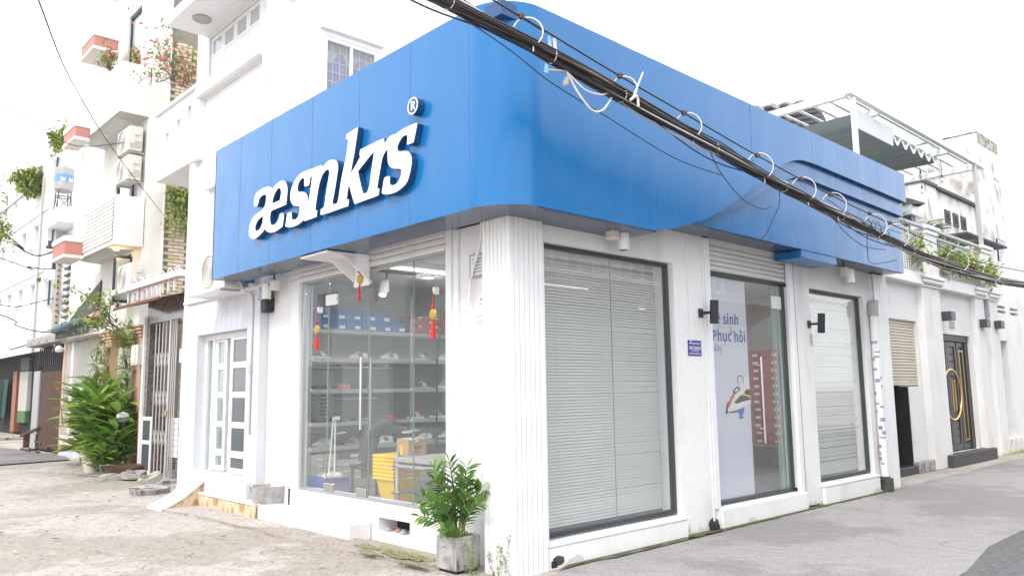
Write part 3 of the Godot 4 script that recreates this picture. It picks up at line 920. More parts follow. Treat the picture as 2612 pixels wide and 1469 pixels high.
	for p in [Vector2(-4.45, 3.03), Vector2(-3.95, 3.10), Vector2(-3.86, 3.08), Vector2(-3.42, 3.12), Vector2(-3.22, 3.13), Vector2(-2.96, 3.15), Vector2(-2.58, 3.19), Vector2(-2.50, 3.18), Vector2(-1.55, 3.18), Vector2(-1.38, 3.17)]:
		st = S(); xf = Transform3D(Basis(Vector3.BACK, PI / 2), Vector3(-0.83, p.y, p.x))
		lathe(st, Vector3.ZERO, [Vector2(0.011, 0), Vector2(0.008, 0.006), Vector2(0.001, 0.008)], 8)
		put(st, "rivet", M.sky_band, fa); xf = Transform3D.IDENTITY
	for z in [-4.45, -3.62, -2.66, -1.72, -0.86, -0.02]:
		st = S(); slab(st, -0.8315, -0.829, 3.0, 4.71, z, z + 0.006); put(st, "seam", M.blue_sheet, fa)
	# letters standing off the sheet
	var sg := thing("sign_lettering", "large white slanted serif letters standing off the blue fascia", "sign letters", Vector3(-0.83, 3.3, -2.2))
	var fw: Material = M.sign_white
	var names := {"ae": "letter_ae", "s1": "letter_s", "n": "letter_n", "k": "letter_k", "r": "letter_r", "s2": "letter_s"}
	var j := 0
	for key in names:
		var p := outline(key)
		if key == "ae":
			p = with_hole(p, outline("e_hole")); p = with_hole(p, outline("a_hole"))
		st = S(); sd = S()
		prism(st, sd, p, Vector3(-0.905 + j * 0.0012, 3.0, -4.0), Vector3.BACK, Vector3.UP, Vector3(0.062, 0, 0))
		var o := put(st, names[key], fw, sg)
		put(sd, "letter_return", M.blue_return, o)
		j += 1
	# the round mark after the letters
	var rm := thing("round_trademark_badge", "small round registered mark badge above the last white letter", "sign badge", Vector3(-0.83, 4.043, -0.707))
	st = S(); xf = Transform3D(Basis(Vector3.BACK, PI / 2), Vector3(-0.832, 4.043, -0.707))
	lathe(st, Vector3.ZERO, [Vector2(0.078, 0.0), Vector2(0.078, 0.072), Vector2(0.0, 0.074)], 32)
	put(st, "drum", M.blue_return, rm); xf = Transform3D.IDENTITY
	st = S()
	var face := PackedVector2Array()
	for i in 33: face.append(Vector2(cos(TAU * i / 32), sin(TAU * i / 32)) * 0.079)
	for i in 33: face.append(Vector2(cos(TAU * i / 32), -sin(TAU * i / 32)) * 0.064)
	for i in 32:
		var a0 := TAU * i / 32; var a1 := TAU * (i + 1) / 32
		var P := func(r: float, a: float) -> Vector3: return Vector3(-0.909, 4.043 + sin(a) * r, -0.707 + cos(a) * r)
		quad(st, P.call(0.064, a0), P.call(0.079, a0), P.call(0.079, a1), P.call(0.064, a1))
	put(st, "ring", M.sign_white, rm)
	var t := lettering("R", bold(), 0.115, 0.006)
	t.material = M.sign_white
	var mi := inst(t, "letter_r", rm, Transform3D(Basis(Vector3.UP, -PI / 2), Vector3(-0.077, 0, 0)))

func bold() -> Font:
	var f := SystemFont.new()
	f.font_names = PackedStringArray(["Droid Sans"]); f.font_weight = 700
	return f

func regular() -> Font:
	var f := SystemFont.new()
	f.font_names = PackedStringArray(["Droid Sans"])
	return f

# ---------------------------------------------------------------- white house behind and beside the shop
func build_townhouse() -> void:
	var h := thing("white_townhouse", "tall white house with french doors standing behind and left of the blue fascia", "house", Vector3(-0.3, 0, -5.2))
	var st := S()
	wall_with(st, 0, -0.32, 0.1, -7.42, -4.87, -0.05, 2.88, [Rect2(-6.92, 0.44, 1.68, 1.95)])
	put(st, "wall", M.grey_wall, h)
	st = S()   # upper front, set back a touch
	wall_with(st, 0, -0.26, 0.1, -7.42, -5.0, 2.88, 6.1, [Rect2(-6.65, 3.2, 0.9, 1.35)])
	wall_with(st, 0, -0.30, 0.1, -7.42, -5.0, 6.1, 14.0, [Rect2(-6.95, 6.36, 1.75, 0.70), Rect2(-6.95, 9.4, 1.75, 1.6)])
	wall_with(st, 2, -5.25, -5.0, 0.1, 7.4, 3.45, 14.0, [Rect2(0.62, 5.5, 0.92, 1.22), Rect2(3.4, 5.5, 1.0, 1.22)])
	slab(st, -0.335, -0.262, -0.03, 6.119, -7.46, -7.30)
	put(st, "upper_wall", M.white_wall, h)
	st = S(); slab(st, -0.36, 0.1, 2.881, 2.93, -7.44, -4.87, 0.01); put(st, "ledge", M.white_wall, h)
	st = S(); slab(st, -0.40, -0.24, 6.12, 6.30, -7.20, -4.98, 0.01); put(st, "ledge_beam", M.white_trim, h)
	st = S(); slab(st, -0.34, 0.02, 5.02, 7.0, -4.998, -4.74, 0.01); put(st, "chimney_duct", M.stained_wall, h)
	st = S(); slab(st, -0.42, 0.14, 4.97, 5.01, -4.998, -4.70, 0.004); put(st, "duct_ledge", M.stained_wall, h)
	st = S(); slab(st, -0.92, -0.25, 7.10, 7.28, -7.05, -4.9, 0.01); var balc := put(st, "balcony_slab", M.white_trim, h)
	st = S(); lathe(st, Vector3(-0.62, 7.055, -6.45), [Vector2(0.13, 0.044), Vector2(0.135, 0.02), Vector2(0.10, 0.0), Vector2(0.09, 0.012), Vector2(0.05, 0.006), Vector2(0.0, 0.01)], 20); put(st, "ceiling_rose", M.shoe_grey, balc)
	# glazed balcony doors above the ledge beam
	for i in 4:
		var z := -6.93 + i * 0.435
		st = S()
		slab(st, -0.27, -0.22, 6.38, 6.44, z, z + 0.42, 0.004); slab(st, -0.27, -0.22, 6.99, 7.05, z, z + 0.42, 0.004); slab(st, -0.27, -0.22, 6.44, 6.99, z, z + 0.05, 0.004); slab(st, -0.27, -0.22, 6.44, 6.99, z + 0.37, z + 0.42, 0.004)
		slab(st, -0.27, -0.22, 6.72, 6.76, z + 0.05, z + 0.37)
		var w := put(st, "window", M.white_trim, h)
		st = S(); slab(st, -0.25, -0.24, 6.76, 6.99, z + 0.05, z + 0.37); put(st, "pane", M.window_pale, w)
		st = S(); slab(st, -0.26, -0.235, 6.44, 6.72, z + 0.05, z + 0.37); put(st, "panel", M.white_trim, w)
	st = S(); slab(st, -0.2, -0.1, 9.4, 11.0, -6.95, -5.2); slab(st, -0.2, -0.1, 3.2, 4.55, -6.65, -5.75); put(st, "window", M.window_pale, h)
	st = S(); slab(st, -0.34, -0.24, 4.58, 4.64, -6.85, -5.65, 0.006); put(st, "window_hood", M.white_trim, h)
	# window with violet curtains and a grille over the fascia
	var x0 := 0.62
	st = S()
	slab(st, x0 + 0.002, x0 + 0.05, 5.502, 6.718, -5.06, -5.01); slab(st, x0 + 0.87, x0 + 0.918, 5.502, 6.718, -5.06, -5.01); slab(st, x0 + 0.05, x0 + 0.87, 6.66, 6.718, -5.06, -5.01); slab(st, x0 + 0.05, x0 + 0.87, 5.502, 5.55, -5.06, -5.01); slab(st, x0 + 0.44, x0 + 0.48, 5.55, 6.66, -5.06, -5.012)
	var win := put(st, "window", M.white_trim, h)
	for i in 2:
		st = S(); slab(st, x0 + 0.05 + i * 0.43, x0 + 0.44 + i * 0.43, 5.55, 6.66, -5.05, -5.044); put(st, "pane", M.glass, win)
	st = S()
	for i in 36:
		var a := x0 + 0.05 + i * 0.0228
		quad(st, Vector3(a, 5.55, -5.12 + 0.018 * (i % 2)), Vector3(a + 0.0228, 5.55, -5.12 + 0.018 * ((i + 1) % 2)), Vector3(a + 0.0228, 6.45 - 0.1 * sin(i * 0.4), -5.12 + 0.018 * ((i + 1) % 2)), Vector3(a, 6.45 - 0.1 * sin(i * 0.4), -5.12 + 0.018 * (i % 2)))
	put(st, "curtain", M.curtain, win)
	st = S()
	for i in 8: rod(st, Vector3(x0 + 0.06 + i * 0.115, 5.55, -5.075), Vector3(x0 + 0.06 + i * 0.115, 6.66, -5.075), 0.006, 5)
	for i in 7: rod(st, Vector3(x0 + 0.05, 5.6 + i * 0.155, -5.075), Vector3(x0 + 0.87, 5.6 + i * 0.155, -5.075), 0.006, 5)
	put(st, "grille", M.rail_grey, win)
	st = S(); slab(st, x0 + 0.02, x0 + 0.9, 5.51, 6.71, -5.24, -5.2); put(st, "window_back", M.window_pale, win)
	st = S(); slab(st, x0 - 0.08, x0 + 1.0, 6.80, 6.85, -4.998, -4.93, 0.005); put(st, "window_hood", M.white_trim, h)
	# neighbouring bay with slotted balcony parapet (same white building, further along)
	st = S()
	wall_with(st, 0, -0.36, -0.22, -8.95, -7.12, 5.14, 6.30, [Rect2(-8.55, 5.35, 0.16, 0.55), Rect2(-8.05, 5.45, 0.16, 0.55), Rect2(-7.6, 5.55, 0.16, 0.55)])
	slab(st, -0.222, -0.20, 5.2, 6.25, -8.9, -7.2)
	slab(st, -0.222, 1.2, 5.14, 5.24, -8.95, -7.46)
	put(st, "balcony_parapet", M.white_wall, h)
	st = S(); slab(st, -0.41, -0.19, 6.301, 6.36, -8.99, -7.1, 0.008); put(st, "parapet_coping", M.white_trim, h)
	st = S(); slab(st, 0.5, 7.0, -0.05, 5.2, -9.2, -7.46); put(st, "side_bay", M.white_wall, h)
	# french doors
	st = S()
	slab(st, -0.20, -0.13, 0.445, 2.385, -6.918, -6.83); slab(st, -0.20, -0.13, 2.31, 2.385, -6.83, -5.245); slab(st, -0.20, -0.13, 0.445, 2.31, -6.64, -6.59)
	var fr := put(st, "door_frame", M.white_trim, h)
	st = S(); slab(st, -0.17, -0.16, 0.445, 2.31, -6.83, -6.64); put(st, "side_pane", M.green_glass, fr)
	var rows := [[0.52, 0.66], [0.75, 1.06], [1.14, 1.47], [1.55, 1.88], [1.96, 2.27]]
	for lf in [[-6.585, -6.20, -0.17], [-5.98, -5.25, -0.215]]:
		var a: float = lf[0]; var b: float = lf[1]; var x: float = lf[2]
		st = S()
		var holes := []
		for r in rows: holes.append(Rect2(a + 0.08, r[0], b - a - 0.14, r[1] - r[0]))
		wall_with(st, 0, x, x + 0.045, a, b, 0.45, 2.305, holes)
		var leaf := put(st, "door", M.white_trim, h)
		for r in rows:
			st = S(); slab(st, x + 0.015, x + 0.023, r[0], r[1], a + 0.08, b - 0.06); put(st, "pane", M.window_dark if lf[2] < -0.2 else M.green_glass, leaf)
	# blue strip of plastic curtain in the gap between the leaves
	st = S()
	for i in 10:
		var y := 0.5 + i * 0.17
		quad(st, Vector3(-0.15, y, -6.12 + 0.02 * sin(i)), Vector3(-0.15, y, -6.03 + 0.015 * sin(i * 1.7)), Vector3(-0.15, y + 0.17, -6.03 + 0.015 * sin((i + 1) * 1.7)), Vector3(-0.15, y + 0.17, -6.12 + 0.02 * sin(i + 1)))
	put(st, "curtain_strip", M.tape, h)
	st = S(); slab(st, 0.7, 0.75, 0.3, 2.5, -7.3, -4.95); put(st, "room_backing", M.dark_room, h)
	st = S(); slab(st, -0.44, -0.321, -0.05, 0.40, -6.95, -4.89, 0.01); put(st, "plinth", M.grey_wall, h)

# ---------------------------------------------------------------- the white house on the right
func build_right_house() -> void:
	var h := thing("right_white_house", "white house with black double door and planted balcony right of the shop", "house", Vector3(11.5, 0, -0.6))
	var Z := -0.72
	var st := S()
	wall_with(st, 2, -0.92, Z, 7.5, 24.0, -0.05, 3.42, [Rect2(9.22, 1.5, 1.40, 1.2), Rect2(9.22, 0.1, 0.80, 1.4), Rect2(11.68, 0.2, 1.86, 2.33), Rect2(15.40, 0.3, 0.75, 2.22), Rect2(15.62, 3.16, 0.66, 0.07), Rect2(15.62, 3.27, 0.66, 0.07), Rect2(16.62, 3.16, 0.66, 0.07), Rect2(16.62, 3.27, 0.66, 0.07)])
	slab(st, 15.3, 18.0, 3.42, 4.4, -1.2, Z)
	put(st, "wall", M.white_wall, h)
	st = S(); slab(st, 7.5, 15.2, 3.38, 3.60, -3.0, -0.56, 0.01); put(st, "balcony_slab", M.white_trim, h)
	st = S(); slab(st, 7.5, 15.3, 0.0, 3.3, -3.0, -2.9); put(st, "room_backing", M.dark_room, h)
	for p in [[10.72, 11.62], [13.72, 14.28], [14.62, 15.22]]:
		st = S(); slab(st, p[0], p[1], -0.02, 3.38, Z - 0.02, -0.60, 0.01); var pil := put(st, "pilaster", M.white_wall, h)
		for i in 3:
			st = S(); slab(st, p[0] - 0.04 - i * 0.035, p[1] + 0.04 + i * 0.035, 3.36 + i * 0.075, 3.43 + i * 0.075, Z, -0.56 + i * 0.03, 0.012); put(st, "capital", M.white_trim, pil)
	# stone plinths, steps
	st = S(); slab(st, 9.95, 11.35, -0.02, 0.17, Z, -0.61, 0.01); put(st, "stone_plinth", M.concrete, h)
	st = S(); slab(st, 11.3, 13.95, -0.02, 0.21, Z, -0.50, 0.012); put(st, "door_step", M.slate, h)
	st = S(); slab(st, 9.1, 10.0, -0.02, 0.12, -1.0, -0.63, 0.01); put(st, "step", M.black_metal, h)
	st = S(); slab(st, 15.3, 16.3, -0.02, 0.32, Z, -0.62, 0.02); put(st, "stone_plinth", M.stained_wall, h)
	# roller shutter half down, passage below
	for i in 22:
		st = S(); var y := 1.56 + i * 0.053
		slab(st, 9.225, 10.615, y + 0.001, y + 0.05, -0.80, -0.765 - 0.003 * (i % 2), 0.012); put(st, "shutter_slat", M.beige_shutter, h)
	st = S(); slab(st, 9.225, 10.615, 1.52, 1.56, -0.81, -0.755, 0.01); slab(st, 10.2, 10.32, 1.575, 1.60, -0.77, -0.752); put(st, "shutter_bar", M.beige_shutter, h)
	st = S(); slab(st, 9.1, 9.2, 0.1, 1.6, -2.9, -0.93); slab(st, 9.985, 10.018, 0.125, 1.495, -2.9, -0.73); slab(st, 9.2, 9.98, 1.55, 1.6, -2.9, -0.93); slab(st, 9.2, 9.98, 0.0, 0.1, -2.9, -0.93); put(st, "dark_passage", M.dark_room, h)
	# black double door with a brass ring
	st = S(); slab(st, 11.682, 13.538, 0.212, 2.528, -0.90, -0.86); slab(st, 11.682, 13.538, 2.40, 2.528, -0.86, -0.76); slab(st, 11.684, 11.78, 0.212, 2.40, -0.86, -0.77); slab(st, 13.34, 13.536, 0.212, 2.40, -0.86, -0.77)
	var door := put(st, "double_door", M.black_metal, h)
	for lf in [[11.79, 12.36], [12.37, 12.88], [12.93, 13.33]]:
		st = S()
		slab(st, lf[0], lf[0] + 0.08, 0.23, 2.39, -0.86, -0.80, 0.006); slab(st, lf[1] - 0.08, lf[1], 0.23, 2.39, -0.86, -0.80, 0.006); slab(st, lf[0] + 0.08, lf[1] - 0.08, 0.23, 0.34, -0.86, -0.80, 0.006); slab(st, lf[0] + 0.08, lf[1] - 0.08, 2.29, 2.39, -0.86, -0.80, 0.006)
		put(st, "leaf_frame", M.charcoal, door)
		for i in 13:
			st = S(); var y := 0.345 + i * 0.15
			slab(st, lf[0] + 0.083, lf[1] - 0.083, y, y + 0.142, -0.86, -0.825, 0.008); put(st, "plank", M.charcoal_panel, door)
	st = S(); hoop(st, Vector3(12.37, 1.33, -0.765), Vector3.RIGHT, Vector3.UP, 0.50, 0.022, 0.0, TAU, 40, 8)
	for s in [-1.0, 1.0]:
		rod(st, Vector3(12.365 + s * 0.07, 1.02, -0.73), Vector3(12.365 + s * 0.07, 1.62, -0.73), 0.016)
		for y in [1.05, 1.59]: rod(st, Vector3(12.365 + s * 0.07, y, -0.80), Vector3(12.365 + s * 0.07, y, -0.73), 0.012)
	put(st, "ring_handle", M.brass, door)
	st = S(); slab(st, 13.0, 13.02, 0.40, 2.22, -0.80, -0.785); slab(st, 13.22, 13.24, 0.40, 2.22, -0.80, -0.785); slab(st, 13.02, 13.22, 0.40, 0.42, -0.80, -0.785); slab(st, 13.02, 13.22, 2.2, 2.22, -0.80, -0.785); put(st, "brass_strip", M.brass, door)
	# grey side door
	st = S(); slab(st, 15.402, 16.148, 0.32, 2.518, -1.0, -0.95); slab(st, 15.41, 16.14, 1.30, 1.34, -0.95, -0.935); slab(st, 16.0, 16.05, 1.40, 1.5, -0.95, -0.92)
	put(st, "side_door", M.door_grey, h)
	for i in 7: 
		st = S(); slab(st, 15.42 + i * 0.1, 15.43 + i * 0.1, 0.35, 1.28, -0.95, -0.942); put(st, "groove", M.dark_metal, h)
	# balcony: piers, rails, bars
	for p in [[11.05, 11.62], [14.35, 14.95]]:
		st = S(); slab(st, p[0], p[1], 3.6, 4.55, -1.05, -0.57, 0.012); var pier := put(st, "balcony_pier", M.white_wall, h)
		for i in 2:
			st = S(); slab(st, p[0] - 0.03 - i * 0.03, p[1] + 0.03 + i * 0.03, 4.40 + i * 0.09, 4.48 + i * 0.09, -1.08, -0.54 + i * 0.03, 0.012); put(st, "capital", M.white_trim, pier)
	var bar := S(); var keep := org; org = Vector3.ZERO
	rod(bar, Vector3(0, 3.63, 0), Vector3(0, 4.38, 0), 0.012, 6)
	slab(bar, -0.022, 0.022, 4.02, 4.10, -0.006, 0.006)
	bar.set_material(M.rail_grey)
	var bm := bar.commit(); org = keep
	for run in [[8.0, 11.0], [11.68, 14.32]]:
		st = S(); slab(st, run[0], run[1], 4.50, 4.56, -0.66, -0.58, 0.01); slab(st, run[0], run[1], 4.38, 4.41, -0.635, -0.605); slab(st, run[0], run[1], 3.61, 3.64, -0.635, -0.605)
		for k in 3: slab(st, lerpf(run[0], run[1], 0.2 + k * 0.3), lerpf(run[0], run[1], 0.2 + k * 0.3) + 0.03, 4.41, 4.5, -0.635, -0.605)
		var rail := put(st, "balcony_rail", M.rail_grey, h)
		var n := int((run[1] - run[0]) / 0.105)
		for i in n: inst(bm, "bar", rail, Transform3D(Basis(), Vector3(run[0] + 0.05 + i * 0.105, 0, -0.62) - org))
	# pergola with sliding canopy over the roof terrace
	var pg := thing("pergola", "pale steel pergola with grey folding canopy above the planted balcony", "pergola", Vector3(11.5, 3.6, -2.5))
	for p in [[8.28, -0.62, 5.0], [14.56, -0.62, 3.6], [14.56, -5.0, 3.6]]:
		st = S(); slab(st, p[0] - 0.04, p[0] + 0.04, p[2] - 0.6, 6.42, p[1] - 0.04, p[1] + 0.04, 0.008); put(st, "post", M.rail_grey if p[0] > 10 else M.pergola_white, pg)
	st = S(); slab(st, 8.1, 15.2, 6.45, 6.57, -0.68, -0.58, 0.01); put(st, "beam", M.pergola_white, pg)
	st = S(); slab(st, 8.1, 15.2, 6.42, 6.56, -5.6, -5.48, 0.01); put(st, "beam", M.pergola_white, pg)
	for x in [8.24, 9.6, 13.2, 15.08]:
		st = S(); slab(st, x - 0.05, x + 0.05, 6.44, 6.57, -5.47, -0.71, 0.01); put(st, "cross_beam", M.pergola_white, pg)
	for i in 16:
		st = S(); slab(st, 8.3, 15.0, 6.585, 6.61, -5.4 + i * 0.30, -5.34 + i * 0.30); put(st, "slat", M.pergola_white, pg)
	st = S()   # folded canopy: waves hanging between its wires
	var prev := Vector2.ZERO
	var lip := S()
	for i in 81:
		var t := i / 80.0
		var c := Vector2(lerpf(8.9, 13.0, t), 6.36 - 0.17 * absf(sin(t * PI * 10.0)))
		if i > 0: quad(st, Vector3(prev.x, prev.y, -0.85), Vector3(c.x, c.y, -0.85), Vector3(c.x, c.y, -5.3), Vector3(prev.x, prev.y, -5.3))
		if i > 0: quad(lip, Vector3(prev.x, prev.y - 0.05, -0.845), Vector3(c.x, c.y - 0.05, -0.845), Vector3(c.x, c.y + 0.04, -0.845), Vector3(prev.x, prev.y + 0.04, -0.845))
		prev = c
	var cn := put(st, "canopy", M.canvas, pg)
	put(lip, "canopy_hem", M.canvas_white, cn)
	st = S(); slab(st, 8.75, 10.4, 6.05, 6.40, -0.80, -0.79); put(st, "cloth_banner", M.canvas_white, pg)
	for p in [[8.9, 6.1, -2.8], [9.8, 5.75, -3.2], [12.9, 6.05, -1.2], [13.6, 6.05, -1.0], [14.1, 6.0, -1.6], [13.2, 6.0, -2.6]]:
		st = S(); rod(st, Vector3(p[0], p[1] + 0.05, p[2]), Vector3(p[0], 6.44, p[2]), 0.006, 5); rod(st, Vector3(p[0], p[1], p[2]), Vector3(p[0], p[1] + 0.06, p[2]), 0.018, 8)
		var b := put(st, "bulb_holder", M.black_metal, pg)
		st = S(); lathe(st, Vector3(p[0], p[1] - 0.12, p[2]), [Vector2(0.0, 0.0), Vector2(0.03, 0.012), Vector2(0.042, 0.05), Vector2(0.03, 0.09), Vector2(0.018, 0.118)], 12); put(st, "bulb", M.plastic_white, b)
	st = S(); slab(st, 9.45, 9.57, 4.4, 6.2, -2.2, -2.08); solo(st, "rusty_post", M.rust, "rust brown upright post under the grey canopy", "post")
	# old roof behind
	var rf := thing("old_roof", "dark weathered tiled roof ridge peeking over the blue fascia", "roof", Vector3(12.5, 5.5, -7.0))
	st = S()
	prism(st, st, PackedVector2Array([Vector2(13.2, 6.3), Vector2(18.6, 6.3), Vector2(18.6, 9.85), Vector2(18.0, 10.25), Vector2(13.2, 8.75)]), Vector3(0, 0, -5.75), Vector3.RIGHT, Vector3.UP, Vector3(0, 0, -2.2))
	put(st, "gable", M.slate, rf)
	for i in 16:
		st = S(); tube(st, [Vector3(13.15, 8.76 - i * 0.16, -5.72), Vector3(18.0, 10.26 - i * 0.16, -5.72)], 0.05, 6); put(st, "tile_row", M.slate, rf)
	for i in 4:
		st = S(); slab(st, 14.2 + i * 0.9, 14.6 + i * 0.9, 9.05 + i * 0.28, 9.2 + i * 0.28, -5.9, -5.65, 0.02); put(st, "loose_tile", M.concrete if i < 3 else M.pink_brick, rf)
	st = S(); slab(st, 8.6, 16.5, 3.6, 6.2, -6.2, -5.7); put(st, "wall", M.stained_wall, rf)
	# tall stained wall block and the lower annex
	var tb := thing("tall_white_block", "tall rain-stained white block with black mould along its top edge", "building", Vector3(21.3, 0, -2.0))
	st = S(); slab(st, 20.0, 21.9, 0.0, 8.75, -9.0, -2.0); put(st, "wall", M.stained_wall, tb)
	st = S(); slab(st, 19.98, 21.92, 8.75, 8.80, -9.02, -1.985, 0.01); slab(st, 19.99, 21.91, 8.45, 8.749, -1.999, -1.99); put(st, "mouldy_coping", M.old_concrete, tb)
	st = S(); slab(st, 21.2, 21.7, 7.6, 8.3, -1.998, -1.97); put(st, "patch", M.stained_wall, tb)
	st = S()
	quad(st, Vector3(20.9, 4.9, -1.96), Vector3(21.6, 4.85, -1.6), Vector3(21.6, 5.7, -1.93), Vector3(20.9, 5.72, -1.96))
	var wn := put(st, "window", M.window_pale, tb)
	st = S(); slab(st, 20.9, 21.6, 4.85, 5.75, -1.999, -1.985); put(st, "window_recess", M.dark_room, wn)
	var ax := thing("stained_annex", "low mouldy annex wall with three square vents behind the balcony palms", "building", Vector3(17.5, 3.4, -2.0))
	st = S(); slab(st, 15.9, 19.9, 3.4, 6.6, -8.0, -2.2); put(st, "wall", M.stained_wall, ax)
	st = S(); slab(st, 15.85, 16.9, 6.6, 6.70, -8.0, -2.15, 0.01); slab(st, 16.9, 20.0, 6.55, 6.64, -8.0, -2.1, 0.01); put(st, "coping", M.slate, ax)
	for i in 3:
		st = S(); slab(st, 17.35 + i * 0.62, 17.75 + i * 0.62, 5.75, 6.12, -2.199, -2.17, 0.01); var v := put(st, "vent", M.slate, ax)
		st = S(); slab(st, 17.45 + i * 0.62, 17.62 + i * 0.62, 5.82, 6.02, -2.169, -2.163); put(st, "vent_hole", M.dark_room, v)
	st = S(); slab(st, 16.9, 20.2, 5.30, 5.36, -2.19, -1.55, 0.01); put(st, "canopy_slab", M.slate, ax)
	st = S(); slab(st, 22.5, 30.0, -0.05, 7.0, -8.0, -1.2); slab(st, 23.0, 23.1, 7.0, 7.4, -2.0, -1.25); solo(st, "far_white_house", M.white_wall, "plain bright white house at the far right end of the lane", "house")
	# wall lamps
	var lamps := [[11.85, 2.84, "black box wall lamp left of the black double door"], [14.0, 2.80, "black box wall lamp on the first pilaster right of the black door"], [15.0, 2.82, "black box wall lamp on the second pilaster beside the grey side door"]]
	for i in 3:
		var l = lamps[i]
		var o := thing("wall_lamp", l[2], "wall lamp", Vector3(l[0], l[1], -0.6), "box lamps on the white house")
		st = S(); slab(st, l[0] - 0.13, l[0] + 0.13, l[1] - 0.07, l[1] + 0.10, -0.60 if i > 0 else Z, -0.46, 0.008); put(st, "lamp_body", M.charcoal, o)
		st = S(); slab(st, l[0] - 0.05, l[0] + 0.05, l[1] - 0.08, l[1] - 0.07, -0.56, -0.49); put(st, "lens", M.plastic_white, o)
	var np := thing("house_plate", "grey plate with red and white fields above the black double door", "house plate", Vector3(12.5, 2.78, Z))
	st = S(); slab(st, 12.38, 12.64, 2.66, 2.93, Z, Z + 0.02, 0.004); put(st, "plate", M.shoe_grey, np)
	st = S(); slab(st, 12.42, 12.52, 2.82, 2.90, Z + 0.02, Z + 0.024); put(st, "field", M.red, np)
	st = S(); slab(st, 12.53, 12.61, 2.80, 2.90, Z + 0.02, Z + 0.024); put(st, "field", M.paper, np)
	var ln := thing("balcony_lantern", "old grey metal lantern standing on the balcony pier", "lantern", Vector3(11.1, 4.75, -0.85))
	st = S(); slab(st, 10.86, 11.26, 4.78, 4.98, -1.0, -0.72, 0.01); put(st, "body", M.galvanised, ln)
	st = S(); lathe(st, Vector3(11.06, 4.98, -0.86), [Vector2(0.33, 0.0), Vector2(0.30, 0.03), Vector2(0.05, 0.16), Vector2(0.0, 0.18)], 4); put(st, "cap", M.dark_metal, ln)
	st = S(); slab(st, 10.95, 11.15, 4.66, 4.779, -0.95, -0.77); put(st, "foot", M.dark_metal, ln)

# ---------------------------------------------------------------- left lane
func brick_panel(parent: Node3D, x0: float, x1: float, y0: float, y1: float, z: float, bw: float, bh: float, key: String, most := 300) -> int:
	# separate bricks with recessed joints on a wall that faces +z; returns how many were laid
	var keep := org; org = Vector3.ZERO
	var kinds := []
	for k in 3:
		var st := S()
		box(st, Vector3(0, 0, 0), Vector3(bw - 0.012, bh - 0.012, 0.03 + 0.004 * k), 0.004)
		var m: StandardMaterial3D = M[key].duplicate()
		m.albedo_color = M[key].albedo_color.lerp(Color.WHITE if k == 2 else Color(0.4, 0.3, 0.25), 0.06 * k)
		st.set_material(m); kinds.append(st.commit())
	org = keep
	var n := 0
	var rows := int((y1 - y0) / bh)
	for r in rows:
		var x := x0 - (bw * 0.5 if r % 2 else 0.0)
		while x < x1 and n < most:
			if x >= x0 - 0.001 and x + bw <= x1 + 0.05:
				inst(kinds[rng.randi() % 3], "brick", parent, Transform3D(Basis(), Vector3(x, y0 + r * bh, z) - org)); n += 1
			x += bw
	return n

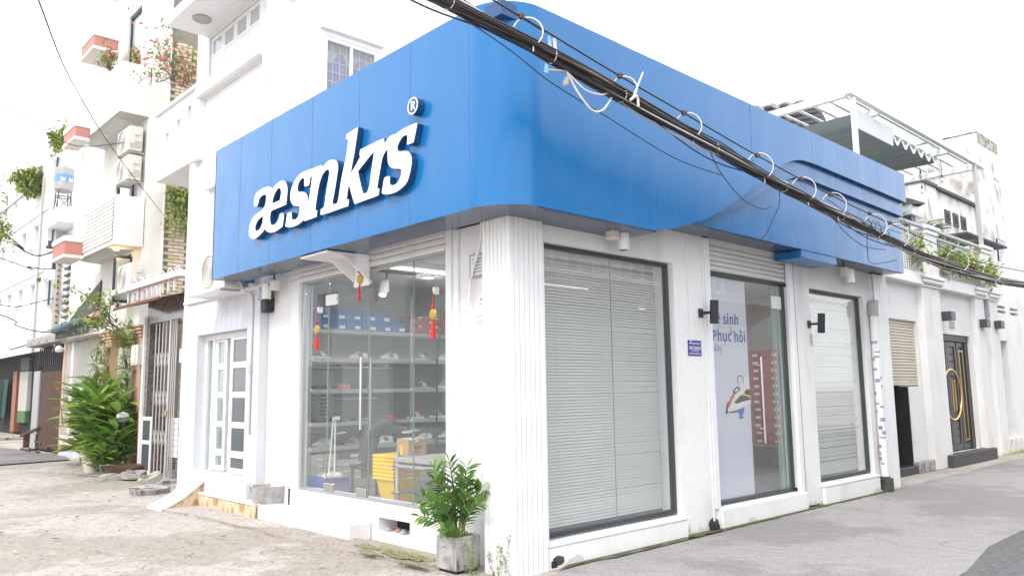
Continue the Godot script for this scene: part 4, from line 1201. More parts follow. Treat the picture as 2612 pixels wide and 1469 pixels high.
func build_left_lane() -> void:
	# --- narrow house with the folding gate
	var g := thing("gate_house", "narrow stone-clad entrance with a folding scissor gate under a rusty canopy", "house", Vector3(0.45, 0, -10.7))
	var X := 0.45
	var st := S()
	wall_with(st, 0, X, X + 0.25, -11.46, -9.4, -0.05, 3.35, [Rect2(-11.30, 1.12, 1.62, 1.79), Rect2(-10.92, 0.0, 1.24, 1.12)])
	put(st, "stone_cladding", M.marble, g)
	st = S(); slab(st, X - 0.015, X + 0.03, 0.05, 1.12, -11.45, -10.93, 0.006); put(st, "white_panel", M.white_trim, g)
	st = S(); slab(st, X - 0.022, X - 0.016, 0.12, 0.60, -11.38, -11.0); slab(st, X - 0.022, X - 0.016, 0.68, 1.05, -11.38, -11.0); put(st, "dark_pane", M.window_dark, g)
	st = S(); slab(st, X - 0.05, X + 0.04, 0.0, 3.05, -11.53, -11.46, 0.008); put(st, "door_post", M.white_trim, g)
	for r in 7:
		for c in 2:
			st = S(); var y := 0.42 + r * 0.1
			slab(st, X - 0.02, X + 0.005, y + 0.004, y + 0.096, -9.90 + c * 0.16 + 0.004, -9.90 + (c + 1) * 0.16 - 0.004, 0.006); put(st, "tile", M.white_trim, g)
	st = S(); slab(st, 0.2, X + 0.5, -0.05, 0.06, -11.5, -9.5, 0.015); put(st, "doorstep", M.concrete, g)
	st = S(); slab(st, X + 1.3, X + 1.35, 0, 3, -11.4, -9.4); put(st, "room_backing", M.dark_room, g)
	st = S(); slab(st, X + 0.26, 1.9, 2.95, 3.3, -11.4, -9.4); put(st, "ceiling", M.concrete, g)
	st = S()   # rusty sheet canopy, tilted towards the lane
	quad(st, Vector3(-0.05, 3.22, -9.35), Vector3(X + 0.2, 3.42, -9.35), Vector3(X + 0.2, 3.42, -11.9), Vector3(-0.05, 3.22, -11.9))
	quad(st, Vector3(-0.05, 3.205, -9.35), Vector3(-0.05, 3.205, -11.9), Vector3(X + 0.2, 3.405, -11.9), Vector3(X + 0.2, 3.405, -9.35))
	quad(st, Vector3(-0.05, 3.205, -9.35), Vector3(-0.05, 3.22, -9.35), Vector3(-0.05, 3.22, -11.9), Vector3(-0.05, 3.205, -11.9))
	slab(st, -0.07, -0.05, 3.19, 3.235, -11.9, -9.35)
	put(st, "canopy", M.rust, g)
	for i in 10:   # pickets of the terrace rail over the canopy
		st = S(); slab(st, 0.28, 0.31, 3.40, 3.62, -12.2 + i * 0.28, -12.17 + i * 0.28); put(st, "picket", M.white_trim, g)
	st = S(); slab(st, 0.22, 0.37, 3.62, 3.74, -13.2, -9.3, 0.01); put(st, "terrace_beam", M.white_trim, g)
	for i in 9:
		st = S(); hoop(st, Vector3(0.3, 3.74, -12.6 + i * 0.38), Vector3.BACK, Vector3.UP, 0.10, 0.008, 0.0, PI, 10, 5); put(st, "rail_scroll", M.white_trim, g)
	# folding gate
	var fg := thing("folding_gate", "pale metal folding scissor gate half drawn across the dark doorway", "gate", Vector3(0.42, 0.06, -10.4))
	var n := 9
	for i in n:
		var z := lerpf(-10.78, -10.06, float(i) / (n - 1))
		var x := 0.40 + (0.03 if i % 2 else 0.0)
		st = S(); slab(st, x - 0.009, x + 0.009, 0.06, 2.88, z - 0.012, z + 0.012, 0.003); put(st, "gate_bar", M.gate_metal, fg)
	st = S(); slab(st, 0.38, 0.44, 0.05, 2.9, -10.05, -9.99, 0.008); put(st, "lead_bar", M.gate_metal, fg)
	for lvl in 3:
		var y := 0.75 + lvl * 0.72
		for i in n - 1:
			var z := lerpf(-10.78, -10.06, float(i) / (n - 1)); var z2 := lerpf(-10.78, -10.06, float(i + 1) / (n - 1))
			for s in [-1.0, 1.0]:
				st = S(); rod(st, Vector3(0.425, y - s * 0.13, z), Vector3(0.425, y + s * 0.13, z2), 0.008, 5); put(st, "lattice_bar", M.gate_metal, fg)
	for i in 3:
		var z := -9.93 + i * 0.09
		st = S(); slab(st, 0.40, 0.42, 0.06, 2.88, z - 0.012, z + 0.012, 0.003); put(st, "gate_bar", M.gate_metal, fg)
	st = S(); slab(st, 0.35, 0.38, 1.15, 1.25, -10.04, -9.99, 0.005); put(st, "padlock", M.brass, fg)
	var nt := thing("door_notice", "small white paper notice on the stone beside the folding gate", "notice", Vector3(0.44, 2.2, -9.6))
	st = S(); slab(st, 0.435, 0.449, 2.1, 2.35, -9.66, -9.50); put(st, "sheet", M.paper, nt)
	var mb := thing("meter_box", "ivory meter box fixed to the pillar left of the folding gate", "meter box", Vector3(0.4, 2.1, -11.65))
	st = S(); slab(st, 0.30, 0.47, 2.12, 2.52, -11.86, -11.5, 0.012); put(st, "case", M.ivory, mb)
	st = S(); slab(st, 0.285, 0.30, 2.16, 2.48, -11.83, -11.6, 0.006); put(st, "cover", M.ivory, mb)
	st = S(); rod(st, Vector3(0.40, 2.12, -11.6), Vector3(0.42, 0.1, -11.55), 0.012, 6); put(st, "conduit", M.pink_brick, mb)
	# --- gateway of the cream house: terracotta pillars and a white panelled gate
	for i in 2:
		var z0: float = [-15.25, -13.35][i]
		var z1: float = [-14.62, -12.62][i]
		var p := thing("gate_pillar", ["ornate terracotta gate pillar left of the white panelled gate", "ornate terracotta gate pillar beside the meter box, right of the white gate"][i], "gate pillar", Vector3(0.8, 0, (z0 + z1) * 0.5), "terracotta gate pillars")
		st = S(); slab(st, 0.72, 1.05, -0.05, 2.75, z0, z1, 0.012); put(st, "shaft", M.terracotta, p)
		for k in 4:
			st = S(); slab(st, 0.70 - k * 0.025, 1.07 + k * 0.02, 2.75 + k * 0.07, 2.815 + k * 0.07, z0 - 0.02 - k * 0.03, z1 + 0.02 + k * 0.03, 0.015); put(st, "moulding", M.terracotta, p)
		st = S(); slab(st, 0.70, 1.05, 3.03, 3.30, z0 + 0.03, z1 - 0.03, 0.03); put(st, "cap", M.terracotta, p)
		for k in 6:
			st = S(); slab(st, 0.685, 0.70, 3.05, 3.28, z0 + 0.06 + k * 0.1, z0 + 0.11 + k * 0.1, 0.006); put(st, "flute", M.terracotta, p)
		st = S(); lathe(st, Vector3(0.87, 3.30, (z0 + z1) * 0.5), [Vector2(0.08, 0.0), Vector2(0.16, 0.05), Vector2(0.2, 0.14), Vector2(0.15, 0.24), Vector2(0.0, 0.29)], 18); put(st, "globe", M.white_trim, p)
	var wg := thing("panelled_gate", "white panelled metal gate between the terracotta pillars", "gate", Vector3(0.85, 0, -14.0))
	st = S(); slab(st, 0.88, 0.94, 0.05, 2.62, -14.62, -13.36, 0.006); put(st, "sheet", M.white_trim, wg)
	for c in 4:
		for r in 3:
			st = S(); var y: float = [0.15, 1.55, 2.2][r]; var y2: float = [1.45, 2.1, 2.55][r]
			slab(st, 0.86, 0.885, y, y2, -14.58 + c * 0.31, -14.32 + c * 0.31, 0.012); put(st, "panel", M.white_trim, wg)
	st = S(); slab(st, 0.75, 1.0, 2.95, 3.14, -14.7, -13.3, 0.02); put(st, "lintel", M.terracotta, wg)
	# --- beige garden wall with dark netting and a blue rolled awning on top
	var w := thing("garden_wall", "plain beige garden wall with lavender-grey base beside the lane", "wall", Vector3(0.9, 0, -17.3))
	st = S(); slab(st, 0.82, 1.05, -0.05, 2.94, -18.8, -15.26, 0.01); put(st, "render", M.garden_wall, w)
	st = S(); slab(st, 0.76, 1.08, 2.94, 3.02, -18.85, -15.26, 0.012); put(st, "coping", M.garden_wall, w)
	st = S(); slab(st, 0.79, 0.82, -0.05, 0.55, -18.8, -15.26, 0.008); put(st, "base_band", M.grey_wall, w)
	st = S(); slab(st, 0.80, 1.05, -0.05, 3.0, -19.0, -18.8, 0.01); put(st, "end_post", M.terracotta, w)
	var aw := thing("rolled_awning", "dark blue rolled awning lying along the top of the garden wall", "awning", Vector3(0.5, 3.05, -17.0))
	st = S(); rod(st, Vector3(0.50, 3.28, -18.7), Vector3(0.50, 3.36, -15.7), 0.10, 14); put(st, "roll", M.blue_awning, aw)
	st = S(); rod(st, Vector3(0.50, 3.36, -15.7), Vector3(0.52, 3.40, -14.8), 0.09, 12); put(st, "roll_end", M.terracotta, aw)
	for i in 30:
		st = S(); slab(st, 0.50, 0.52, 3.03, 3.20, -18.65 + i * 0.1, -18.60 + i * 0.1); put(st, "rail_bar", M.slate, aw)
	st = S(); quad(st, Vector3(0.53, 3.40, -17.6), Vector3(0.53, 3.44, -15.2), Vector3(0.60, 4.25, -15.2), Vector3(0.60, 3.55, -17.6)); quad(st, Vector3(0.54, 3.44, -15.2), Vector3(0.54, 3.40, -17.6), Vector3(0.61, 3.55, -17.6), Vector3(0.61, 4.25, -15.2)); put(st, "tarpaulin", M.slate, aw)
	var wl := thing("white_wall_lantern", "small white flood lamp on the garden wall's far post", "wall lamp", Vector3(0.75, 2.75, -18.9))
	st = S(); lathe(st, Vector3(0.68, 2.70, -18.95), [Vector2(0.0, 0), Vector2(0.09, 0.03), Vector2(0.11, 0.1), Vector2(0.06, 0.18), Vector2(0, 0.2)], 12); slab(st, 0.72, 0.8, 2.76, 2.84, -19.0, -18.9); put(st, "head", M.plastic_white, wl)
	# --- cream house with stepped balconies
	var c := thing("cream_balcony_house", "cream house with boat-shaped clapboard balconies and a brick strip", "house", Vector3(1.0, 0, -14.0))
	st = S()
	wall_with(st, 0, 0.62, 0.8, -18.0, -12.5, 3.0, 13.5, [Rect2(-14.2, 3.45, 1.0, 1.15), Rect2(-14.6, 5.35, 0.4, 1.0), Rect2(-13.55, 5.3, 0.55, 1.1), Rect2(-14.2, 8.9, 0.9, 1.5)])
	wall_with(st, 2, -12.7, -12.5, 0.8, 1.04, 0.0, 13.5, [])
	slab(st, 1.7, 4.0, 0.0, 13.5, -12.7, -12.5)
	slab(st, 0.9, 1.04, 0.0, 3.0, -12.72, -12.5)
	slab(st, 4.0, 4.2, 0, 13.5, -18, -12.5); slab(st, 0.8, 4.0, 13.3, 13.5, -18, -12.7); slab(st, 0.8, 4.0, 0, 13.3, -18.2, -18.0)
	put(st, "wall", M.cream_wall, c)
	st = S(); slab(st, 1.04, 1.7, 0.0, 13.4, -12.72, -12.56); put(st, "mortar_bed", M.mortar, c)
	var laid := brick_panel(c, 1.04, 1.62, 3.6, 6.95, -12.56, 0.235, 0.078, "cream_brick", 140)
	laid += brick_panel(c, 1.04, 1.62, 6.96, 7.75, -12.56, 0.235, 0.078, "red_brick", 60)
	laid += brick_panel(c, 1.04, 1.62, 7.76, 9.4, -12.56, 0.235, 0.078, "cream_brick", 90)
	st = S(); hoop(st, Vector3(1.7, 8.4, -12.53), Vector3.RIGHT, Vector3.UP, 0.42, 0.07, PI * 0.5, PI, 12, 6); put(st, "brick_arch", M.pink_brick, c)
	st = S(); slab(st, 1.01, 1.039, 3.6, 9.5, -12.56, -12.48); put(st, "corner_trim", M.white_trim, c)
	balcony(c, 4.64, 5.70, -12.5, -15.4, true)
	balcony(c, 7.50, 8.62, -12.5, -15.6, false)
	for p in [[4.68, 4.97, -15.6, -14.62, -0.36, 0.02], [7.43, 7.66, -15.6, -14.65, -0.28, 0.02], [9.42, 9.66, -15.0, -14.0, -0.16, 0.36]]:   # red planter boxes at the balcony ends
		st = S(); slab(st, p[4], p[5], p[0], p[1], p[2], p[3], 0.01); var rb := put(st, "red_planter_box", M.pink_brick, c)
		st = S(); slab(st, p[4] - 0.02, p[5] + 0.02, p[0] - 0.08, p[0] - 0.001, p[2] - 0.03, p[3] + 0.02, 0.01); slab(st, p[4] - 0.02, p[5] + 0.02, p[1] + 0.001, p[1] + 0.13, p[2] - 0.02, p[3] + 0.02, 0.01); put(st, "planter_rim", M.cream_wall, rb)
	for r in [[-14.2, -13.2, 3.45, 4.6], [-14.6, -14.2, 5.35, 6.35], [-13.55, -13.0, 5.3, 6.4], [-14.2, -13.3, 8.9, 10.4]]:
		st = S(); slab(st, 0.66, 0.72, r[2], r[3], r[0], r[0] + 0.06); slab(st, 0.66, 0.72, r[2], r[3], r[1] - 0.06, r[1]); slab(st, 0.66, 0.72, r[2], r[2] + 0.06, r[0] + 0.06, r[1] - 0.06); slab(st, 0.66, 0.72, r[3] - 0.06, r[3], r[0] + 0.06, r[1] - 0.06)
		var wn := put(st, "window", M.dark_frame, c)
		st = S(); slab(st, 0.70, 0.71, r[2] + 0.06, r[3] - 0.06, r[0] + 0.06, r[1] - 0.06); put(st, "pane", M.window_pale, wn)
	st = S()   # open casement with a dark frame
	slab(st, 0.25, 0.62, 3.5, 4.52, -13.16, -13.12)
	var cs := put(st, "casement", M.dark_frame, c)
	st = S(); slab(st, 0.30, 0.57, 3.56, 4.46, -13.119, -13.11); put(st, "pane", M.window_pale, cs)
	for k in 3:
		st = S(); slab(st, 0.9, 2.6, 10.5 + k * 1.2, 10.54 + k * 1.2, -18.3, -18.22); put(st, "roof_rail", M.rail_grey, c)
	# air conditioners on the cream house and the white house
	ac("air_conditioner", "upper of two ivory air conditioner units stacked under the top cream balcony", Vector3(0.40, 6.72, -12.95), 0.0)
	ac("air_conditioner", "lower of two ivory air conditioner units stacked under the top cream balcony", Vector3(0.40, 6.08, -12.95), 0.0)
	ac("air_conditioner", "air conditioner on the ledge under the lowest cream balcony window", Vector3(0.36, 3.66, -12.3), 0.0)
	ac("air_conditioner", "air conditioner half hidden behind the blue fascia's left end", Vector3(-0.48, 2.92, -5.75), 0.0)
	var br := thing("air_conditioner_bracket", "pale slatted bracket tray under the air conditioner by the fascia", "bracket", Vector3(-0.4, 2.86, -5.7))
	for k in 6:
		st = S(); slab(st, -0.80, -0.28, 2.85, 2.875, -6.2 + k * 0.17, -6.12 + k * 0.17, 0.004); put(st, "slat", M.plastic_white, br)

func balcony(c: Node3D, y0: float, y1: float, zn: float, zf: float, boards: bool) -> void:
	# a parapet with square near corner and rounded far end over a slab
	var plan := [Vector2(0.64, zn), Vector2(0.03, zn), Vector2(0.03, zf + 0.55)]
	for i in 9:
		var a := lerpf(PI, PI * 1.5, i / 8.0)
		plan.append(Vector2(0.61 + cos(a) * 0.58, zf + 0.55 + sin(a) * 0.55))
	var poly := PackedVector2Array()
	for p in plan: poly.append(p)
	var st := S()
	prism(st, st, poly, Vector3(0, y0, 0), Vector3.RIGHT, Vector3.BACK, Vector3(0, -0.0, 0), false)
	prism(st, st, poly, Vector3(0, y0 + 0.12, 0), Vector3.RIGHT, Vector3.BACK, Vector3(0, -0.119, 0), true)
	var slabn := put(st, "balcony_slab", M.cream_wall, c)
	st = S()
	for i in plan.size() - 1:
		var a := Vector3(plan[i].x, y0 + 0.121, plan[i].y); var b := Vector3(plan[i + 1].x, y0 + 0.121, plan[i + 1].y)
		var h := Vector3(0, y1 - y0 - 0.121, 0)
		var inn := Vector3(0.1, 0, -0.1) if i == 0 else Vector3(0.1, 0, 0.0)
		quad(st, b, a, a + h, b + h); quad(st, a + inn, b + inn, b + inn + h, a + inn + h); quad(st, a + h, a + inn + h, b + inn + h, b + h)
	put(st, "parapet", M.cream_wall, c)
	if boards:
		var n := int((y1 - y0 - 0.1) / 0.085)
		for k in n:
			st = S()
			var y := y0 + 0.1 + k * 0.085
			quad(st, Vector3(0.005, y, zf + 0.6), Vector3(0.005, y, zn - 0.02), Vector3(0.024, y + 0.082, zn - 0.02), Vector3(0.024, y + 0.082, zf + 0.6))
			quad(st, Vector3(0.028, y, zf + 0.6), Vector3(0.028, y, zn - 0.02), Vector3(0.005, y, zn - 0.02), Vector3(0.005, y, zf + 0.6))
			put(st, "board", M.cream_wall, c)
		st = S(); lathe(st, Vector3(0.26, y0 - 0.03, zn - 0.55), [Vector2(0.0, 0.0), Vector2(0.055, 0.0), Vector2(0.075, 0.028)], 16)
		var dl := put(st, "downlight", M.lamp_warm, c)
		var om := OmniLight3D.new(); om.light_energy = 0.05; om.light_color = Color(1, 0.85, 0.6); om.omni_range = 6; om.omni_attenuation = 2; om.light_size = 0.07; om.shadow_enabled = true
		om.name = "downlight_light"; om.position = Vector3(0.26, y0 - 0.08, zn - 0.55) - org
		c.add_child(om)
	else:
		for k in 2:
			st = S(); lathe(st, Vector3(0.3, y0 - 0.02, zn - 0.6 - k * 1.3), [Vector2(0.0, 0.0), Vector2(0.09, 0.0), Vector2(0.11, 0.018)], 16); put(st, "ceiling_rose", M.cream_wall, c)

func ac(called: String, label: String, at: Vector3, turn: float) -> void:   # outdoor unit, fan to -x
	var o := thing(called, label, "air conditioner", at)
	var x := at.x; var y := at.y; var z := at.z
	var st := S(); slab(st, x - 0.14, x + 0.14, y, y + 0.54, z - 0.40, z + 0.40, 0.015); put(st, "case", M.ivory, o)
	st = S(); hoop(st, Vector3(x - 0.145, y + 0.27, z - 0.1), Vector3.BACK, Vector3.UP, 0.22, 0.008, 0.0, TAU, 24, 5)
	for k in 4: hoop(st, Vector3(x - 0.148, y + 0.27, z - 0.1), Vector3.BACK, Vector3.UP, 0.05 + k * 0.042, 0.004, 0.0, TAU, 20, 4)
	put(st, "fan_grille", M.shoe_grey, o)
	st = S(); slab(st, x - 0.10, x - 0.02, y + 0.14, y + 0.42, z + 0.40, z + 0.412, 0.004); slab(st, x - 0.04, x + 0.08, y + 0.34, y + 0.44, z + 0.40, z + 0.42, 0.006); put(st, "side_cover", M.ivory, o)
	for k in 5:
		st = S(); slab(st, x - 0.12, x + 0.12, y + 0.06 + k * 0.035, y + 0.072 + k * 0.035, z + 0.40, z + 0.406); put(st, "louvre", M.shoe_grey, o)
	st = S(); slab(st, x - 0.16, x + 0.2, y - 0.035, y - 0.003, z - 0.33, z - 0.28); slab(st, x - 0.16, x + 0.2, y - 0.035, y - 0.003, z + 0.28, z + 0.33); put(st, "foot", M.galvanised, o)

# ---------------------------------------------------------------- far end of the left lane
func build_far_left() -> void:
	var d := thing("dark_gate_front", "dark brown slatted gate front under a concrete eave past the garden wall", "gate front", Vector3(0.9, 0, -20.5))
	var st := S(); slab(st, 1.0, 1.2, 0.0, 3.0, -22.0, -19.0); put(st, "wall", M.dark_room, d)
	for i in 16:
		st = S(); slab(st, 0.93, 0.98, 0.05, 2.25, -21.75 + i * 0.17, -21.62 + i * 0.17, 0.006); put(st, "slat", M.wood_brown, d)
	for i in 12:
		st = S(); slab(st, 0.86, 0.89, 2.4, 2.95, -21.9 + i * 0.22, -21.87 + i * 0.22); put(st, "grille_bar", M.black_metal, d)
	st = S(); slab(st, 0.6, 1.3, 3.0, 3.25, -22.4, -18.9, 0.02); put(st, "eave", M.concrete, d)
	st = S(); slab(st, 0.90, 0.96, 0.0, 2.3, -22.6, -21.9, 0.01); put(st, "white_board", M.shoe_grey, d)
	var s := thing("open_shop_front", "open shop front with an orange post and hanging green cloth at the lane's end", "shop front", Vector3(2.0, 0, -32.0))
	st = S(); slab(st, 2.6, 4.5, 0.0, 3.3, -44.0, -30.0); put(st, "wall", M.dark_room, s)
	st = S(); slab(st, 2.40, 2.62, 0.15, 2.6, -33.2, -32.55, 0.01); put(st, "orange_post", M.orange_paint, s)
	st = S(); slab(st, 2.45, 2.6, 1.0, 2.56, -32.3, -30.9, 0.01); put(st, "white_panel", M.garden_wall, s)
	st = S(); slab(st, 2.44, 2.6, 0.55, 1.0, -32.25, -30.95, 0.01); put(st, "green_panel", M.green_board, s)
	st = S(); slab(st, 2.46, 2.6, 2.58, 3.1, -32.3, -30.9, 0.01); put(st, "lintel", M.slate, s)
	for i in 5:
		st = S()
		for k in 8:
			var z := -38.2 + i * 0.9 + k * 0.1
			quad(st, Vector3(2.30 + 0.05 * (k % 2), 0.5 + 0.2 * (i % 3), z), Vector3(2.30 + 0.05 * ((k + 1) % 2), 0.5 + 0.2 * (i % 3), z + 0.1), Vector3(2.35, 2.3, z + 0.1), Vector3(2.35, 2.3, z))
		put(st, "hanging_cloth", M.green_cloth if i % 2 == 0 else M.dark_room, s)
	st = S(); quad(st, Vector3(1.6, 3.35, -44), Vector3(1.6, 3.35, -30), Vector3(3.2, 3.95, -30), Vector3(3.2, 3.95, -44)); quad(st, Vector3(1.6, 3.3, -30), Vector3(1.6, 3.3, -44), Vector3(3.2, 3.9, -44), Vector3(3.2, 3.9, -30)); slab(st, 1.58, 1.62, 3.2, 3.36, -44, -30); put(st, "eave", M.stained_wall, s)
	st = S(); slab(st, 0.6, 2.4, -0.03, 0.10, -36, -29.5, 0.02); solo(st, "shop_kerb", M.old_concrete, "low mossy cement kerb in front of the open shop", "kerb")
	var bn := thing("plank_bench", "long reddish plank bench standing before the white and green panels", "bench", Vector3(1.2, 0, -22.8))
	st = S(); xf = Transform3D(Basis(Vector3.RIGHT, -0.14), Vector3(1.0, 0.50, -22.6)); slab(st, -0.15, 0.15, -0.03, 0.03, -1.1, 1.1, 0.006); put(st, "seat", M.wood_brown, bn); xf = Transform3D.IDENTITY
	for z in [-23.4, -21.9]:
		st = S(); slab(st, 0.9, 1.1, 0.0, 0.45, z - 0.05, z + 0.05); put(st, "leg", M.wood_brown, bn)
	var sb := thing("scrap_heap", "heap of dark scrap metal on the ground by the brown gate", "scrap", Vector3(0.5, 0, -19.6))
	for i in 9:
		st = S(); var a := Vector3(rng.randf_range(0.3, 0.8), rng.randf_range(0.03, 0.3), rng.randf_range(-20.2, -19.0)); tube(st, [a, a + Vector3(rng.randf_range(-0.2, 0.2), rng.randf_range(-0.02, 0.15), rng.randf_range(-0.5, 0.5))], 0.03, 6); put(st, "pipe_piece", M.slate, sb)
	# white apartment block beyond, with rows of narrow windows
	var b := thing("white_apartment_block", "bright white apartment block with rows of narrow windows at the lane's end", "building", Vector3(5.0, 0, -41.0))
	var holes := []
	for r in 3:
		for k in 5: holes.append(Rect2(-46.6 + k * 2.55, [5.75, 8.65, 11.6][r], 0.75, 1.15))
	st = S(); wall_with(st, 0, 4.0, 4.25, -50.0, -36.4, 0.0, 13.2, holes); slab(st, 4.25, 12.0, 0, 13.2, -36.65, -36.4); slab(st, 4.25, 12, 13.0, 13.2, -50, -36.65)
	put(st, "wall", M.white_wall, b)
	for h in holes:
		st = S(); slab(st, 4.16, 4.2, h.position.y, h.end.y, h.position.x, h.end.x); var wn := put(st, "window", M.window_pale, b)
		st = S(); slab(st, 4.10, 4.15, h.position.y, h.end.y, h.position.x + 0.34, h.position.x + 0.42); put(st, "window_bar", M.dark_frame, wn)
		st = S(); slab(st, 3.90, 4.0, h.end.y + 0.02, h.end.y + 0.1, h.position.x - 0.12, h.end.x + 0.1); put(st, "hood", M.stained_wall, b)
	for y in [7.35, 10.3]:
		st = S(); slab(st, 3.93, 3.999, y, y + 0.55, -50, -36.4); put(st, "grey_band", M.grey_wall, b)
	st = S(); slab(st, 3.9, 4.0, 12.0, 12.1, -49, -40); put(st, "balcony_rail", M.rail_grey, b)
	for k in 2:
		st = S(); slab(st, 3.97, 4.05, 11.3, 12.6, -47.2 + k * 4.0, -46.3 + k * 4.0); put(st, "blue_door", M.grey_wall, b)
	st = S(); rod(st, Vector3(3.9, 0, -37.3), Vector3(3.9, 12.0, -37.3), 0.06, 8); put(st, "downpipe", M.pole, b)
	var m := thing("white_mid_house", "pale narrow house with a louvred stair shaft behind the utility pole", "house", Vector3(3.0, 0, -30.0))
	st = S(); slab(st, 4.7, 10.0, 0.0, 9.25, -36.3, -34.0); slab(st, 2.9, 9.0, 0.0, 7.2, -28.0, -27.0); put(st, "wall", M.white_wall, m)
	for i in 11:
		st = S(); slab(st, 2.78, 2.9, 3.9 + i * 0.26, 3.98 + i * 0.26, -27.9, -27.1); slab(st, 2.9, 3.5, 3.9 + i * 0.26, 3.98 + i * 0.26, -27.0, -26.9); put(st, "louvre", M.slate, m)
	st = S(); slab(st, 3.85, 5.0, 9.27, 9.99, -36.3, -33.9, 0.02); put(st, "roof_box", M.white_wall, m)
	var y := thing("cream_back_house", "plain pale house rising behind the cream balconies", "house", Vector3(2.5, 0, -22.0))
	st = S(); slab(st, 2.7, 6.0, 0.0, 12.5, -26.0, -19.0); put(st, "wall", M.cream_wall, y)
	# water tank on its stand
	var t := thing("water_tank", "stainless steel water tank with a blue band on a black stand", "water tank", Vector3(4.32, 10.0, -35.4))
	st = S(); lathe(st, Vector3(4.32, 10.92, -35.4), [Vector2(0.05, 0), Vector2(0.34, 0.05), Vector2(0.385, 0.14), Vector2(0.39, 0.4), Vector2(0.385, 0.42), Vector2(0.39, 0.44), Vector2(0.39, 0.80), Vector2(0.385, 0.82), Vector2(0.39, 0.84), Vector2(0.385, 1.12), Vector2(0.3, 1.22), Vector2(0.1, 1.27), Vector2(0.1, 1.32), Vector2(0, 1.33)], 28); put(st, "drum", M.tank_steel, t)
	st = S(); lathe(st, Vector3(4.32, 11.4, -35.4), [Vector2(0.392, 0), Vector2(0.396, 0.01), Vector2(0.396, 0.33), Vector2(0.392, 0.34)], 28); put(st, "blue_band", M.sky_band, t)
	for k in 2:
		var tm := lettering(["W", "M"][k], bold(), 0.26, 0.01); tm.material = M.paper
		inst(tm, "letter", t, Transform3D(Basis(Vector3.UP, [-0.35, 0.5][k]), Vector3(4.32 + sin([-0.35, 0.5][k]) * 0.40, 11.49, -35.4 + cos([-0.35, 0.5][k]) * 0.40) - org))
	st = S()
	for k in 4:
		var a := PI / 4 + k * PI / 2
		rod(st, Vector3(4.32 + cos(a) * 0.42, 10.0, -35.4 + sin(a) * 0.42), Vector3(4.32 + cos(a) * 0.36, 10.95, -35.4 + sin(a) * 0.36), 0.025, 5)
		var e := a + PI / 2
		rod(st, Vector3(4.32 + cos(a) * 0.40, 10.05, -35.4 + sin(a) * 0.40), Vector3(4.32 + cos(e) * 0.37, 10.7, -35.4 + sin(e) * 0.37), 0.016, 5)
		rod(st, Vector3(4.32 + cos(a) * 0.38, 10.72, -35.4 + sin(a) * 0.38), Vector3(4.32 + cos(e) * 0.38, 10.72, -35.4 + sin(e) * 0.38), 0.02, 5)
	put(st, "stand", M.black_metal, t)
	# utility pole
	var p := thing("utility_pole", "slim square concrete utility pole with holes at the lane's far bend", "utility pole", Vector3(1.7, 0, -24.0))
	st = S(); tube(st, [Vector3(1.7, 0, -24), Vector3(1.71, 6.7, -24)], 0.13, 4, 0.09); put(st, "shaft", M.pole, p)
	for k in 14:
		st = S(); slab(st, 1.66, 1.74, 3.9 + k * 0.19, 3.95 + k * 0.19, -23.91, -23.895); put(st, "step_hole", M.slate, p)
	st = S(); slab(st, 1.3, 2.1, 6.35, 6.42, -24.06, -23.94); rod(st, Vector3(1.4, 6.42, -24), Vector3(1.4, 6.6, -24), 0.05); rod(st, Vector3(2.0, 6.42, -24), Vector3(2.0, 6.6, -24), 0.05); slab(st, 1.55, 1.75, 5.7, 6.1, -24.2, -24.12); put(st, "crossarm", M.slate, p)

# ---------------------------------------------------------------- houses across the lanes (behind the photographer, seen in the panes)
func build_opposite() -> void:
	var o := thing("tiled_house_opposite", "beige house with tiled awning and railed balcony across the right lane, mirrored in the windows", "house", Vector3(10, 0, 8.5))
	var st := S(); wall_with(st, 2, 8.5, 8.8, 2.0, 22.0, 0, 7.2, [Rect2(8.0, 4.6, 3.0, 2.0), Rect2(12.0, 4.6, 2.0, 2.0), Rect2(4.0, 0.3, 4.0, 2.4), Rect2(12.0, 0.3, 4.0, 2.4)])
	slab(st, 2.0, 22.0, 0, 7.2, 12.0, 12.2); slab(st, 2.0, 22, 7.2, 7.4, 8.2, 12.2); put(st, "wall", M.garden_wall, o)
	st = S(); slab(st, 2.0, 22.0, 0.1, 7.0, 9.4, 9.5); put(st, "window_back", M.window_pale, o)
	for i in 28:
		st = S(); xf = Transform3D(Basis(Vector3.RIGHT, 0.42), Vector3(5.1 + i * 0.5, 3.75, 8.0)); slab(st, -0.23, 0.23, 0, 0.05, -0.75, 0.55, 0.01); put(st, "tile_row", M.terracotta, o); xf = Transform3D.IDENTITY
	st = S(); slab(st, 6.5, 16, 5.2, 5.26, 7.72, 7.78); slab(st, 6.5, 16, 4.3, 4.4, 7.6, 8.5)
	for i in 20: slab(st, 6.5 + i * 0.5, 6.54 + i * 0.5, 4.4, 5.2, 7.73, 7.77)
	put(st, "balcony_rail", M.white_trim, o)
	var q := thing("house_row_opposite", "plain house row across the left lane, mirrored in the blue fascia", "house", Vector3(-10, 0, -16))
	st = S(); wall_with(st, 0, -11.2, -11.0, -26.0, -7.0, 0, 6.6, [Rect2(-24, 0.4, 3, 2.2), Rect2(-18, 0.4, 3, 2.2), Rect2(-12, 0.4, 3, 2.2), Rect2(-23, 4, 1.6, 1.4), Rect2(-17, 4, 1.6, 1.4), Rect2(-11, 4, 1.6, 1.4)])
	slab(st, -16, -11.0, 6.6, 6.8, -26, -7); put(st, "wall", M.grey_wall, q)
	st = S(); slab(st, -11.6, -11.5, 0.1, 6.5, -25.9, -7.1); put(st, "window_back", M.window_dark, q)

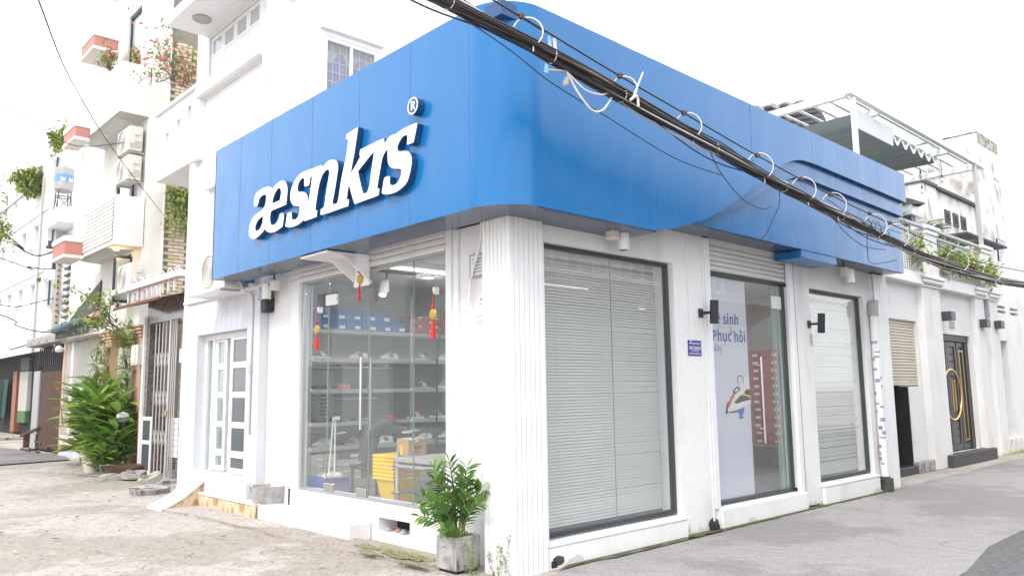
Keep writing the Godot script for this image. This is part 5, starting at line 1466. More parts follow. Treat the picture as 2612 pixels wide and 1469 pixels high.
# ---------------------------------------------------------------- inside the shop
func build_interior() -> void:
	org = Vector3.ZERO
	var st := S(); slab(st, 0.02, 7.3, 0.2, 0.28, -4.86, -0.32); ground_piece(st, "interior_floor", M.room_floor)
	st = S(); slab(st, 0.02, 7.3, 0.28, 3.29, -5.0, -4.80); slab(st, 7.22, 7.4, 0.28, 3.29, -4.8, -0.32); ground_piece(st, "interior_wall", M.room_wall)
	st = S(); slab(st, 0.03, 7.22, 3.02, 3.06, -4.8, -0.33); ground_piece(st, "interior_ceiling", M.room_ceiling)
	# lamps
	for k in 3:
		var x0: float = [0.15, 2.2, 4.4][k]; var z: float = [-2.62, -2.62, -1.6][k]
		var o := thing("tube_lamp", ["glowing tube lamp across the ceiling just inside the left glass front", "second glowing tube lamp deeper in the shop ceiling", "bright tube lamp on the ceiling behind the right glass door"][k], "ceiling lamp", Vector3(x0 + 0.7, 2.98, z), "tube lamps")
		st = S(); slab(st, x0, x0 + 1.4, 2.955, 3.018, z - 0.04, z + 0.04, 0.006); put(st, "batten", M.plastic_white, o)
		st = S(); rod(st, Vector3(x0 + 0.03, 2.93, z), Vector3(x0 + 1.37, 2.93, z), 0.018, 10); put(st, "tube", M.lamp_glow, o)
		var al := AreaLight3D.new()
		al.name = "tube_light"; al.area_size = Vector2(1.34, 0.036); al.light_energy = 0.95; al.light_color = Color(0.97, 0.98, 1.0); al.area_range = 12; al.area_attenuation = 2; al.shadow_enabled = true
		al.transform = Transform3D(Basis(Vector3.RIGHT, -PI / 2), Vector3(x0 + 0.7, 2.905, z) - org)
		o.add_child(al)
	var spots := [[1.33, -3.45, "round recessed downlight past the first tube lamp"], [0.10, -1.48, "round recessed downlight near the top right corner of the left glass front"], [3.9, -1.0, "round downlight nearest the right glass door"], [4.9, -1.4, "round downlight right of the tube behind the right glass door"]]
	for s in spots:
		var o := thing("downlight", s[2], "downlight", Vector3(s[0], 3.01, s[1]), "round downlights")
		st = S(); hoop(st, Vector3(s[0], 3.012, s[1]), Vector3.RIGHT, Vector3.BACK, 0.085, 0.01, 0, TAU, 20, 5); put(st, "rim", M.plastic_white, o)
		st = S(); lathe(st, Vector3(s[0], 3.004, s[1]), [Vector2(0, 0), Vector2(0.08, 0.0), Vector2(0.08, 0.012)], 20); put(st, "lamp_face", M.lamp_glow, o)
		var om := OmniLight3D.new(); om.name = "downlight_light"; om.light_energy = 0.05; om.light_size = 0.08; om.omni_range = 10; om.omni_attenuation = 2; om.shadow_enabled = true; om.position = Vector3(s[0], 2.97, s[1]) - org
		o.add_child(om)
	for s in [[0.52, -3.3, "white track spotlight hanging below the ceiling left of the tube lamp"], [4.5, -2.4, "white track spotlight glowing behind the right glass door"]]:
		var o := thing("track_spotlight", s[2], "spotlight", Vector3(s[0], 2.75, s[1]), "track spotlights")
		st = S(); rod(st, Vector3(s[0] + 0.06, 3.02, s[1]), Vector3(s[0] + 0.06, 2.82, s[1]), 0.012); slab(st, s[0] - 0.05, s[0] + 0.5, 2.985, 3.018, s[1] - 0.018, s[1] + 0.018); put(st, "stem", M.dark_metal, o)
		st = S(); rod(st, Vector3(s[0] + 0.03, 2.86, s[1]), Vector3(s[0] - 0.02, 2.70, s[1] + 0.03), 0.05, 16); slab(st, s[0] + 0.04, s[0] + 0.08, 2.74, 2.9, s[1] - 0.03, s[1] + 0.03, 0.006); put(st, "head", M.plastic_white, o)
		st = S(); rod(st, Vector3(s[0] - 0.02, 2.702, s[1] + 0.03), Vector3(s[0] - 0.023, 2.695, s[1] + 0.032), 0.044, 16); put(st, "lamp_face", M.lamp_glow, o)
	# long wall shelves
	var sh := thing("wall_shelf", "tall grey wall shelving with five long boards holding sneakers and shoe boxes", "shelving", Vector3(2.0, 0.28, -4.5))
	for y in [2.34, 1.965, 1.565, 1.145, 0.835]:
		st = S(); slab(st, 0.06, 4.2, y - 0.055, y, -4.79, -4.24, 0.006); put(st, "shelf_board", M.board_grey, sh)
	st = S(); slab(st, 0.06, 4.2, 0.281, 0.40, -4.79, -4.26, 0.006); put(st, "base_board", M.board_grey, sh)
	for x in [0.06, 1.62, 2.9]:
		st = S(); slab(st, x, x + 0.03, 0.29, 2.9, -4.26, -4.235); put(st, "upright", M.galvanised, sh)
		for y in [2.36, 1.99, 1.59, 1.17, 0.86]:
			st = S(); lathe(st, Vector3(x + 0.015, y - 0.045, -4.225), [Vector2(0, -0.03), Vector2(0.03, -0.01), Vector2(0.03, 0.01), Vector2(0, 0.03)], 10); put(st, "bracket", M.plastic_white, sh)
	for b in [[0.12, 1.5, 1.845], [0.7, 1.25, 1.43]]:
		st = S(); slab(st, b[0], b[1], b[2], b[2] + 0.018, -4.79, -4.5, 0.003); put(st, "back_ledge", M.plastic_white, sh)
	# sneakers: x, shelf height, colours, toe direction, label
	var shoes := [
		[0.29, 1.965, "shoe_black", "sole_cream", "shoe_white", "black sneaker with white stripes at the left end of the second shelf"],
		[0.85, 1.965, "shoe_white", "sole_cream", "shoe_navy", "white sneaker with dark stripes second from left on the second shelf"],
		[1.35, 1.965, "shoe_white", "sole_cream", "shoe_brown", "cream white sneaker third from left on the second shelf"],
		[1.89, 1.965, "shoe_brown", "sole_cream", "shoe_white", "dark olive sneaker with pale stripes fourth on the second shelf"],
		[2.32, 1.965, "shoe_white", "shoe_white", "shoe_grey", "white sneaker cut off by the right edge on the second shelf"],
		[1.92, 1.565, "shoe_navy", "shoe_grey", "shoe_white", "navy sneaker with white stripes on the third shelf"],
		[2.32, 1.565, "shoe_grey", "shoe_white", "shoe_black", "grey sneaker with black stripes right of the navy one on the third shelf"],
		[1.80, 1.145, "shoe_red", "shoe_white", "shoe_white", "dark red and white high sneaker on the fourth shelf"],
		[2.2, 1.145, "shoe_navy", "shoe_white", "shoe_grey", "navy low sneaker behind the blue one on the fourth shelf"],
		[2.5, 1.145, "shoe_blue", "shoe_white", "shoe_white", "blue and white sneaker at the right edge of the fourth shelf"],
		[0.33, 0.835, "shoe_white", "sole_cream", "shoe_grey", "cream sneaker with grey stripes at the left end of the lowest shelf"],
		[0.80, 0.835, "shoe_brown", "shoe_grey", "shoe_grey", "brownish grey sneaker second on the lowest shelf"],
		[1.27, 0.835, "shoe_white", "shoe_white", "shoe_black", "white running sneaker with black collar in the middle of the lowest shelf"],
		[1.94, 0.835, "shoe_white", "shoe_grey", "shoe_grey", "white sneaker behind the cardboard box on the lowest shelf"],
		[2.34, 0.835, "shoe_white", "shoe_black", "shoe_black", "white and black chunky sneaker at the right end of the lowest shelf"]]
	for s in shoes: sneaker(s[0], s[1], M[s[2]], M[s[3]], M[s[4]], s[5], s[2] == "shoe_red")
	# small clutter on the shelves
	var bits := [[0.3, 1.565, 0.16, 0.05, "shoe_black", "flat black pouch left on the third shelf"], [0.62, 1.565, 0.2, 0.06, "pink_brick", "brick red pouch on the third shelf beside the black one"], [0.85, 1.565, 0.18, 0.05, "shoe_navy", "navy cloth bundle on the third shelf behind the door handle"], [0.30, 1.145, 0.16, 0.05, "shoe_red", "wine red flat box left on the fourth shelf"], [0.58, 1.145, 0.2, 0.05, "shoe_navy", "dark violet flat box on the fourth shelf"], [0.9, 1.145, 0.2, 0.045, "leaf_mid", "green shoe tree lying on the fourth shelf"], [1.36, 1.145, 0.16, 0.05, "red", "bright red flat tin on the fourth shelf"],
		[0.72, 1.863, 0.1, 0.045, "orange", "small orange carton on the upper back ledge"], [1.12, 1.863, 0.12, 0.05, "shoe_red", "small maroon carton on the upper back ledge"], [1.3, 1.863, 0.1, 0.055, "sky_band", "small blue carton on the upper back ledge"], [1.43, 1.863, 0.07, 0.06, "paper", "small white carton at the end of the upper back ledge"]]
	for b in bits:
		var o := thing("small_box", b[5], "box", Vector3(b[0], b[1], -4.45), "small things on the shelves")
		var zz := -4.4 if b[1] < 1.8 else -4.62
		st = S(); slab(st, b[0] - b[2] * 0.5, b[0] + b[2] * 0.5, b[1], b[1] + b[3], zz - 0.08, zz + 0.08, 0.012); put(st, "carton", M[b[4]], o)
		st = S(); slab(st, b[0] - b[2] * 0.3, b[0] + b[2] * 0.3, b[1] + b[3], b[1] + b[3] + 0.006, zz - 0.05, zz + 0.05); put(st, "lid", M[b[4]], o)
	# shoe boxes
	var ordn := ["first", "second", "third", "fourth", "fifth", "sixth"]
	for i in 5: shoe_box(0.13 + i * 0.235, 2.472, "box_blue", 0.228, 0.125, "%s blue shoe box from the left in the upper row on the top shelf" % ordn[i], "blue shoe boxes on the top shelf")
	for i in 6: shoe_box(0.13 + i * 0.238, 2.341, "box_blue", 0.232, 0.128, "%s blue shoe box from the left in the lower row on the top shelf" % ordn[i], "blue shoe boxes on the top shelf")
	for r in 2:
		for i in 4: shoe_box(1.66 + i * 0.285, 2.341 + r * 0.125, "box_red", 0.277, 0.12, "%s red shoe box from the left in the %s row on the top shelf" % [ordn[i], ["lower", "upper"][r]], "red shoe boxes on the top shelf")
	for c in 4:
		for r in 3 if c > 1 else 4: shoe_box(0.12 + c * 0.185, 0.401 + r * 0.088, "box_white", 0.176, 0.082, "white shoe box, %s from the bottom in the %s column under the lowest shelf" % [ordn[r], ordn[c]], "white shoe boxes under the lowest shelf")
	for r in 2: shoe_box(0.87, 0.401 + r * 0.1, "box_brown", 0.2, 0.092, "brown shoe box, %s of two beside the white ones" % ["lower", "upper"][r], "brown shoe boxes")
	shoe_box(0.49, 0.666, "box_grey", 0.36, 0.13, "large dark grey shoe box with a white label on the white boxes", "")
	# vented cabinet panel on the wall behind
	var cb := thing("vented_cabinet", "grey-green flat cabinet with rows of louvre slots behind the shelves", "cabinet", Vector3(0.5, 0.95, -4.79))
	st = S(); slab(st, 0.22, 0.72, 1.16, 1.83, -4.798, -4.74, 0.008); put(st, "door", M.galvanised, cb)
	for k in 2:
		for i in 7:
			st = S(); slab(st, 0.28 + k * 0.22, 0.40 + k * 0.22, 1.22 + i * 0.05, 1.24 + i * 0.05, -4.739, -4.735); put(st, "louvre", M.slate, cb)
	# stack of yellow tubs
	var yb := thing("yellow_tub", "bright yellow ribbed plastic tub standing behind the glass", "tub", Vector3(0.4, 0.28, -2.8))
	st = S(); var lo := [Vector2(0.29, -2.93), Vector2(0.52, -2.93), Vector2(0.52, -2.68), Vector2(0.29, -2.68)]; var hi := [Vector2(0.25, -2.99), Vector2(0.58, -2.99), Vector2(0.58, -2.64), Vector2(0.25, -2.64)]
	for i in 4:
		var j := (i + 1) % 4
		quad(st, Vector3(lo[j].x, 0.28, lo[j].y), Vector3(lo[i].x, 0.28, lo[i].y), Vector3(hi[i].x, 0.53, hi[i].y), Vector3(hi[j].x, 0.53, hi[j].y))
	put(st, "foot", M.yellow, yb)
	for k in 7:
		st = S(); slab(st, 0.212, 0.612, 0.53 + k * 0.041, 0.568 + k * 0.041, -3.03, -2.615, 0.012); put(st, "rim", M.yellow, yb)
	st = S(); slab(st, 0.30, 0.40, 0.56, 0.78, -2.614, -2.610); put(st, "sticker", M.pink_brick, yb)
	# pipe-framed display table
	var tb := thing("pipe_table", "grey display table on galvanised pipe legs with clamps behind the left glass", "table", Vector3(0.45, 0.28, -1.9))
	st = S(); slab(st, 0.12, 0.80, 0.765, 0.815, -2.46, -1.1, 0.006); put(st, "tabletop", M.board_grey, tb)
	for p in [[0.15, -2.43], [0.76, -2.43], [0.15, -1.15], [0.76, -1.15]]:
		st = S(); rod(st, Vector3(p[0], 0.28, p[1]), Vector3(p[0], 0.764 if p[0] > 0.5 else 0.87, p[1]), 0.025, 12); var leg := put(st, "leg", M.galvanised, tb)
		for y in [0.44, 0.72]:
			st = S(); hoop(st, Vector3(p[0], y, p[1]), Vector3.RIGHT, Vector3.BACK, 0.036, 0.013, 0, TAU, 12, 6); rod(st, Vector3(p[0] - 0.09, y, p[1] + 0.02), Vector3(p[0] + 0.05, y, p[1] + 0.02), 0.010); lathe(st, Vector3(p[0] - 0.08, y - 0.015, p[1] + 0.02), [Vector2(0.017, 0), Vector2(0.017, 0.03), Vector2(0, 0.03)], 6); put(st, "clamp", M.galvanised, leg)
	for z in [-2.43, -1.15]:
		st = S(); rod(st, Vector3(0.15, 0.44, z), Vector3(0.76, 0.44, z), 0.022, 10); put(st, "rail", M.galvanised, tb)
	st = S(); rod(st, Vector3(0.15, 0.72, -2.43), Vector3(0.15, 0.72, -1.15), 0.022, 10); put(st, "rail", M.galvanised, tb)
	var cx := thing("cardboard_box", "taped brown cardboard box with black print standing on the display table", "box", Vector3(0.4, 0.816, -2.4))
	st = S(); slab(st, 0.27, 0.52, 0.816, 1.0, -2.62, -2.40, 0.004); put(st, "carton", M.cardboard, cx)
	st = S(); slab(st, 0.267, 0.2695, 0.83, 0.93, -2.545, -2.50); put(st, "label_strip", M.yellow, cx)
	st = S(); slab(st, 0.29, 0.35, 0.985, 1.003, -2.55, -2.38); slab(st, 0.36, 0.41, 0.965, 0.985, -2.399, -2.396); put(st, "tape", M.paper, cx)
	for k in 2:
		var tm := lettering(["MINI", "G T"][k], bold(), 0.045, 0.002); tm.material = M.ink
		inst(tm, "print", cx, Transform3D(Basis(), Vector3(0.395, 0.905 - k * 0.042, -2.3985) - org))
	var b2 := thing("open_carton", "second plain cardboard box on the floor under the display table", "box", Vector3(0.45, 0.28, -1.9))
	st = S(); slab(st, 0.3, 0.66, 0.281, 0.44, -2.2, -1.75, 0.004); put(st, "carton", M.cardboard, b2)
	st = S(); slab(st, 0.32, 0.64, 0.44, 0.446, -2.0, -1.96); put(st, "tape", M.paper, b2)
	var cr := thing("plastic_crate", "blue and violet plastic crate full of clutter in the left corner behind glass", "crate", Vector3(0.2, 0.28, -4.0))
	st = S(); slab(st, 0.05, 0.06, 0.28, 0.49, -4.2, -3.84); slab(st, 0.05, 0.06, 0.49, 0.51, -4.2, -3.84, 0.004); put(st, "end", M.crate_blue, cr)
	st = S(); slab(st, 0.061, 0.42, 0.28, 0.49, -3.85, -3.84); slab(st, 0.061, 0.42, 0.28, 0.49, -4.2, -4.19); slab(st, 0.061, 0.42, 0.28, 0.29, -4.19, -3.85); slab(st, 0.055, 0.43, 0.47, 0.50, -3.84, -3.825, 0.006); slab(st, 0.42, 0.43, 0.28, 0.49, -4.2, -3.84); put(st, "side", M.crate_violet, cr)
	for k in 7:
		st = S(); slab(st, 0.08 + k * 0.045, 0.13 + k * 0.045, 0.42, 0.50 + 0.02 * (k % 3), -4.15 + 0.03 * (k % 4), -3.9, 0.01); put(st, "content", [M.orange, M.paper, M.shoe_white][k % 3], cr)
	var mp := thing("mop_handles", "two pale mop poles leaning in the crate against the glass corner", "mop", Vector3(0.2, 0.4, -3.9))
	for k in 2:
		st = S(); rod(st, Vector3(0.18 + k * 0.09, 0.35, -3.95), Vector3(0.33 + k * 0.03, 1.2, -4.1), 0.011, 8); put(st, "pole", M.plastic_white, mp)
	st = S(); rod(st, Vector3(0.33, 1.0, -4.08), Vector3(0.50, 1.02, -4.08), 0.006); slab(st, 0.33, 0.42, 1.17, 1.22, -4.13, -4.07, 0.01); put(st, "mop_clip", M.plastic_white, mp)
	# jacket draped over a chair
	var jk := thing("black_jacket", "black hooded jacket slumped over a chair back in the middle of the shop", "jacket", Vector3(0.5, 0.5, -3.2))
	st = S()
	var P := [Vector3(0.22, 0.72, -3.2), Vector3(0.26, 0.9, -3.2), Vector3(0.32, 1.06, -3.2), Vector3(0.45, 1.12, -3.2), Vector3(0.6, 1.09, -3.2), Vector3(0.74, 1.05, -3.18), Vector3(0.88, 1.0, -3.15)]
	var R := [0.07, 0.10, 0.115, 0.11, 0.09, 0.055, 0.02]
	var prev := PackedVector3Array()
	for i in P.size():
		var t: Vector3 = (P[mini(i + 1, 6)] - P[maxi(i - 1, 0)]).normalized()
		var ring := ring_at(P[i], t, Vector3.BACK, R[i], 14)
		for k in ring.size(): ring[k] += Vector3(sin(k * 2.3 + i), cos(k * 1.7 + i * 2.0), sin(k * 3.1)) * 0.012
		if i > 0: skin(st, prev, ring, P[i - 1], P[i])
		prev = ring
	put(st, "body", M.shoe_black, jk)
	st = S(); tube(st, [Vector3(0.3, 0.98, -3.1), Vector3(0.24, 0.8, -3.08), Vector3(0.27, 0.55, -3.06)], 0.06, 10, 0.045); put(st, "sleeve", M.shoe_black, jk)
	var ch := thing("shop_chair", "dark chair carrying the black jacket", "chair", Vector3(0.4, 0.28, -3.3))
	st = S(); slab(st, 0.2, 0.6, 0.62, 0.67, -3.5, -3.1, 0.01); put(st, "seat", M.shoe_black, ch)
	for p in [[0.23, -3.47], [0.57, -3.47], [0.23, -3.13], [0.57, -3.13]]:
		st = S(); rod(st, Vector3(p[0], 0.28, p[1]), Vector3(p[0], 0.62, p[1]), 0.016); put(st, "leg", M.dark_metal, ch)
	var bs := thing("blue_brush", "pale blue cleaning brush beside the black jacket", "brush", Vector3(0.9, 1.0, -3.15))
	st = S(); tube(st, [Vector3(0.80, 1.03, -3.12), Vector3(0.86, 1.045, -3.12), Vector3(0.95, 1.045, -3.12)], 0.018, 10, 0.01); put(st, "handle", M.tape, bs)
	st = S(); slab(st, 0.70, 0.80, 1.02, 1.045, -3.14, -3.10, 0.006); put(st, "bristles", M.paper, bs)
	# standing fan
	var fn := thing("standing_fan", "black round fan on a thin pole in front of the red boxes", "fan", Vector3(1.95, 2.1, -3.9))
	st = S(); tube(st, through([Vector3(1.86, 0.28, -3.95), Vector3(1.87, 1.9, -3.95), Vector3(1.93, 2.35, -3.93), Vector3(2.05, 2.55, -3.9)]), 0.014, 8); put(st, "pole", M.black_metal, fn)
	st = S()
	for k in 4: hoop(st, Vector3(2.1, 2.58, -3.88), Vector3.RIGHT, Vector3.UP, 0.06 + k * 0.055, 0.005, 0, TAU, 28, 5)
	for k in 14: rod(st, Vector3(2.1, 2.58, -3.85), Vector3(2.1 + cos(k * TAU / 14) * 0.225, 2.58 + sin(k * TAU / 14) * 0.225, -3.88), 0.003, 4)
	put(st, "cage", M.black_metal, fn)
	for k in 3:
		st = S(); xf = Transform3D(Basis(Vector3.BACK, k * TAU / 3), Vector3(2.1, 2.58, -3.9)); quad(st, Vector3(0.02, -0.04, 0.01), Vector3(0.2, -0.06, 0.02), Vector3(0.2, 0.06, -0.02), Vector3(0.02, 0.03, -0.01)); put(st, "blade", M.shoe_grey, fn); xf = Transform3D.IDENTITY
	# red boxes filling the far side wall, seen through the right door
	var base := shoe_box_at(7.0, 0.6, -3.0, "box_red", "red shoe box in the tall stack along the shop's far side wall", "red shoe boxes in the side stack")
	var n := 0
	for r in 12:
		for c in 9:
			if r == 0 and c == 0:
				base.position = Vector3(6.86, 0.62, -4.3); continue
			var kk := twin(base, "stacked_shoe_box", Vector3(6.86 + rng.randf_range(-0.02, 0.02), 0.62 + r * 0.125, -4.3 + c * 0.33), "red shoe box in the tall stack along the shop's far side wall", "red shoe boxes in the side stack")
			n += 1
	var cs := thing("counter", "long brown counter under the stack of red boxes", "counter", Vector3(6.7, 0.28, -2.5))
	st = S(); slab(st, 6.5, 7.2, 0.281, 0.60, -4.7, -1.0, 0.01); put(st, "body", M.wood_brown, cs)
	st = S(); slab(st, 6.47, 7.2, 0.60, 0.62, -4.7, -0.98, 0.006); put(st, "top", M.box_brown, cs)
	# blinds
	blind(0.135, 1.97, 0.30, 2.78, "pale grey slatted blind filling the big window beside the corner column")
	blind(5.16, 6.70, 0.345, 2.76, "pale grey slatted blind filling the far window by the pilaster")
	# poster inside the right door
	var po := thing("poster", "tall pale blue poster with dark blue text and a bright sneaker print", "poster", Vector3(3.0, 0.3, -0.23))
	st = S(); slab(st, 2.62, 3.68, 0.27, 2.795, -0.196, -0.190); put(st, "sheet", M.poster, po)
	var bf := bold(); var rf := regular()
	for t in [["sinh", "Vê sinh", bf, 3.51, 2.25, 0.35, "poster_blue"], ["hôi", "Phuc hôi", bf, 3.65, 2.045, 0.27, "poster_blue"], ["&", "&", rf, 3.37, 2.145, 0.075, "poster_grey"], ["iày", "Giày", rf, 3.115, 1.925, 0.15, "poster_grey"]]:
		var f: Font = t[2]
		var em: float = t[5] / (f.get_string_size(t[0], HORIZONTAL_ALIGNMENT_LEFT, -1, 64).x / 64.0)
		var tm := lettering(t[1], f, em, 0.001); tm.material = M[t[6]]
		var w: float = f.get_string_size(t[1], HORIZONTAL_ALIGNMENT_LEFT, -1, 64).x / 64.0 * em
		var left: float = t[3] - w
		inst(tm, "text", po, Transform3D(Basis(), Vector3(left + w * 0.5, t[4] + em * 0.36, -0.1885) - org))
		var marks := []   # the dots below and the grave accent that the letters carry
		if t[1] == "Vê sinh": marks = [["V", "ê", "."]]
		if t[1] == "Phuc hôi": marks = [["Ph", "u", "."], ["Phuc h", "ô", "`"]]
		for k in marks:
			var a: float = f.get_string_size(k[0], HORIZONTAL_ALIGNMENT_LEFT, -1, 64).x / 64.0 * em
			var b: float = f.get_string_size(k[1], HORIZONTAL_ALIGNMENT_LEFT, -1, 64).x / 64.0 * em
			st = S()
			var cxm := left + a + b * 0.5
			if k[2] == ".": slab(st, cxm - em * 0.055, cxm + em * 0.055, t[4] - em * 0.22, t[4] - em * 0.11, -0.1891, -0.1882, 0.0004)
			else: prism(st, st, PackedVector2Array([Vector2(cxm - em * 0.02, t[4] + em * 0.80), Vector2(cxm + em * 0.06, t[4] + em * 0.80), Vector2(cxm - em * 0.04, t[4] + em * 0.93), Vector2(cxm - em * 0.16, t[4] + em * 0.93)]), Vector3(0, 0, -0.1882), Vector3.RIGHT, Vector3.UP, Vector3(0, 0, -0.0009), false)
			put(st, "text_mark", M[t[6]], po)
	print_shoe(po)

func print_shoe(po: Node3D) -> void:   # the flat print of a tilted sneaker on the poster
	var parts := [
		["shoe_white", [128, 850, 135, 825, 165, 770, 200, 720, 232, 655, 258, 648, 262, 790, 230, 812, 180, 830, 140, 850]],
		["red", [124, 838, 150, 775, 175, 742, 180, 750, 158, 792, 136, 838]],
		["shoe_yellow", [203, 772, 240, 735, 262, 722, 262, 788, 235, 792, 205, 797]],
		["ink", [165, 808, 205, 766, 240, 772, 262, 786, 262, 796, 225, 806, 180, 815]],
		["ink", [228, 742, 245, 730, 262, 735, 262, 765, 235, 762]],
		["shoe_white", [130, 852, 150, 838, 200, 808, 262, 793, 262, 815, 215, 838, 170, 853, 140, 860]],
		["ink", [117, 873, 121, 830, 133, 798, 138, 803, 129, 838, 131, 870]],
		["ink", [162, 738, 184, 715, 204, 718, 200, 738, 178, 756, 165, 754]],
		["shoe_white", [172, 738, 186, 724, 196, 727, 190, 738, 178, 747]],
		["ink", [134, 860, 170, 856, 215, 840, 217, 846, 176, 866, 140, 868]],
		["shoe_blue", [168, 862, 195, 852, 226, 838, 217, 870, 206, 896, 196, 892, 190, 872]],
		["ink", [180, 888, 196, 895, 208, 897, 216, 888, 214, 902, 200, 906]]]
	var z := -0.1893
	for p in parts:
		var poly := PackedVector2Array()
		var raw: Array = p[1]
		for i in range(0, raw.size(), 2): poly.append(Vector2(3.14 + (raw[i] - 120) * 0.00386, 1.66 - (raw[i + 1] - 645) * 0.00196))
		var st := S(); prism(st, st, poly, Vector3(0, 0, z), Vector3.RIGHT, Vector3.UP, Vector3(0, 0, -0.0002), false)
		put(st, "print", M[p[0]], po)
		z += 0.0002
	var st := S()
	for i in 18:
		var a := lerpf(-0.5, PI + 0.7, i / 18.0); var b := lerpf(-0.5, PI + 0.7, (i + 1) / 18.0)
		var P := func(r: float, t: float) -> Vector3: return Vector3(3.48 + cos(t) * 0.075 * r, 1.595 + sin(t) * 0.065 * r, z)
		quad(st, P.call(0.82, a), P.call(1.0, a), P.call(1.0, b), P.call(0.82, b))
	put(st, "print", M.ink, po)

func blind(x0: float, x1: float, y0: float, y1: float, label: String) -> void:
	var o := thing("window_blind", label, "blind", Vector3((x0 + x1) * 0.5, y0, -0.27))
	var st := S(); slab(st, x0, x1, y1 - 0.03, y1 + 0.02, -0.29, -0.25, 0.004); put(st, "head_rail", M.blind, o)
	var n := int((y1 - y0 - 0.04) / 0.029)
	var keep := org; org = Vector3.ZERO
	st = S(); xf = Transform3D(Basis(Vector3.RIGHT, 1.05), Vector3.ZERO); slab(st, x0, x1, -0.0008, 0.0008, -0.0155, 0.0155)
	xf = Transform3D.IDENTITY; st.set_material(M.blind); var m := st.commit(); org = keep
	for i in n: inst(m, "slat", o, Transform3D(Basis(Vector3.RIGHT, rng.randfn(0.0, 0.035)) * Basis(Vector3.BACK, rng.randfn(0.0, 0.0006)), Vector3(0, y0 + i * 0.029, -0.27) - Vector3(org.x, org.y, org.z)))
	for t in [0.15, 0.5, 0.85]:
		st = S(); rod(st, Vector3(lerpf(x0, x1, t), y0, -0.254), Vector3(lerpf(x0, x1, t), y1, -0.254), 0.0015, 4); put(st, "cord", M.paper, o)

func shoe_box(x: float, y: float, key: String, w: float, h: float, label: String, group: String) -> void:
	var o := thing("shoe_box", label, "shoe box", Vector3(x + w * 0.5, y, -4.4), group)
	var st := S(); slab(st, x, x + w, y, y + h * 0.66, -4.56, -4.262, 0.003); put(st, "box", M[key], o)
	st = S(); slab(st, x - 0.002, x + w + 0.002, y + h * 0.66, y + h, -4.562, -4.258, 0.003); put(st, "lid", M[key], o)
	st = S()
	if key == "box_red":
		slab(st, x + w * 0.42, x + w * 0.62, y + h * 0.72, y + h * 0.95, -4.257, -4.256); slab(st, x + w * 0.08, x + w * 0.2, y + h * 0.2, y + h * 0.5, -4.2615, -4.2605)
	else: slab(st, x + w * 0.55, x + w * 0.92, y + h * 0.12, y + h * 0.45, -4.2615, -4.2605)
	put(st, "label_sticker", M.paper, o)

func shoe_box_at(x: float, y: float, z: float, key: String, label: String, group: String) -> Node3D:
	var o := thing("stacked_shoe_box", label, "shoe box", Vector3(x, y, z), group)
	var st := S(); slab(st, x, x + 0.3, y, y + 0.08, z - 0.157, z + 0.157, 0.003); put(st, "box", M[key], o)
	st = S(); slab(st, x - 0.003, x + 0.3, y + 0.08, y + 0.12, z - 0.16, z + 0.16, 0.003); put(st, "lid", M[key], o)
	st = S(); slab(st, x - 0.002, x - 0.0008, y + 0.02, y + 0.06, z + 0.03, z + 0.12); put(st, "label_sticker", M.paper, o)
	return o

func sneaker(x: float, y: float, up: Material, sole: Material, stripe: Material, label: String, high: bool) -> void:   # toe towards -x
	var o := thing("sneaker", label, "sneaker", Vector3(x, y, -4.38), "sneakers on the wall shelves")
	var z := -4.38
	var L := 0.30
	var tt := [0.0, 0.06, 0.16, 0.3, 0.42, 0.55, 0.7, 0.84, 0.95, 1.0]
	var hh := [0.075, 0.105, 0.10, 0.092, 0.105, 0.092, 0.07, 0.055, 0.042, 0.022]
	if high: hh = [0.12, 0.165, 0.17, 0.16, 0.135, 0.105, 0.075, 0.058, 0.045, 0.022]
	var ww := [0.022, 0.034, 0.037, 0.036, 0.038, 0.042, 0.046, 0.045, 0.034, 0.012]
	var st := S(); var sl := S()
	var prev := PackedVector3Array(); var ps := PackedVector3Array(); var pc := Vector3.ZERO
	for i in tt.size():
		var px: float = x + L * 0.5 - tt[i] * L
		var ring := PackedVector3Array(); var rs := PackedVector3Array()
		for k in 12:
			var a := PI * k / 11.0
			ring.append(Vector3(px, y + 0.022 + sin(a) * (hh[i] - 0.022) * (1.0 if i < 4 else 1.0), z + cos(a) * ww[i] * (1.0 - 0.25 * sin(a))))
		var w2: float = ww[i] * 1.12 + 0.004
		var toe := 0.006 if i > 7 else 0.0
		rs.append_array([Vector3(px, y + toe, z - w2), Vector3(px, y + 0.026 + toe, z - w2), Vector3(px, y + 0.026 + toe, z + w2), Vector3(px, y + toe, z + w2)])
		var c := Vector3(px, y + 0.03, z)
		if i > 0:
			skin(st, prev, ring, pc, c); skin(sl, ps, rs, Vector3(pc.x, y + 0.013, z), Vector3(px, y + 0.013, z))
		else: fan(st, ring, c, Vector3.RIGHT); fan(sl, rs, c, Vector3.RIGHT)
		prev = ring; ps = rs; pc = c
	put(st, "upper", up, o)
	put(sl, "sole", sole, o)
	st = S()
	for k in 3:
		var px := x + 0.02 - k * 0.024
		quad(st, Vector3(px + 0.026, y + 0.03, z + 0.048), Vector3(px + 0.042, y + 0.03, z + 0.048), Vector3(px + 0.014, y + 0.085, z + 0.041), Vector3(px - 0.002, y + 0.085, z + 0.041))
	put(st, "stripes", stripe, o)
	st = S()
	for k in 4: slab(st, x - 0.045 + k * 0.018, x - 0.037 + k * 0.018, y + 0.078 + k * 0.006, y + 0.088 + k * 0.006, z - 0.02, z + 0.02, 0.002)
	put(st, "laces", M.paper, o)
	st = S(); slab(st, x + 0.075, x + 0.125, y + (0.10 if not high else 0.168), y + (0.103 if not high else 0.172), z - 0.02, z + 0.02); put(st, "collar", M.ink, o)

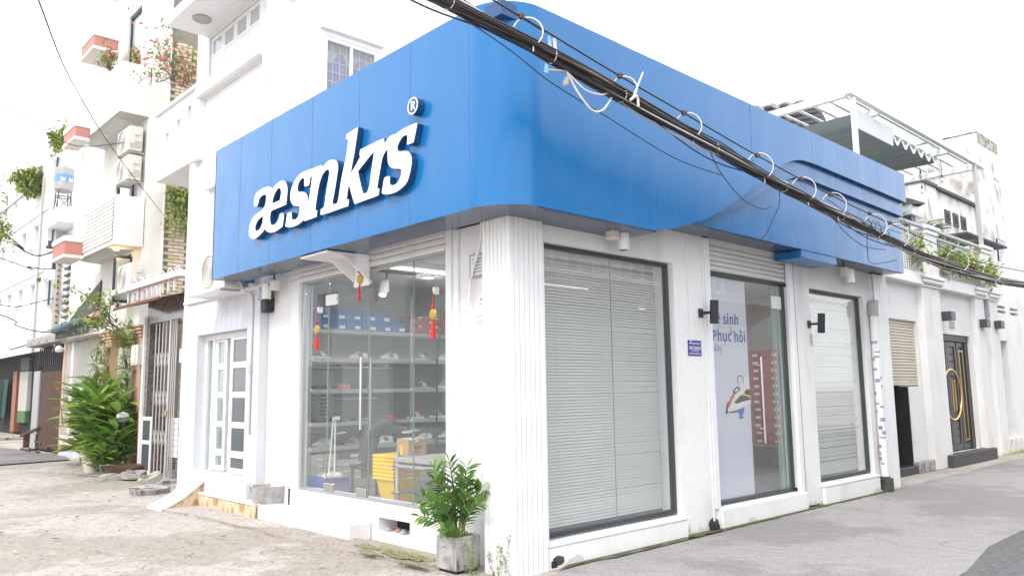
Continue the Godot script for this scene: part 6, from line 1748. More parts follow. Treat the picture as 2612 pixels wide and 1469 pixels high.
# ---------------------------------------------------------------- things fixed to or standing before the shop
func build_front_things() -> void:
	var st: SurfaceTool
	# steps and ramp on the left
	var s1 := thing("tan_step", "stained tan cement step in front of the french doors", "step", Vector3(-0.5, 0, -5.3))
	for k in 5:
		var z0 := -6.15 + k * 0.35
		st = S(); slab(st, -0.53 + 0.006 * (k % 2), -0.445, -0.03, 0.175, z0 + 0.003, z0 + 0.345, 0.008); put(st, "facing_tile", M.tan_stone, s1)
	st = S(); slab(st, -0.45, -0.12, -0.03, 0.174, -6.15, -4.41); put(st, "core", M.concrete, s1)
	st = S(); slab(st, -0.54, -0.12, 0.176, 0.20, -6.16, -4.41, 0.008); put(st, "tread", M.white_wall, s1)
	var s2 := thing("white_step", "white painted block step below the left glass front", "step", Vector3(-0.4, 0, -3.4))
	st = S(); slab(st, -0.50, -0.217, -0.03, 0.19, -4.40, -2.36, 0.018); put(st, "block", M.white_wall, s2)
	st = S(); slab(st, -0.54, -0.505, -0.03, 0.21, -4.43, -4.405, 0.006); put(st, "end_tile", M.tan_stone, s2)
	var rp := thing("bicycle_ramp", "small curved cement ramp with tan side leading up to the french doors", "ramp", Vector3(-0.6, 0, -6.6))
	st = S(); var sd := S()
	var prof := PackedVector2Array([Vector2(-1.02, -0.03), Vector2(-1.0, 0.012), Vector2(-0.85, 0.07), Vector2(-0.7, 0.15), Vector2(-0.55, 0.26), Vector2(-0.42, 0.36), Vector2(-0.33, 0.41), Vector2(-0.33, -0.03)])
	prism(sd, sd, prof, Vector3(0, 0, -6.18), Vector3.RIGHT, Vector3.UP, Vector3(0, 0, -0.5))
	put(sd, "side", M.tan_stone, rp)
	for i in 6:
		var a := prof[i + 0]; var b := prof[i + 1]
		st = S(); quad(st, Vector3(a.x - 0.004, a.y + 0.012, -6.17), Vector3(b.x, b.y + 0.012, -6.17), Vector3(b.x, b.y + 0.012, -6.70), Vector3(a.x - 0.004, a.y + 0.012, -6.70)); quad(st, Vector3(a.x, a.y - 0.01, -6.17), Vector3(b.x, b.y - 0.01, -6.17), Vector3(b.x, b.y + 0.012, -6.17), Vector3(a.x - 0.004, a.y + 0.012, -6.17)); put(st, "surface", M.white_wall, rp)
	var bl := thing("round_planter", "grey half-round cement planter on the step below the white pillar", "planter", Vector3(-0.33, 0.2, -4.5))
	st = S(); lathe(st, Vector3(-0.30, 0.19, -4.52), [Vector2(0.0, 0), Vector2(0.20, 0.0), Vector2(0.235, 0.19), Vector2(0.24, 0.205), Vector2(0.20, 0.205), Vector2(0.19, 0.16), Vector2(0.0, 0.15)], 28); put(st, "bowl", M.concrete, bl)
	st = S(); lathe(st, Vector3(-0.30, 0.343, -4.52), [Vector2(0.0, 0.012), Vector2(0.10, 0.014), Vector2(0.188, 0.0)], 20); put(st, "soil", M.soil, bl)
	# broken slabs and sheets by the gate
	var cols := [M.old_concrete, M.concrete, M.old_concrete, M.wood_brown, M.concrete]
	var lab := ["mossy broken cement slab tilted at the gate's foot", "thin grey cement slab lying left of the folding gate", "flat mossy slab nearest the lane by the potted plants", "brown broken stone block among the slabs", "pale slab fragment beside the ramp"]
	for i in 5:
		var c: Vector3 = [Vector3(-0.1, 0.12, -9.3), Vector3(0.05, 0.10, -10.6), Vector3(-0.3, 0.05, -10.9), Vector3(0.1, 0.16, -11.4), Vector3(-0.45, 0.05, -8.3)][i]
		var o := thing("broken_slab", lab[i], "slab", Vector3(c.x, 0, c.z), "broken slabs by the gate")
		xf = Transform3D(Basis(Vector3.UP, 0.5 * i) * Basis(Vector3.BACK, [0.35, 0.08, 0.05, 0.15, 0.1][i]), c)
		st = S(); sd = S()
		var q := PackedVector2Array()
		for k in 9: q.append(Vector2(cos(TAU * k / 9), sin(TAU * k / 9) * 1.3) * rng.randf_range(0.16, 0.29))
		prism(st, sd, q, Vector3(0, 0.05, 0), Vector3.RIGHT, Vector3.BACK, Vector3(0, -0.10, 0))
		st.append_from(sd.commit(), 0, Transform3D.IDENTITY); put(st, "slab", cols[i], o)
		xf = Transform3D.IDENTITY
		for k in 2:
			st = S(); var a := c + Vector3(rng.randf_range(-0.3, 0.2), 0.05, rng.randf_range(-0.3, 0.3)); tube(st, [a, a + Vector3(-0.25, 0.05, 0.3)], 0.012, 5); put(st, "rebar", M.shoe_grey, o)
	# meter, lamps, plaques
	var me := thing("electricity_meter", "black electricity meter with glass dome on the white pillar under the fascia", "electricity meter", Vector3(-0.3, 2.7, -4.95))
	st = S(); slab(st, -0.34, -0.201, 2.56, 2.76, -4.83, -4.70, 0.02); put(st, "base", M.black_metal, me)
	st = S(); xf = Transform3D(Basis(Vector3.BACK, PI / 2), Vector3(-0.24, 2.80, -4.80)); lathe(st, Vector3.ZERO, [Vector2(0.105, 0.0), Vector2(0.11, 0.05), Vector2(0.10, 0.06)], 20); put(st, "ring", M.black_metal, me)
	st = S(); lathe(st, Vector3.ZERO, [Vector2(0.09, 0.05), Vector2(0.088, 0.13), Vector2(0.07, 0.16), Vector2(0, 0.165)], 20); put(st, "dome", M.window_pale, me); xf = Transform3D.IDENTITY
	var cd := thing("meter_conduit", "thin grey conduit running down the wall from the electricity meter", "conduit", Vector3(-0.33, 1.6, -5.1))
	st = S(); tube(st, through([Vector3(-0.5, 3.0, -5.15), Vector3(-0.42, 2.88, -5.13), Vector3(-0.335, 2.74, -5.06), Vector3(-0.335, 1.9, -5.06), Vector3(-0.335, 1.0, -5.06)]), 0.014, 6); put(st, "pipe", M.rail_grey, cd)
	st = S(); slab(st, -0.36, -0.321, 1.78, 1.9, -5.08, -5.04, 0.005); put(st, "clip", M.rail_grey, cd)
	var wl := [[Vector3(-0.36, 2.83, -4.62), 0, "white cylinder wall lamp with ivory camera left of the glass front"], [Vector3(0.98, 2.95, 0.12), 1, "white cylinder lamp with ivory box under the fascia above the big window"], [Vector3(6.02, 3.06, 0.10), 2, "white cylinder lamp with ivory box under the fascia above the far window"]]
	for w in wl:
		var c: Vector3 = w[0]
		var o := thing("cylinder_lamp", w[2], "wall lamp", c, "white cylinder lamps")
		st = S(); rod(st, c + Vector3(0, -0.115, 0), c + Vector3(0, 0.075, 0), 0.058, 20); put(st, "cylinder", M.plastic_white, o)
		st = S(); rod(st, c + Vector3(0, -0.117, 0), c + Vector3(0, -0.116, 0), 0.045, 16); put(st, "lens", M.window_dark, o)
		var e := c + (Vector3(0.0, 0.04, 0.22) if w[1] == 0 else Vector3(-0.16, 0.03, 0.0))
		st = S(); box(st, e - Vector3(0.05, 0.065, 0.05), e + Vector3(0.05, 0.06, 0.05), 0.012); put(st, "box", M.ivory, o)
		st = S(); rod(st, c + Vector3(0, 0.06, 0), e + Vector3(0, 0.03, 0), 0.012); rod(st, e + Vector3(0, 0.05, 0), e + Vector3(0, 0.17, -0.03), 0.012); put(st, "bracket", M.dark_metal, o)
	for k in 2:
		var x: float = [2.55, 5.07][k]
		var o := thing("wall_speaker", ["tilted black box wall fixture on the white pier right of the big window", "tilted black box wall fixture between the glass door and the far window"][k], "wall fixture", Vector3(x, 2.33, -0.07), "black wall fixtures")
		st = S(); xf = Transform3D(Basis(Vector3.UP, -0.55) * Basis(Vector3.RIGHT, 0.12), Vector3(x, 2.335, 0.09)); box(st, Vector3(-0.042, -0.13, -0.028), Vector3(0.042, 0.13, 0.028), 0.008); put(st, "body", M.black_metal, o); xf = Transform3D.IDENTITY
		st = S(); rod(st, Vector3(x - 0.03, 2.33, -0.072), Vector3(x, 2.33, 0.06), 0.016); slab(st, x - 0.07, x + 0.01, 2.28, 2.38, -0.069, -0.05, 0.006); put(st, "bracket", M.black_metal, o)
	var wire := thing("hanging_wire", "short grey wire hanging below the far black wall fixture", "wire", Vector3(5.08, 2.1, -0.05))
	st = S(); rod(st, Vector3(5.06, 2.2, -0.05), Vector3(5.06, 2.05, -0.05), 0.012, 6); put(st, "tip", M.shoe_grey, wire)
	var pq := thing("violet_plaque", "small violet plaque with white lettering on the white pier", "plaque", Vector3(2.37, 1.94, -0.06))
	st = S(); slab(st, 2.255, 2.50, 1.86, 2.025, -0.069, -0.058, 0.003); put(st, "plate", M.plaque_violet, pq)
	var tm := lettering("DUY KHANG", serif_bold(), 0.040, 0.002); tm.material = M.paper
	inst(tm, "text", pq, Transform3D(Basis().scaled(Vector3(0.86, 1.25, 1)), Vector3(2.378, 1.942, -0.0572) - org))
	st = S()
	for k in 12: slab(st, 2.275 + k * 0.017, 2.287 + k * 0.017, 1.985, 1.997, -0.0575, -0.0568)
	for k in 8: slab(st, 2.30 + k * 0.019, 2.312 + k * 0.019, 1.907, 1.916, -0.0575, -0.0568)
	for k in 13: slab(st, 2.268 + k * 0.0168, 2.280 + k * 0.0168, 1.878, 1.887, -0.0575, -0.0568)
	put(st, "fine_print", M.paper, pq)
	var np := thing("meter_notice", "grey framed notice half hidden behind the corner column", "notice", Vector3(-0.2, 2.65, -0.6))
	st = S(); slab(st, -0.235, -0.201, 2.55, 2.77, -0.74, -0.50, 0.004); put(st, "frame", M.shoe_grey, np)
	st = S(); slab(st, -0.238, -0.2345, 2.57, 2.75, -0.71, -0.52); put(st, "sheet", M.paper, np)
	st = S()
	for k in 5: slab(st, -0.240, -0.2375, 2.59 + k * 0.03, 2.605 + k * 0.03, -0.69, -0.54)
	put(st, "print", M.shoe_grey, np)
	var wc := thing("white_hose", "loose white cable loop hanging from the soffit beside the corner column", "cable", Vector3(-0.25, 2.5, -0.6))
	st = S(); tube(st, through([Vector3(-0.36, 3.04, -0.42), Vector3(-0.30, 2.85, -0.50), Vector3(-0.26, 2.6, -0.66), Vector3(-0.25, 2.35, -0.72), Vector3(-0.25, 2.22, -0.66), Vector3(-0.25, 2.19, -0.58), Vector3(-0.25, 2.24, -0.48)]), 0.012, 8); put(st, "hose", M.plastic_white, wc)
	var sk := thing("wall_socket", "small white socket box beside the corner column", "socket", Vector3(-0.2, 2.34, -0.55))
	st = S(); slab(st, -0.225, -0.201, 2.30, 2.38, -0.62, -0.48, 0.006); put(st, "case", M.plastic_white, sk)
	st = S(); slab(st, -0.228, -0.2248, 2.33, 2.35, -0.6, -0.5); put(st, "slot", M.shoe_grey, sk)
	# white bracket and the three lucky charms
	var bk := thing("white_shelf_bracket", "white triangular shelf bracket hanging from the soffit before the shutter", "bracket", Vector3(-0.5, 2.9, -2.6))
	st = S(); slab(st, -0.80, -0.272, 2.96, 2.985, -2.92, -2.36, 0.003); put(st, "top_board", M.plastic_white, bk)
	st = S(); slab(st, -0.285, -0.272, 2.66, 2.959, -2.66, -2.36, 0.003); put(st, "back_board", M.plastic_white, bk)
	for z in [-2.66, -2.375]:
		st = S(); prism(st, st, PackedVector2Array([Vector2(-0.29, 2.955), Vector2(-0.62, 2.955), Vector2(-0.29, 2.72)]), Vector3(0, 0, z), Vector3.RIGHT, Vector3.UP, Vector3(0, 0, 0.012)); put(st, "gusset", M.plastic_white, bk)
	var ch := [[Vector3(-0.30, 2.90, -2.52), 0.27, "red tasselled lucky charm hanging in front of the white bracket"], [Vector3(-0.26, 2.50, -3.47), 0.43, "red tasselled lucky charm hung on the left pane of the glass front"], [Vector3(-0.26, 2.50, -1.24), 0.43, "red tasselled lucky charm hung on the right pane of the glass front"]]
	for k in 3:
		var c: Vector3 = ch[k][0]
		var o := thing("lucky_charm", ch[k][2], "charm", c, "red lucky charms")
		if k > 0:
			st = S(); slab(st, c.x - 0.012, c.x + 0.055, c.y - 0.05, c.y + 0.02, c.z - 0.014, c.z + 0.014, 0.005); put(st, "hook", M.plastic_white, o)
			st = S(); rod(st, c + Vector3(-0.016, -0.03, 0), c + Vector3(-0.016, -0.15, 0), 0.005, 6); lathe(st, c + Vector3(-0.016, -0.19, 0), [Vector2(0, 0), Vector2(0.016, 0.012), Vector2(0.016, 0.03), Vector2(0, 0.045)], 8); put(st, "knot", M.red, o)
		else:
			st = S(); rod(st, c, c + Vector3(0, -0.05, 0), 0.003, 5); lathe(st, c + Vector3(0, -0.10, 0), [Vector2(0, 0), Vector2(0.026, 0.015), Vector2(0.022, 0.04), Vector2(0, 0.06)], 10); put(st, "knot", M.red, o)
		var m := c + (Vector3(-0.016, -0.245, 0) if k > 0 else Vector3(0, -0.16, 0))
		st = S(); xf = Transform3D(Basis(Vector3.BACK, PI / 2), m); lathe(st, Vector3.ZERO, [Vector2(0, -0.006), Vector2(0.05, -0.004), Vector2(0.054, 0.0), Vector2(0.05, 0.004), Vector2(0.03, 0.008), Vector2(0, 0.009)], 20)
		for i in 8: hoop(st, Vector3(cos(i * TAU / 8) * 0.036, 0.006, sin(i * TAU / 8) * 0.036), Vector3.RIGHT, Vector3.BACK, 0.010, 0.003, 0, TAU, 8, 4)
		put(st, "coin", M.gold, o); xf = Transform3D.IDENTITY
		st = S(); lathe(st, m + Vector3(0, -0.24, 0), [Vector2(0.0, 0), Vector2(0.027, 0.002), Vector2(0.024, 0.08), Vector2(0.017, 0.15), Vector2(0.014, 0.17), Vector2(0.004, 0.185), Vector2(0.004, 0.20)] if k > 0 else [Vector2(0.0, 0), Vector2(0.016, 0.002), Vector2(0.014, 0.12), Vector2(0.006, 0.185), Vector2(0.004, 0.2)], 10); put(st, "tassel", M.red, o)
	# sticker-covered drain pipe at the far pilaster
	var dp := thing("drain_pipe", "white drain pipe covered in torn stickers beside the far pilaster", "drain pipe", Vector3(6.96, 0, 0.0))
	st = S(); rod(st, Vector3(6.96, 0.12, -0.005), Vector3(6.96, 2.62, -0.005), 0.055, 16); put(st, "pipe", M.white_trim, dp)
	st = S(); rod(st, Vector3(6.96, 2.55, -0.005), Vector3(6.96, 2.72, -0.005), 0.075, 16); slab(st, 6.93, 7.06, 2.70, 2.78, -0.06, 0.05, 0.01); put(st, "elbow", M.shoe_grey, dp)
	st = S(); rod(st, Vector3(6.96, -0.02, -0.005), Vector3(6.96, 0.22, -0.005), 0.07, 16); slab(st, 6.9, 7.02, -0.02, 0.20, 0.02, 0.09, 0.01); put(st, "foot", M.slate, dp)
	for i in 30:
		var y := 0.32 + i * 0.062 + rng.randf_range(-0.01, 0.01)
		var a0 := rng.randf_range(1.2, 3.4); var hgt := rng.randf_range(0.02, 0.06); var wd := rng.randf_range(0.7, 1.8)
		st = S()
		for k in 3:
			var a := a0 + wd * k / 3; var b := a0 + wd * (k + 1) / 3
			quad(st, Vector3(6.96 + cos(b) * 0.0565, y, -0.005 + sin(b) * 0.0565), Vector3(6.96 + cos(a) * 0.0565, y, -0.005 + sin(a) * 0.0565), Vector3(6.96 + cos(a) * 0.0565, y + hgt, -0.005 + sin(a) * 0.0565), Vector3(6.96 + cos(b) * 0.0565, y + hgt, -0.005 + sin(b) * 0.0565))
		put(st, "sticker", [M.paper, M.shoe_grey, M.sticker_violet, M.concrete, M.paper, M.sticker_violet][(i * 7) % 6], dp)
	# dark drain holes at the foot of the right wall
	for k in 2:
		var x: float = [0.03, 2.50][k]
		var o := thing("wall_drain", ["dark broken drain hole at the wall's foot beside the corner column", "dark broken drain hole at the foot of the pier before the glass door"][k], "drain hole", Vector3(x + 0.1, 0.05, -0.02), "drain holes")
		st = S(); slab(st, x, x + (0.14 if k == 1 else 0.10), 0.0, 0.085, -0.066, -0.008, 0.02); put(st, "hole", M.dark_room, o)
		st = S(); var q := PackedVector2Array()
		for i in 12: q.append(Vector2(x + 0.095, 0.07) + Vector2(cos(TAU * i / 12) * (0.10 if k == 1 else 0.08), sin(TAU * i / 12) * (0.07 if k == 1 else 0.05)) * rng.randf_range(0.75, 1.05))
		prism(st, st, q, Vector3(0, 0, -0.063 if k == 1 else -0.011), Vector3.RIGHT, Vector3.UP, Vector3(0, 0, -0.002), false); put(st, "damp_rim", M.slate, o)
	# litter in the wall slot under the left glass front
	for k in 4:
		var c := Vector3(-0.14 + 0.03 * (k % 2), 0.135, -2.16 + k * 0.13)
		var o := thing("litter_piece", ["crushed white cup in the low wall slot", "crumpled red wrapper in the low wall slot", "pale crumpled paper ball in the low wall slot", "dark bottle cap heap at the right of the low wall slot"][k], "litter", c, "litter in the wall slot")
		st = S(); lathe(st, c - Vector3(0, 0.034, 0), [Vector2(0.0, 0), Vector2(0.03, 0.002), Vector2(0.045, 0.012), Vector2(0.02, 0.034), Vector2(0.026, 0.04), Vector2(0, 0.046)], 5 + k % 2); put(st, "wrapper", [M.shoe_grey, M.pink_brick, M.shoe_grey, M.shoe_brown][k], o)
	# leaf litter and chips lying on the lane
	for k in 44:
		var p := Vector3(-0.9 - absf(rng.randfn(0, 1.4)), 0.02, rng.randf_range(-9.0, 1.5))
		if p.x > -0.95: p.x = -1.0
		st = S(); org = p
		xf = Transform3D(Basis(Vector3.UP, rng.randf() * TAU), p)
		var l := rng.randf_range(0.02, 0.06)
		quad(st, Vector3(-l, 0.012, 0), Vector3(0, 0.004, l * 0.35), Vector3(l, 0.014, 0), Vector3(0, 0.01, -l * 0.35))
		solo(st, "dry_leaf", M.wood_brown if k % 3 else M.tan_stone, "small dry brown leaf lying on the left lane", "leaf", "dry leaves on the lane")
	xf = Transform3D.IDENTITY

func serif_bold() -> Font:
	var f := SystemFont.new()
	f.font_names = PackedStringArray(["Droid Serif"]); f.font_weight = 700
	return f

# ---------------------------------------------------------------- overhead cables
func bundle_at(s: float) -> Vector3:   # centre line of the big bundle, s from 0 (out of frame above) to 1 (far right)
	var pts := [Vector3(-7.5, 4.75, 1.05), Vector3(-3.0, 4.16, 1.0), Vector3(-1.61, 4.02, 1.0), Vector3(-0.67, 3.92, 1.0), Vector3(0.82, 3.73, 1.0), Vector3(1.95, 3.60, 1.0), Vector3(3.17, 3.475, 1.0), Vector3(4.4, 3.36, 1.0), Vector3(5.61, 3.26, 1.0), Vector3(6.76, 3.19, 1.0), Vector3(8.6, 3.17, 1.0), Vector3(10.87, 3.23, 1.0), Vector3(16.0, 3.5, 1.0), Vector3(30.0, 4.6, 1.0)]
	var t := s * (pts.size() - 1)
	var i := mini(int(t), pts.size() - 2)
	return pts[i].cubic_interpolate(pts[i + 1], pts[maxi(i - 1, 0)], pts[mini(i + 2, pts.size() - 1)], t - i)

func build_cables() -> void:
	var st: SurfaceTool
	var b := thing("cable_bundle", "thick sagging bundle of black and tan cables crossing before the blue fascia", "cables", bundle_at(0.3))
	var mats := [M.cable_black, M.cable_black, M.cable_black, M.cable_brown, M.cable_black, M.cable_tan, M.cable_black, M.cable_black, M.cable_brown, M.cable_black, M.cable_brown, M.cable_black, M.cable_white, M.cable_black, M.cable_black, M.cable_black]
	var N := 34
	for k in N:
		var a := TAU * k / N * 3.0; var r0 := 0.012 + 0.032 * sqrt(float(k) / N)
		var pts := []
		var w1 := rng.randf_range(3.0, 9.0); var w2 := rng.randf_range(0.0, TAU)
		for i in 151:
			var s := i / 150.0
			var c := bundle_at(s)
			var rr := r0 + 0.018 * sin(s * w1 * 4.0 + w2) + (0.05 * sin(s * 31.0 + k) if k % 6 == 5 else 0.0)
			var aa := a + s * w1 * 1.3
			pts.append(c + Vector3(0.0, sin(aa) * rr, cos(aa) * rr))
		st = S(); tube(st, pts, 0.006 if k % 3 else 0.009, 6); put(st, "cable", mats[k % 16], b)
	for s in [0.135, 0.215, 0.262, 0.335, 0.42, 0.50, 0.56, 0.63, 0.70]:
		var c := bundle_at(s)
		st = S(); hoop(st, c, Vector3.UP, Vector3.BACK, 0.054, 0.004, 0, TAU, 16, 5); put(st, "cable_tie", M.cable_white, b)
	# messenger wire above with its clamps
	var mp := [Vector3(-8.0, 5.1, 1.0), Vector3(-1.47, 4.185, 1.0), Vector3(-1.20, 4.155, 1.0), Vector3(-0.10, 4.01, 1.0), Vector3(0.78, 3.91, 1.0), Vector3(2.01, 3.77, 1.0), Vector3(3.57, 3.63, 1.0), Vector3(4.73, 3.555, 1.0), Vector3(6.4, 3.47, 1.0), Vector3(9.0, 3.40, 1.0), Vector3(16.0, 3.75, 1.0), Vector3(30, 4.8, 1.0)]
	var ms := thing("messenger_wire", "taut thin support wire running above the cable bundle", "wire", Vector3(0, 4.0, 1.0))
	st = S(); tube(st, through(mp, 8), 0.007, 6); put(st, "wire", M.cable_black, ms)
	for x in [-1.20, -0.10, 0.78, 2.01, 2.9, 3.57, 4.6, 5.2]:
		var p := wire_at(mp, x)
		st = S(); slab(st, p.x - 0.018, p.x + 0.018, p.y - 0.02, p.y + 0.025, p.z - 0.018, p.z + 0.018, 0.004); rod(st, p + Vector3(0, 0, -0.02), p + Vector3(0, 0.0, 0.035), 0.007, 6); put(st, "clamp", M.cable_brown, ms)
	# white hoops hanging from the clamps round the bundle
	var hx := [[-1.13, 0.10, 0.9], [-0.04, 0.09, 1.0], [0.85, 0.115, 0.5], [2.06, 0.13, 0.5], [2.95, 0.13, 0.4], [3.65, 0.14, 0.4], [4.75, 0.14, 0.3], [5.4, 0.12, 0.3], [7.6, 0.14, 0.3], [9.2, 0.15, 0.3]]
	var words := ["first", "second", "third", "fourth", "fifth", "sixth", "seventh", "eighth", "ninth", "last"]
	for i in hx.size():
		var h = hx[i]
		var top := wire_at(mp, h[0]); var c := Vector3(h[0], 0, 1.0)
		var bot := bundle_near(h[0])
		c.y = (top.y + bot.y) * 0.5
		var o := thing("cable_hoop", "%s white plastic hoop from the left tying the cable bundle to its wire" % words[i], "cable hoop", c, "white hoops on the cable bundle")
		st = S(); hoop(st, c, Vector3(0.75, 0, 0.66).normalized(), Vector3.UP, maxf(h[1], (top.y - bot.y) * 0.62), 0.0055, -1.2 + h[2] * 0.4, PI + 1.3, 22, 6); put(st, "hoop", M.cable_white, o)
		st = S(); rod(st, c + Vector3(0.03, -h[1] * 0.9, 0.02), c + Vector3(0.02, -h[1] - 0.05, 0.03), 0.006, 5); put(st, "tail", M.cable_white, o)
	# stray wires, splice and ribbons near the bundle
	var sp := thing("cable_splice", "tangle of white tape and a dangling splice clamp under the cable bundle", "cable splice", Vector3(-0.7, 3.8, 1.0))
	var c0 := bundle_near(-0.72)
	st = S(); xf = Transform3D(Basis(Vector3.FORWARD, 0.4), c0 + Vector3(0, -0.13, 0)); lathe(st, Vector3.ZERO, [Vector2(0, -0.05), Vector2(0.016, -0.045), Vector2(0.03, -0.015), Vector2(0.018, 0.0), Vector2(0.026, 0.02), Vector2(0, 0.05)], 7); put(st, "wad", M.shoe_grey, sp); xf = Transform3D.IDENTITY
	st = S(); rod(st, c0 + Vector3(-0.20, -0.10, 0.0), c0 + Vector3(-0.02, -0.06, 0.0), 0.012, 8); put(st, "clamp", M.galvanised, sp)
	st = S(); quad(st, c0 + Vector3(-0.24, -0.13, 0), c0 + Vector3(-0.19, -0.12, 0), c0 + Vector3(-0.21, -0.07, 0.01), c0 + Vector3(-0.24, -0.06, 0.01)); put(st, "ribbon", M.tape, sp)
	st = S(); tube(st, through([c0 + Vector3(-0.02, -0.03, 0), c0 + Vector3(0.1, -0.2, 0.02), c0 + Vector3(0.26, -0.30, 0.02), c0 + Vector3(0.4, -0.26, 0.01), c0 + Vector3(0.52, -0.13, 0)]), 0.008, 6); tube(st, through([c0 + Vector3(0.0, -0.05, 0), c0 + Vector3(0.16, -0.16, 0.03), c0 + Vector3(0.36, -0.15, 0.02), c0 + Vector3(0.5, -0.09, 0)]), 0.006, 6); put(st, "loose_wire", M.cable_white, sp)
	var rb := thing("white_ribbon_pair", "pale blue and white tape strips hanging between wire and bundle near the corner", "tape strip", Vector3(-0.9, 4.0, 1.0))
	var r0 := wire_at(mp, -0.85)
	for k in 2:
		st = S(); var p := r0 + Vector3(-0.06 + k * 0.055, -0.0, -0.02)
		quad(st, p + Vector3(0.01, -0.13, 0), p + Vector3(0.05, -0.13, 0), p + Vector3(0.04, 0, 0), p + Vector3(0.0, 0, 0)); put(st, "strip", M.tape if k == 0 else M.paper, rb)
	var kn := thing("tie_knot", "white cord knotted on the bundle with two ends sticking up", "cord", bundle_near(0.0))
	var kc := bundle_near(-0.0)
	st = S(); tube(st, through([kc + Vector3(-0.02, 0.0, 0.06), kc + Vector3(0.05, 0.11, 0.05), kc + Vector3(0.16, 0.27, 0.03)]), 0.011, 6, 0.006); tube(st, through([kc + Vector3(-0.06, -0.03, 0.06), kc + Vector3(0.02, 0.02, 0.065), kc + Vector3(0.04, -0.06, 0.06)]), 0.012, 6); put(st, "cord", M.cable_white, kn)
	var strays := [
		[[Vector3(-1.9, 3.98, 1.02), Vector3(-1.35, 3.86, 1.02), Vector3(-0.9, 3.74, 1.0), Vector3(-0.3, 3.63, 1.0), Vector3(0.6, 3.47, 1.0), Vector3(1.35, 3.45, 1.0)], "thin loose wire drooping just below the bundle from the corner on"],
		[[Vector3(1.15, 3.66, 1.0), Vector3(1.35, 3.46, 1.0), Vector3(1.7, 3.28, 1.0), Vector3(2.05, 3.24, 1.0), Vector3(2.25, 3.30, 1.0)], "black wire sagging in a bow below the bundle's middle"],
		[[Vector3(2.42, 3.53, 1.0), Vector3(2.40, 3.35, 1.0), Vector3(2.34, 3.18, 0.95), Vector3(2.20, 2.98, 0.9), Vector3(1.95, 2.92, 0.8)], "stray black wire end dropping towards the wave of the fascia"],
		[[Vector3(3.5, 3.42, 1.0), Vector3(3.9, 3.24, 1.0), Vector3(4.4, 3.14, 1.0), Vector3(5.0, 3.17, 1.0)], "loose black wire looping below the bundle's far half"],
		[[Vector3(4.5, 3.36, 1.0), Vector3(4.7, 3.15, 0.9), Vector3(5.05, 3.03, 0.8), Vector3(5.6, 3.12, 0.9)], "thin dark wire bowing over the fascia's far end"],
		[[Vector3(3.7, 3.62, 0.9), Vector3(5.2, 3.68, 0.6), Vector3(7.45, 3.72, 0.44)], "thin wire crossing from the bundle to the fascia's far edge"],
		[[Vector3(5.3, 3.25, 1.0), Vector3(6.2, 3.42, 0.75), Vector3(7.45, 3.66, 0.45)], "thin wire rising from the bundle to the far end of the fascia"],
		[[Vector3(5.4, 3.28, 1.0), Vector3(6.4, 3.62, 0.8), Vector3(9.0, 4.5, -0.3)], "wire climbing from the bundle over the fascia to the balcony"]]
	for s in strays:
		org = s[0][0]
		st = S(); tube(st, through(s[0], 8), 0.0045, 5); solo(st, "stray_wire", M.cable_black, s[1], "wire", "stray wires")
	var cl := thing("wire_coils", "loose tangled black wire coils on the bundle's far half", "wire coil", Vector3(4.8, 3.45, 1.0))
	for k in 5:
		st = S(); hoop(st, Vector3(4.55 + k * 0.13, 3.42 - k * 0.02, 1.0), Vector3(0.8, 0.1, -0.6), Vector3.UP, 0.07 + 0.02 * (k % 3), 0.004, rng.randf(), rng.randf() + 5.2, 16, 5); put(st, "coil", M.cable_black, cl)
	# wires over the left lane
	var lw := [
		[[Vector3(-3.98, 3.70, 0.0), Vector3(-3.10, 4.39, -3.0), Vector3(-1.86, 4.69, -6.0), Vector3(-0.09, 4.63, -9.2)], 0.0055, "twisted black service wire slanting down to the gate house"],
		[[Vector3(-9.0, 8.8, -13.0), Vector3(-2.01, 7.25, -13.0), Vector3(-1.23, 6.90, -13.0), Vector3(-0.59, 6.72, -13.0), Vector3(0.33, 6.97, -12.9)], 0.009, "black wire looping to the stacked air conditioners"],
		[[Vector3(-6.0, 11.0, -24.0), Vector3(0.15, 6.65, -24.0), Vector3(0.41, 6.38, -24.0), Vector3(0.81, 6.13, -24.0), Vector3(1.15, 6.08, -24.0), Vector3(1.6, 6.3, -24.0)], 0.024, "thick black wire sagging towards the utility pole"],
		[[Vector3(-6.0, 7.8, -24.0), Vector3(0.40, 5.78, -24.0), Vector3(0.83, 5.69, -24.0), Vector3(1.28, 5.66, -24.0), Vector3(1.64, 5.72, -24.0)], 0.016, "lower black wire sagging towards the utility pole"],
		[[Vector3(1.64, 5.9, -24.0), Vector3(1.6, 5.5, -22.5), Vector3(1.44, 5.23, -21.0), Vector3(0.81, 4.28, -16.0)], 0.014, "dark wire running from the utility pole to the cream house"],
		[[Vector3(-5.0, 5.6, -24.0), Vector3(0.07, 4.13, -24.0), Vector3(0.61, 3.79, -24.0), Vector3(1.18, 3.63, -24.0), Vector3(1.62, 3.62, -24.0)], 0.018, "low wire crossing the lane's end towards the dark eave"],
		[[Vector3(-5.0, 5.0, -24.0), Vector3(0.06, 4.42, -24.0), Vector3(0.65, 4.40, -24.0), Vector3(1.13, 4.55, -24.0), Vector3(1.67, 4.74, -24.0)], 0.014, "second low wire at the lane's end above the dark eave"]]
	for s in lw:
		org = s[0][0]
		st = S(); tube(st, through(s[0], 10), s[1], 5); solo(st, "lane_wire", M.cable_black, s[2], "wire", "wires over the left lane")

func wire_at(pts: Array, x: float) -> Vector3:
	for i in pts.size() - 1:
		if x >= pts[i].x and x <= pts[i + 1].x: return pts[i].lerp(pts[i + 1], (x - pts[i].x) / (pts[i + 1].x - pts[i].x))
	return pts[-1]

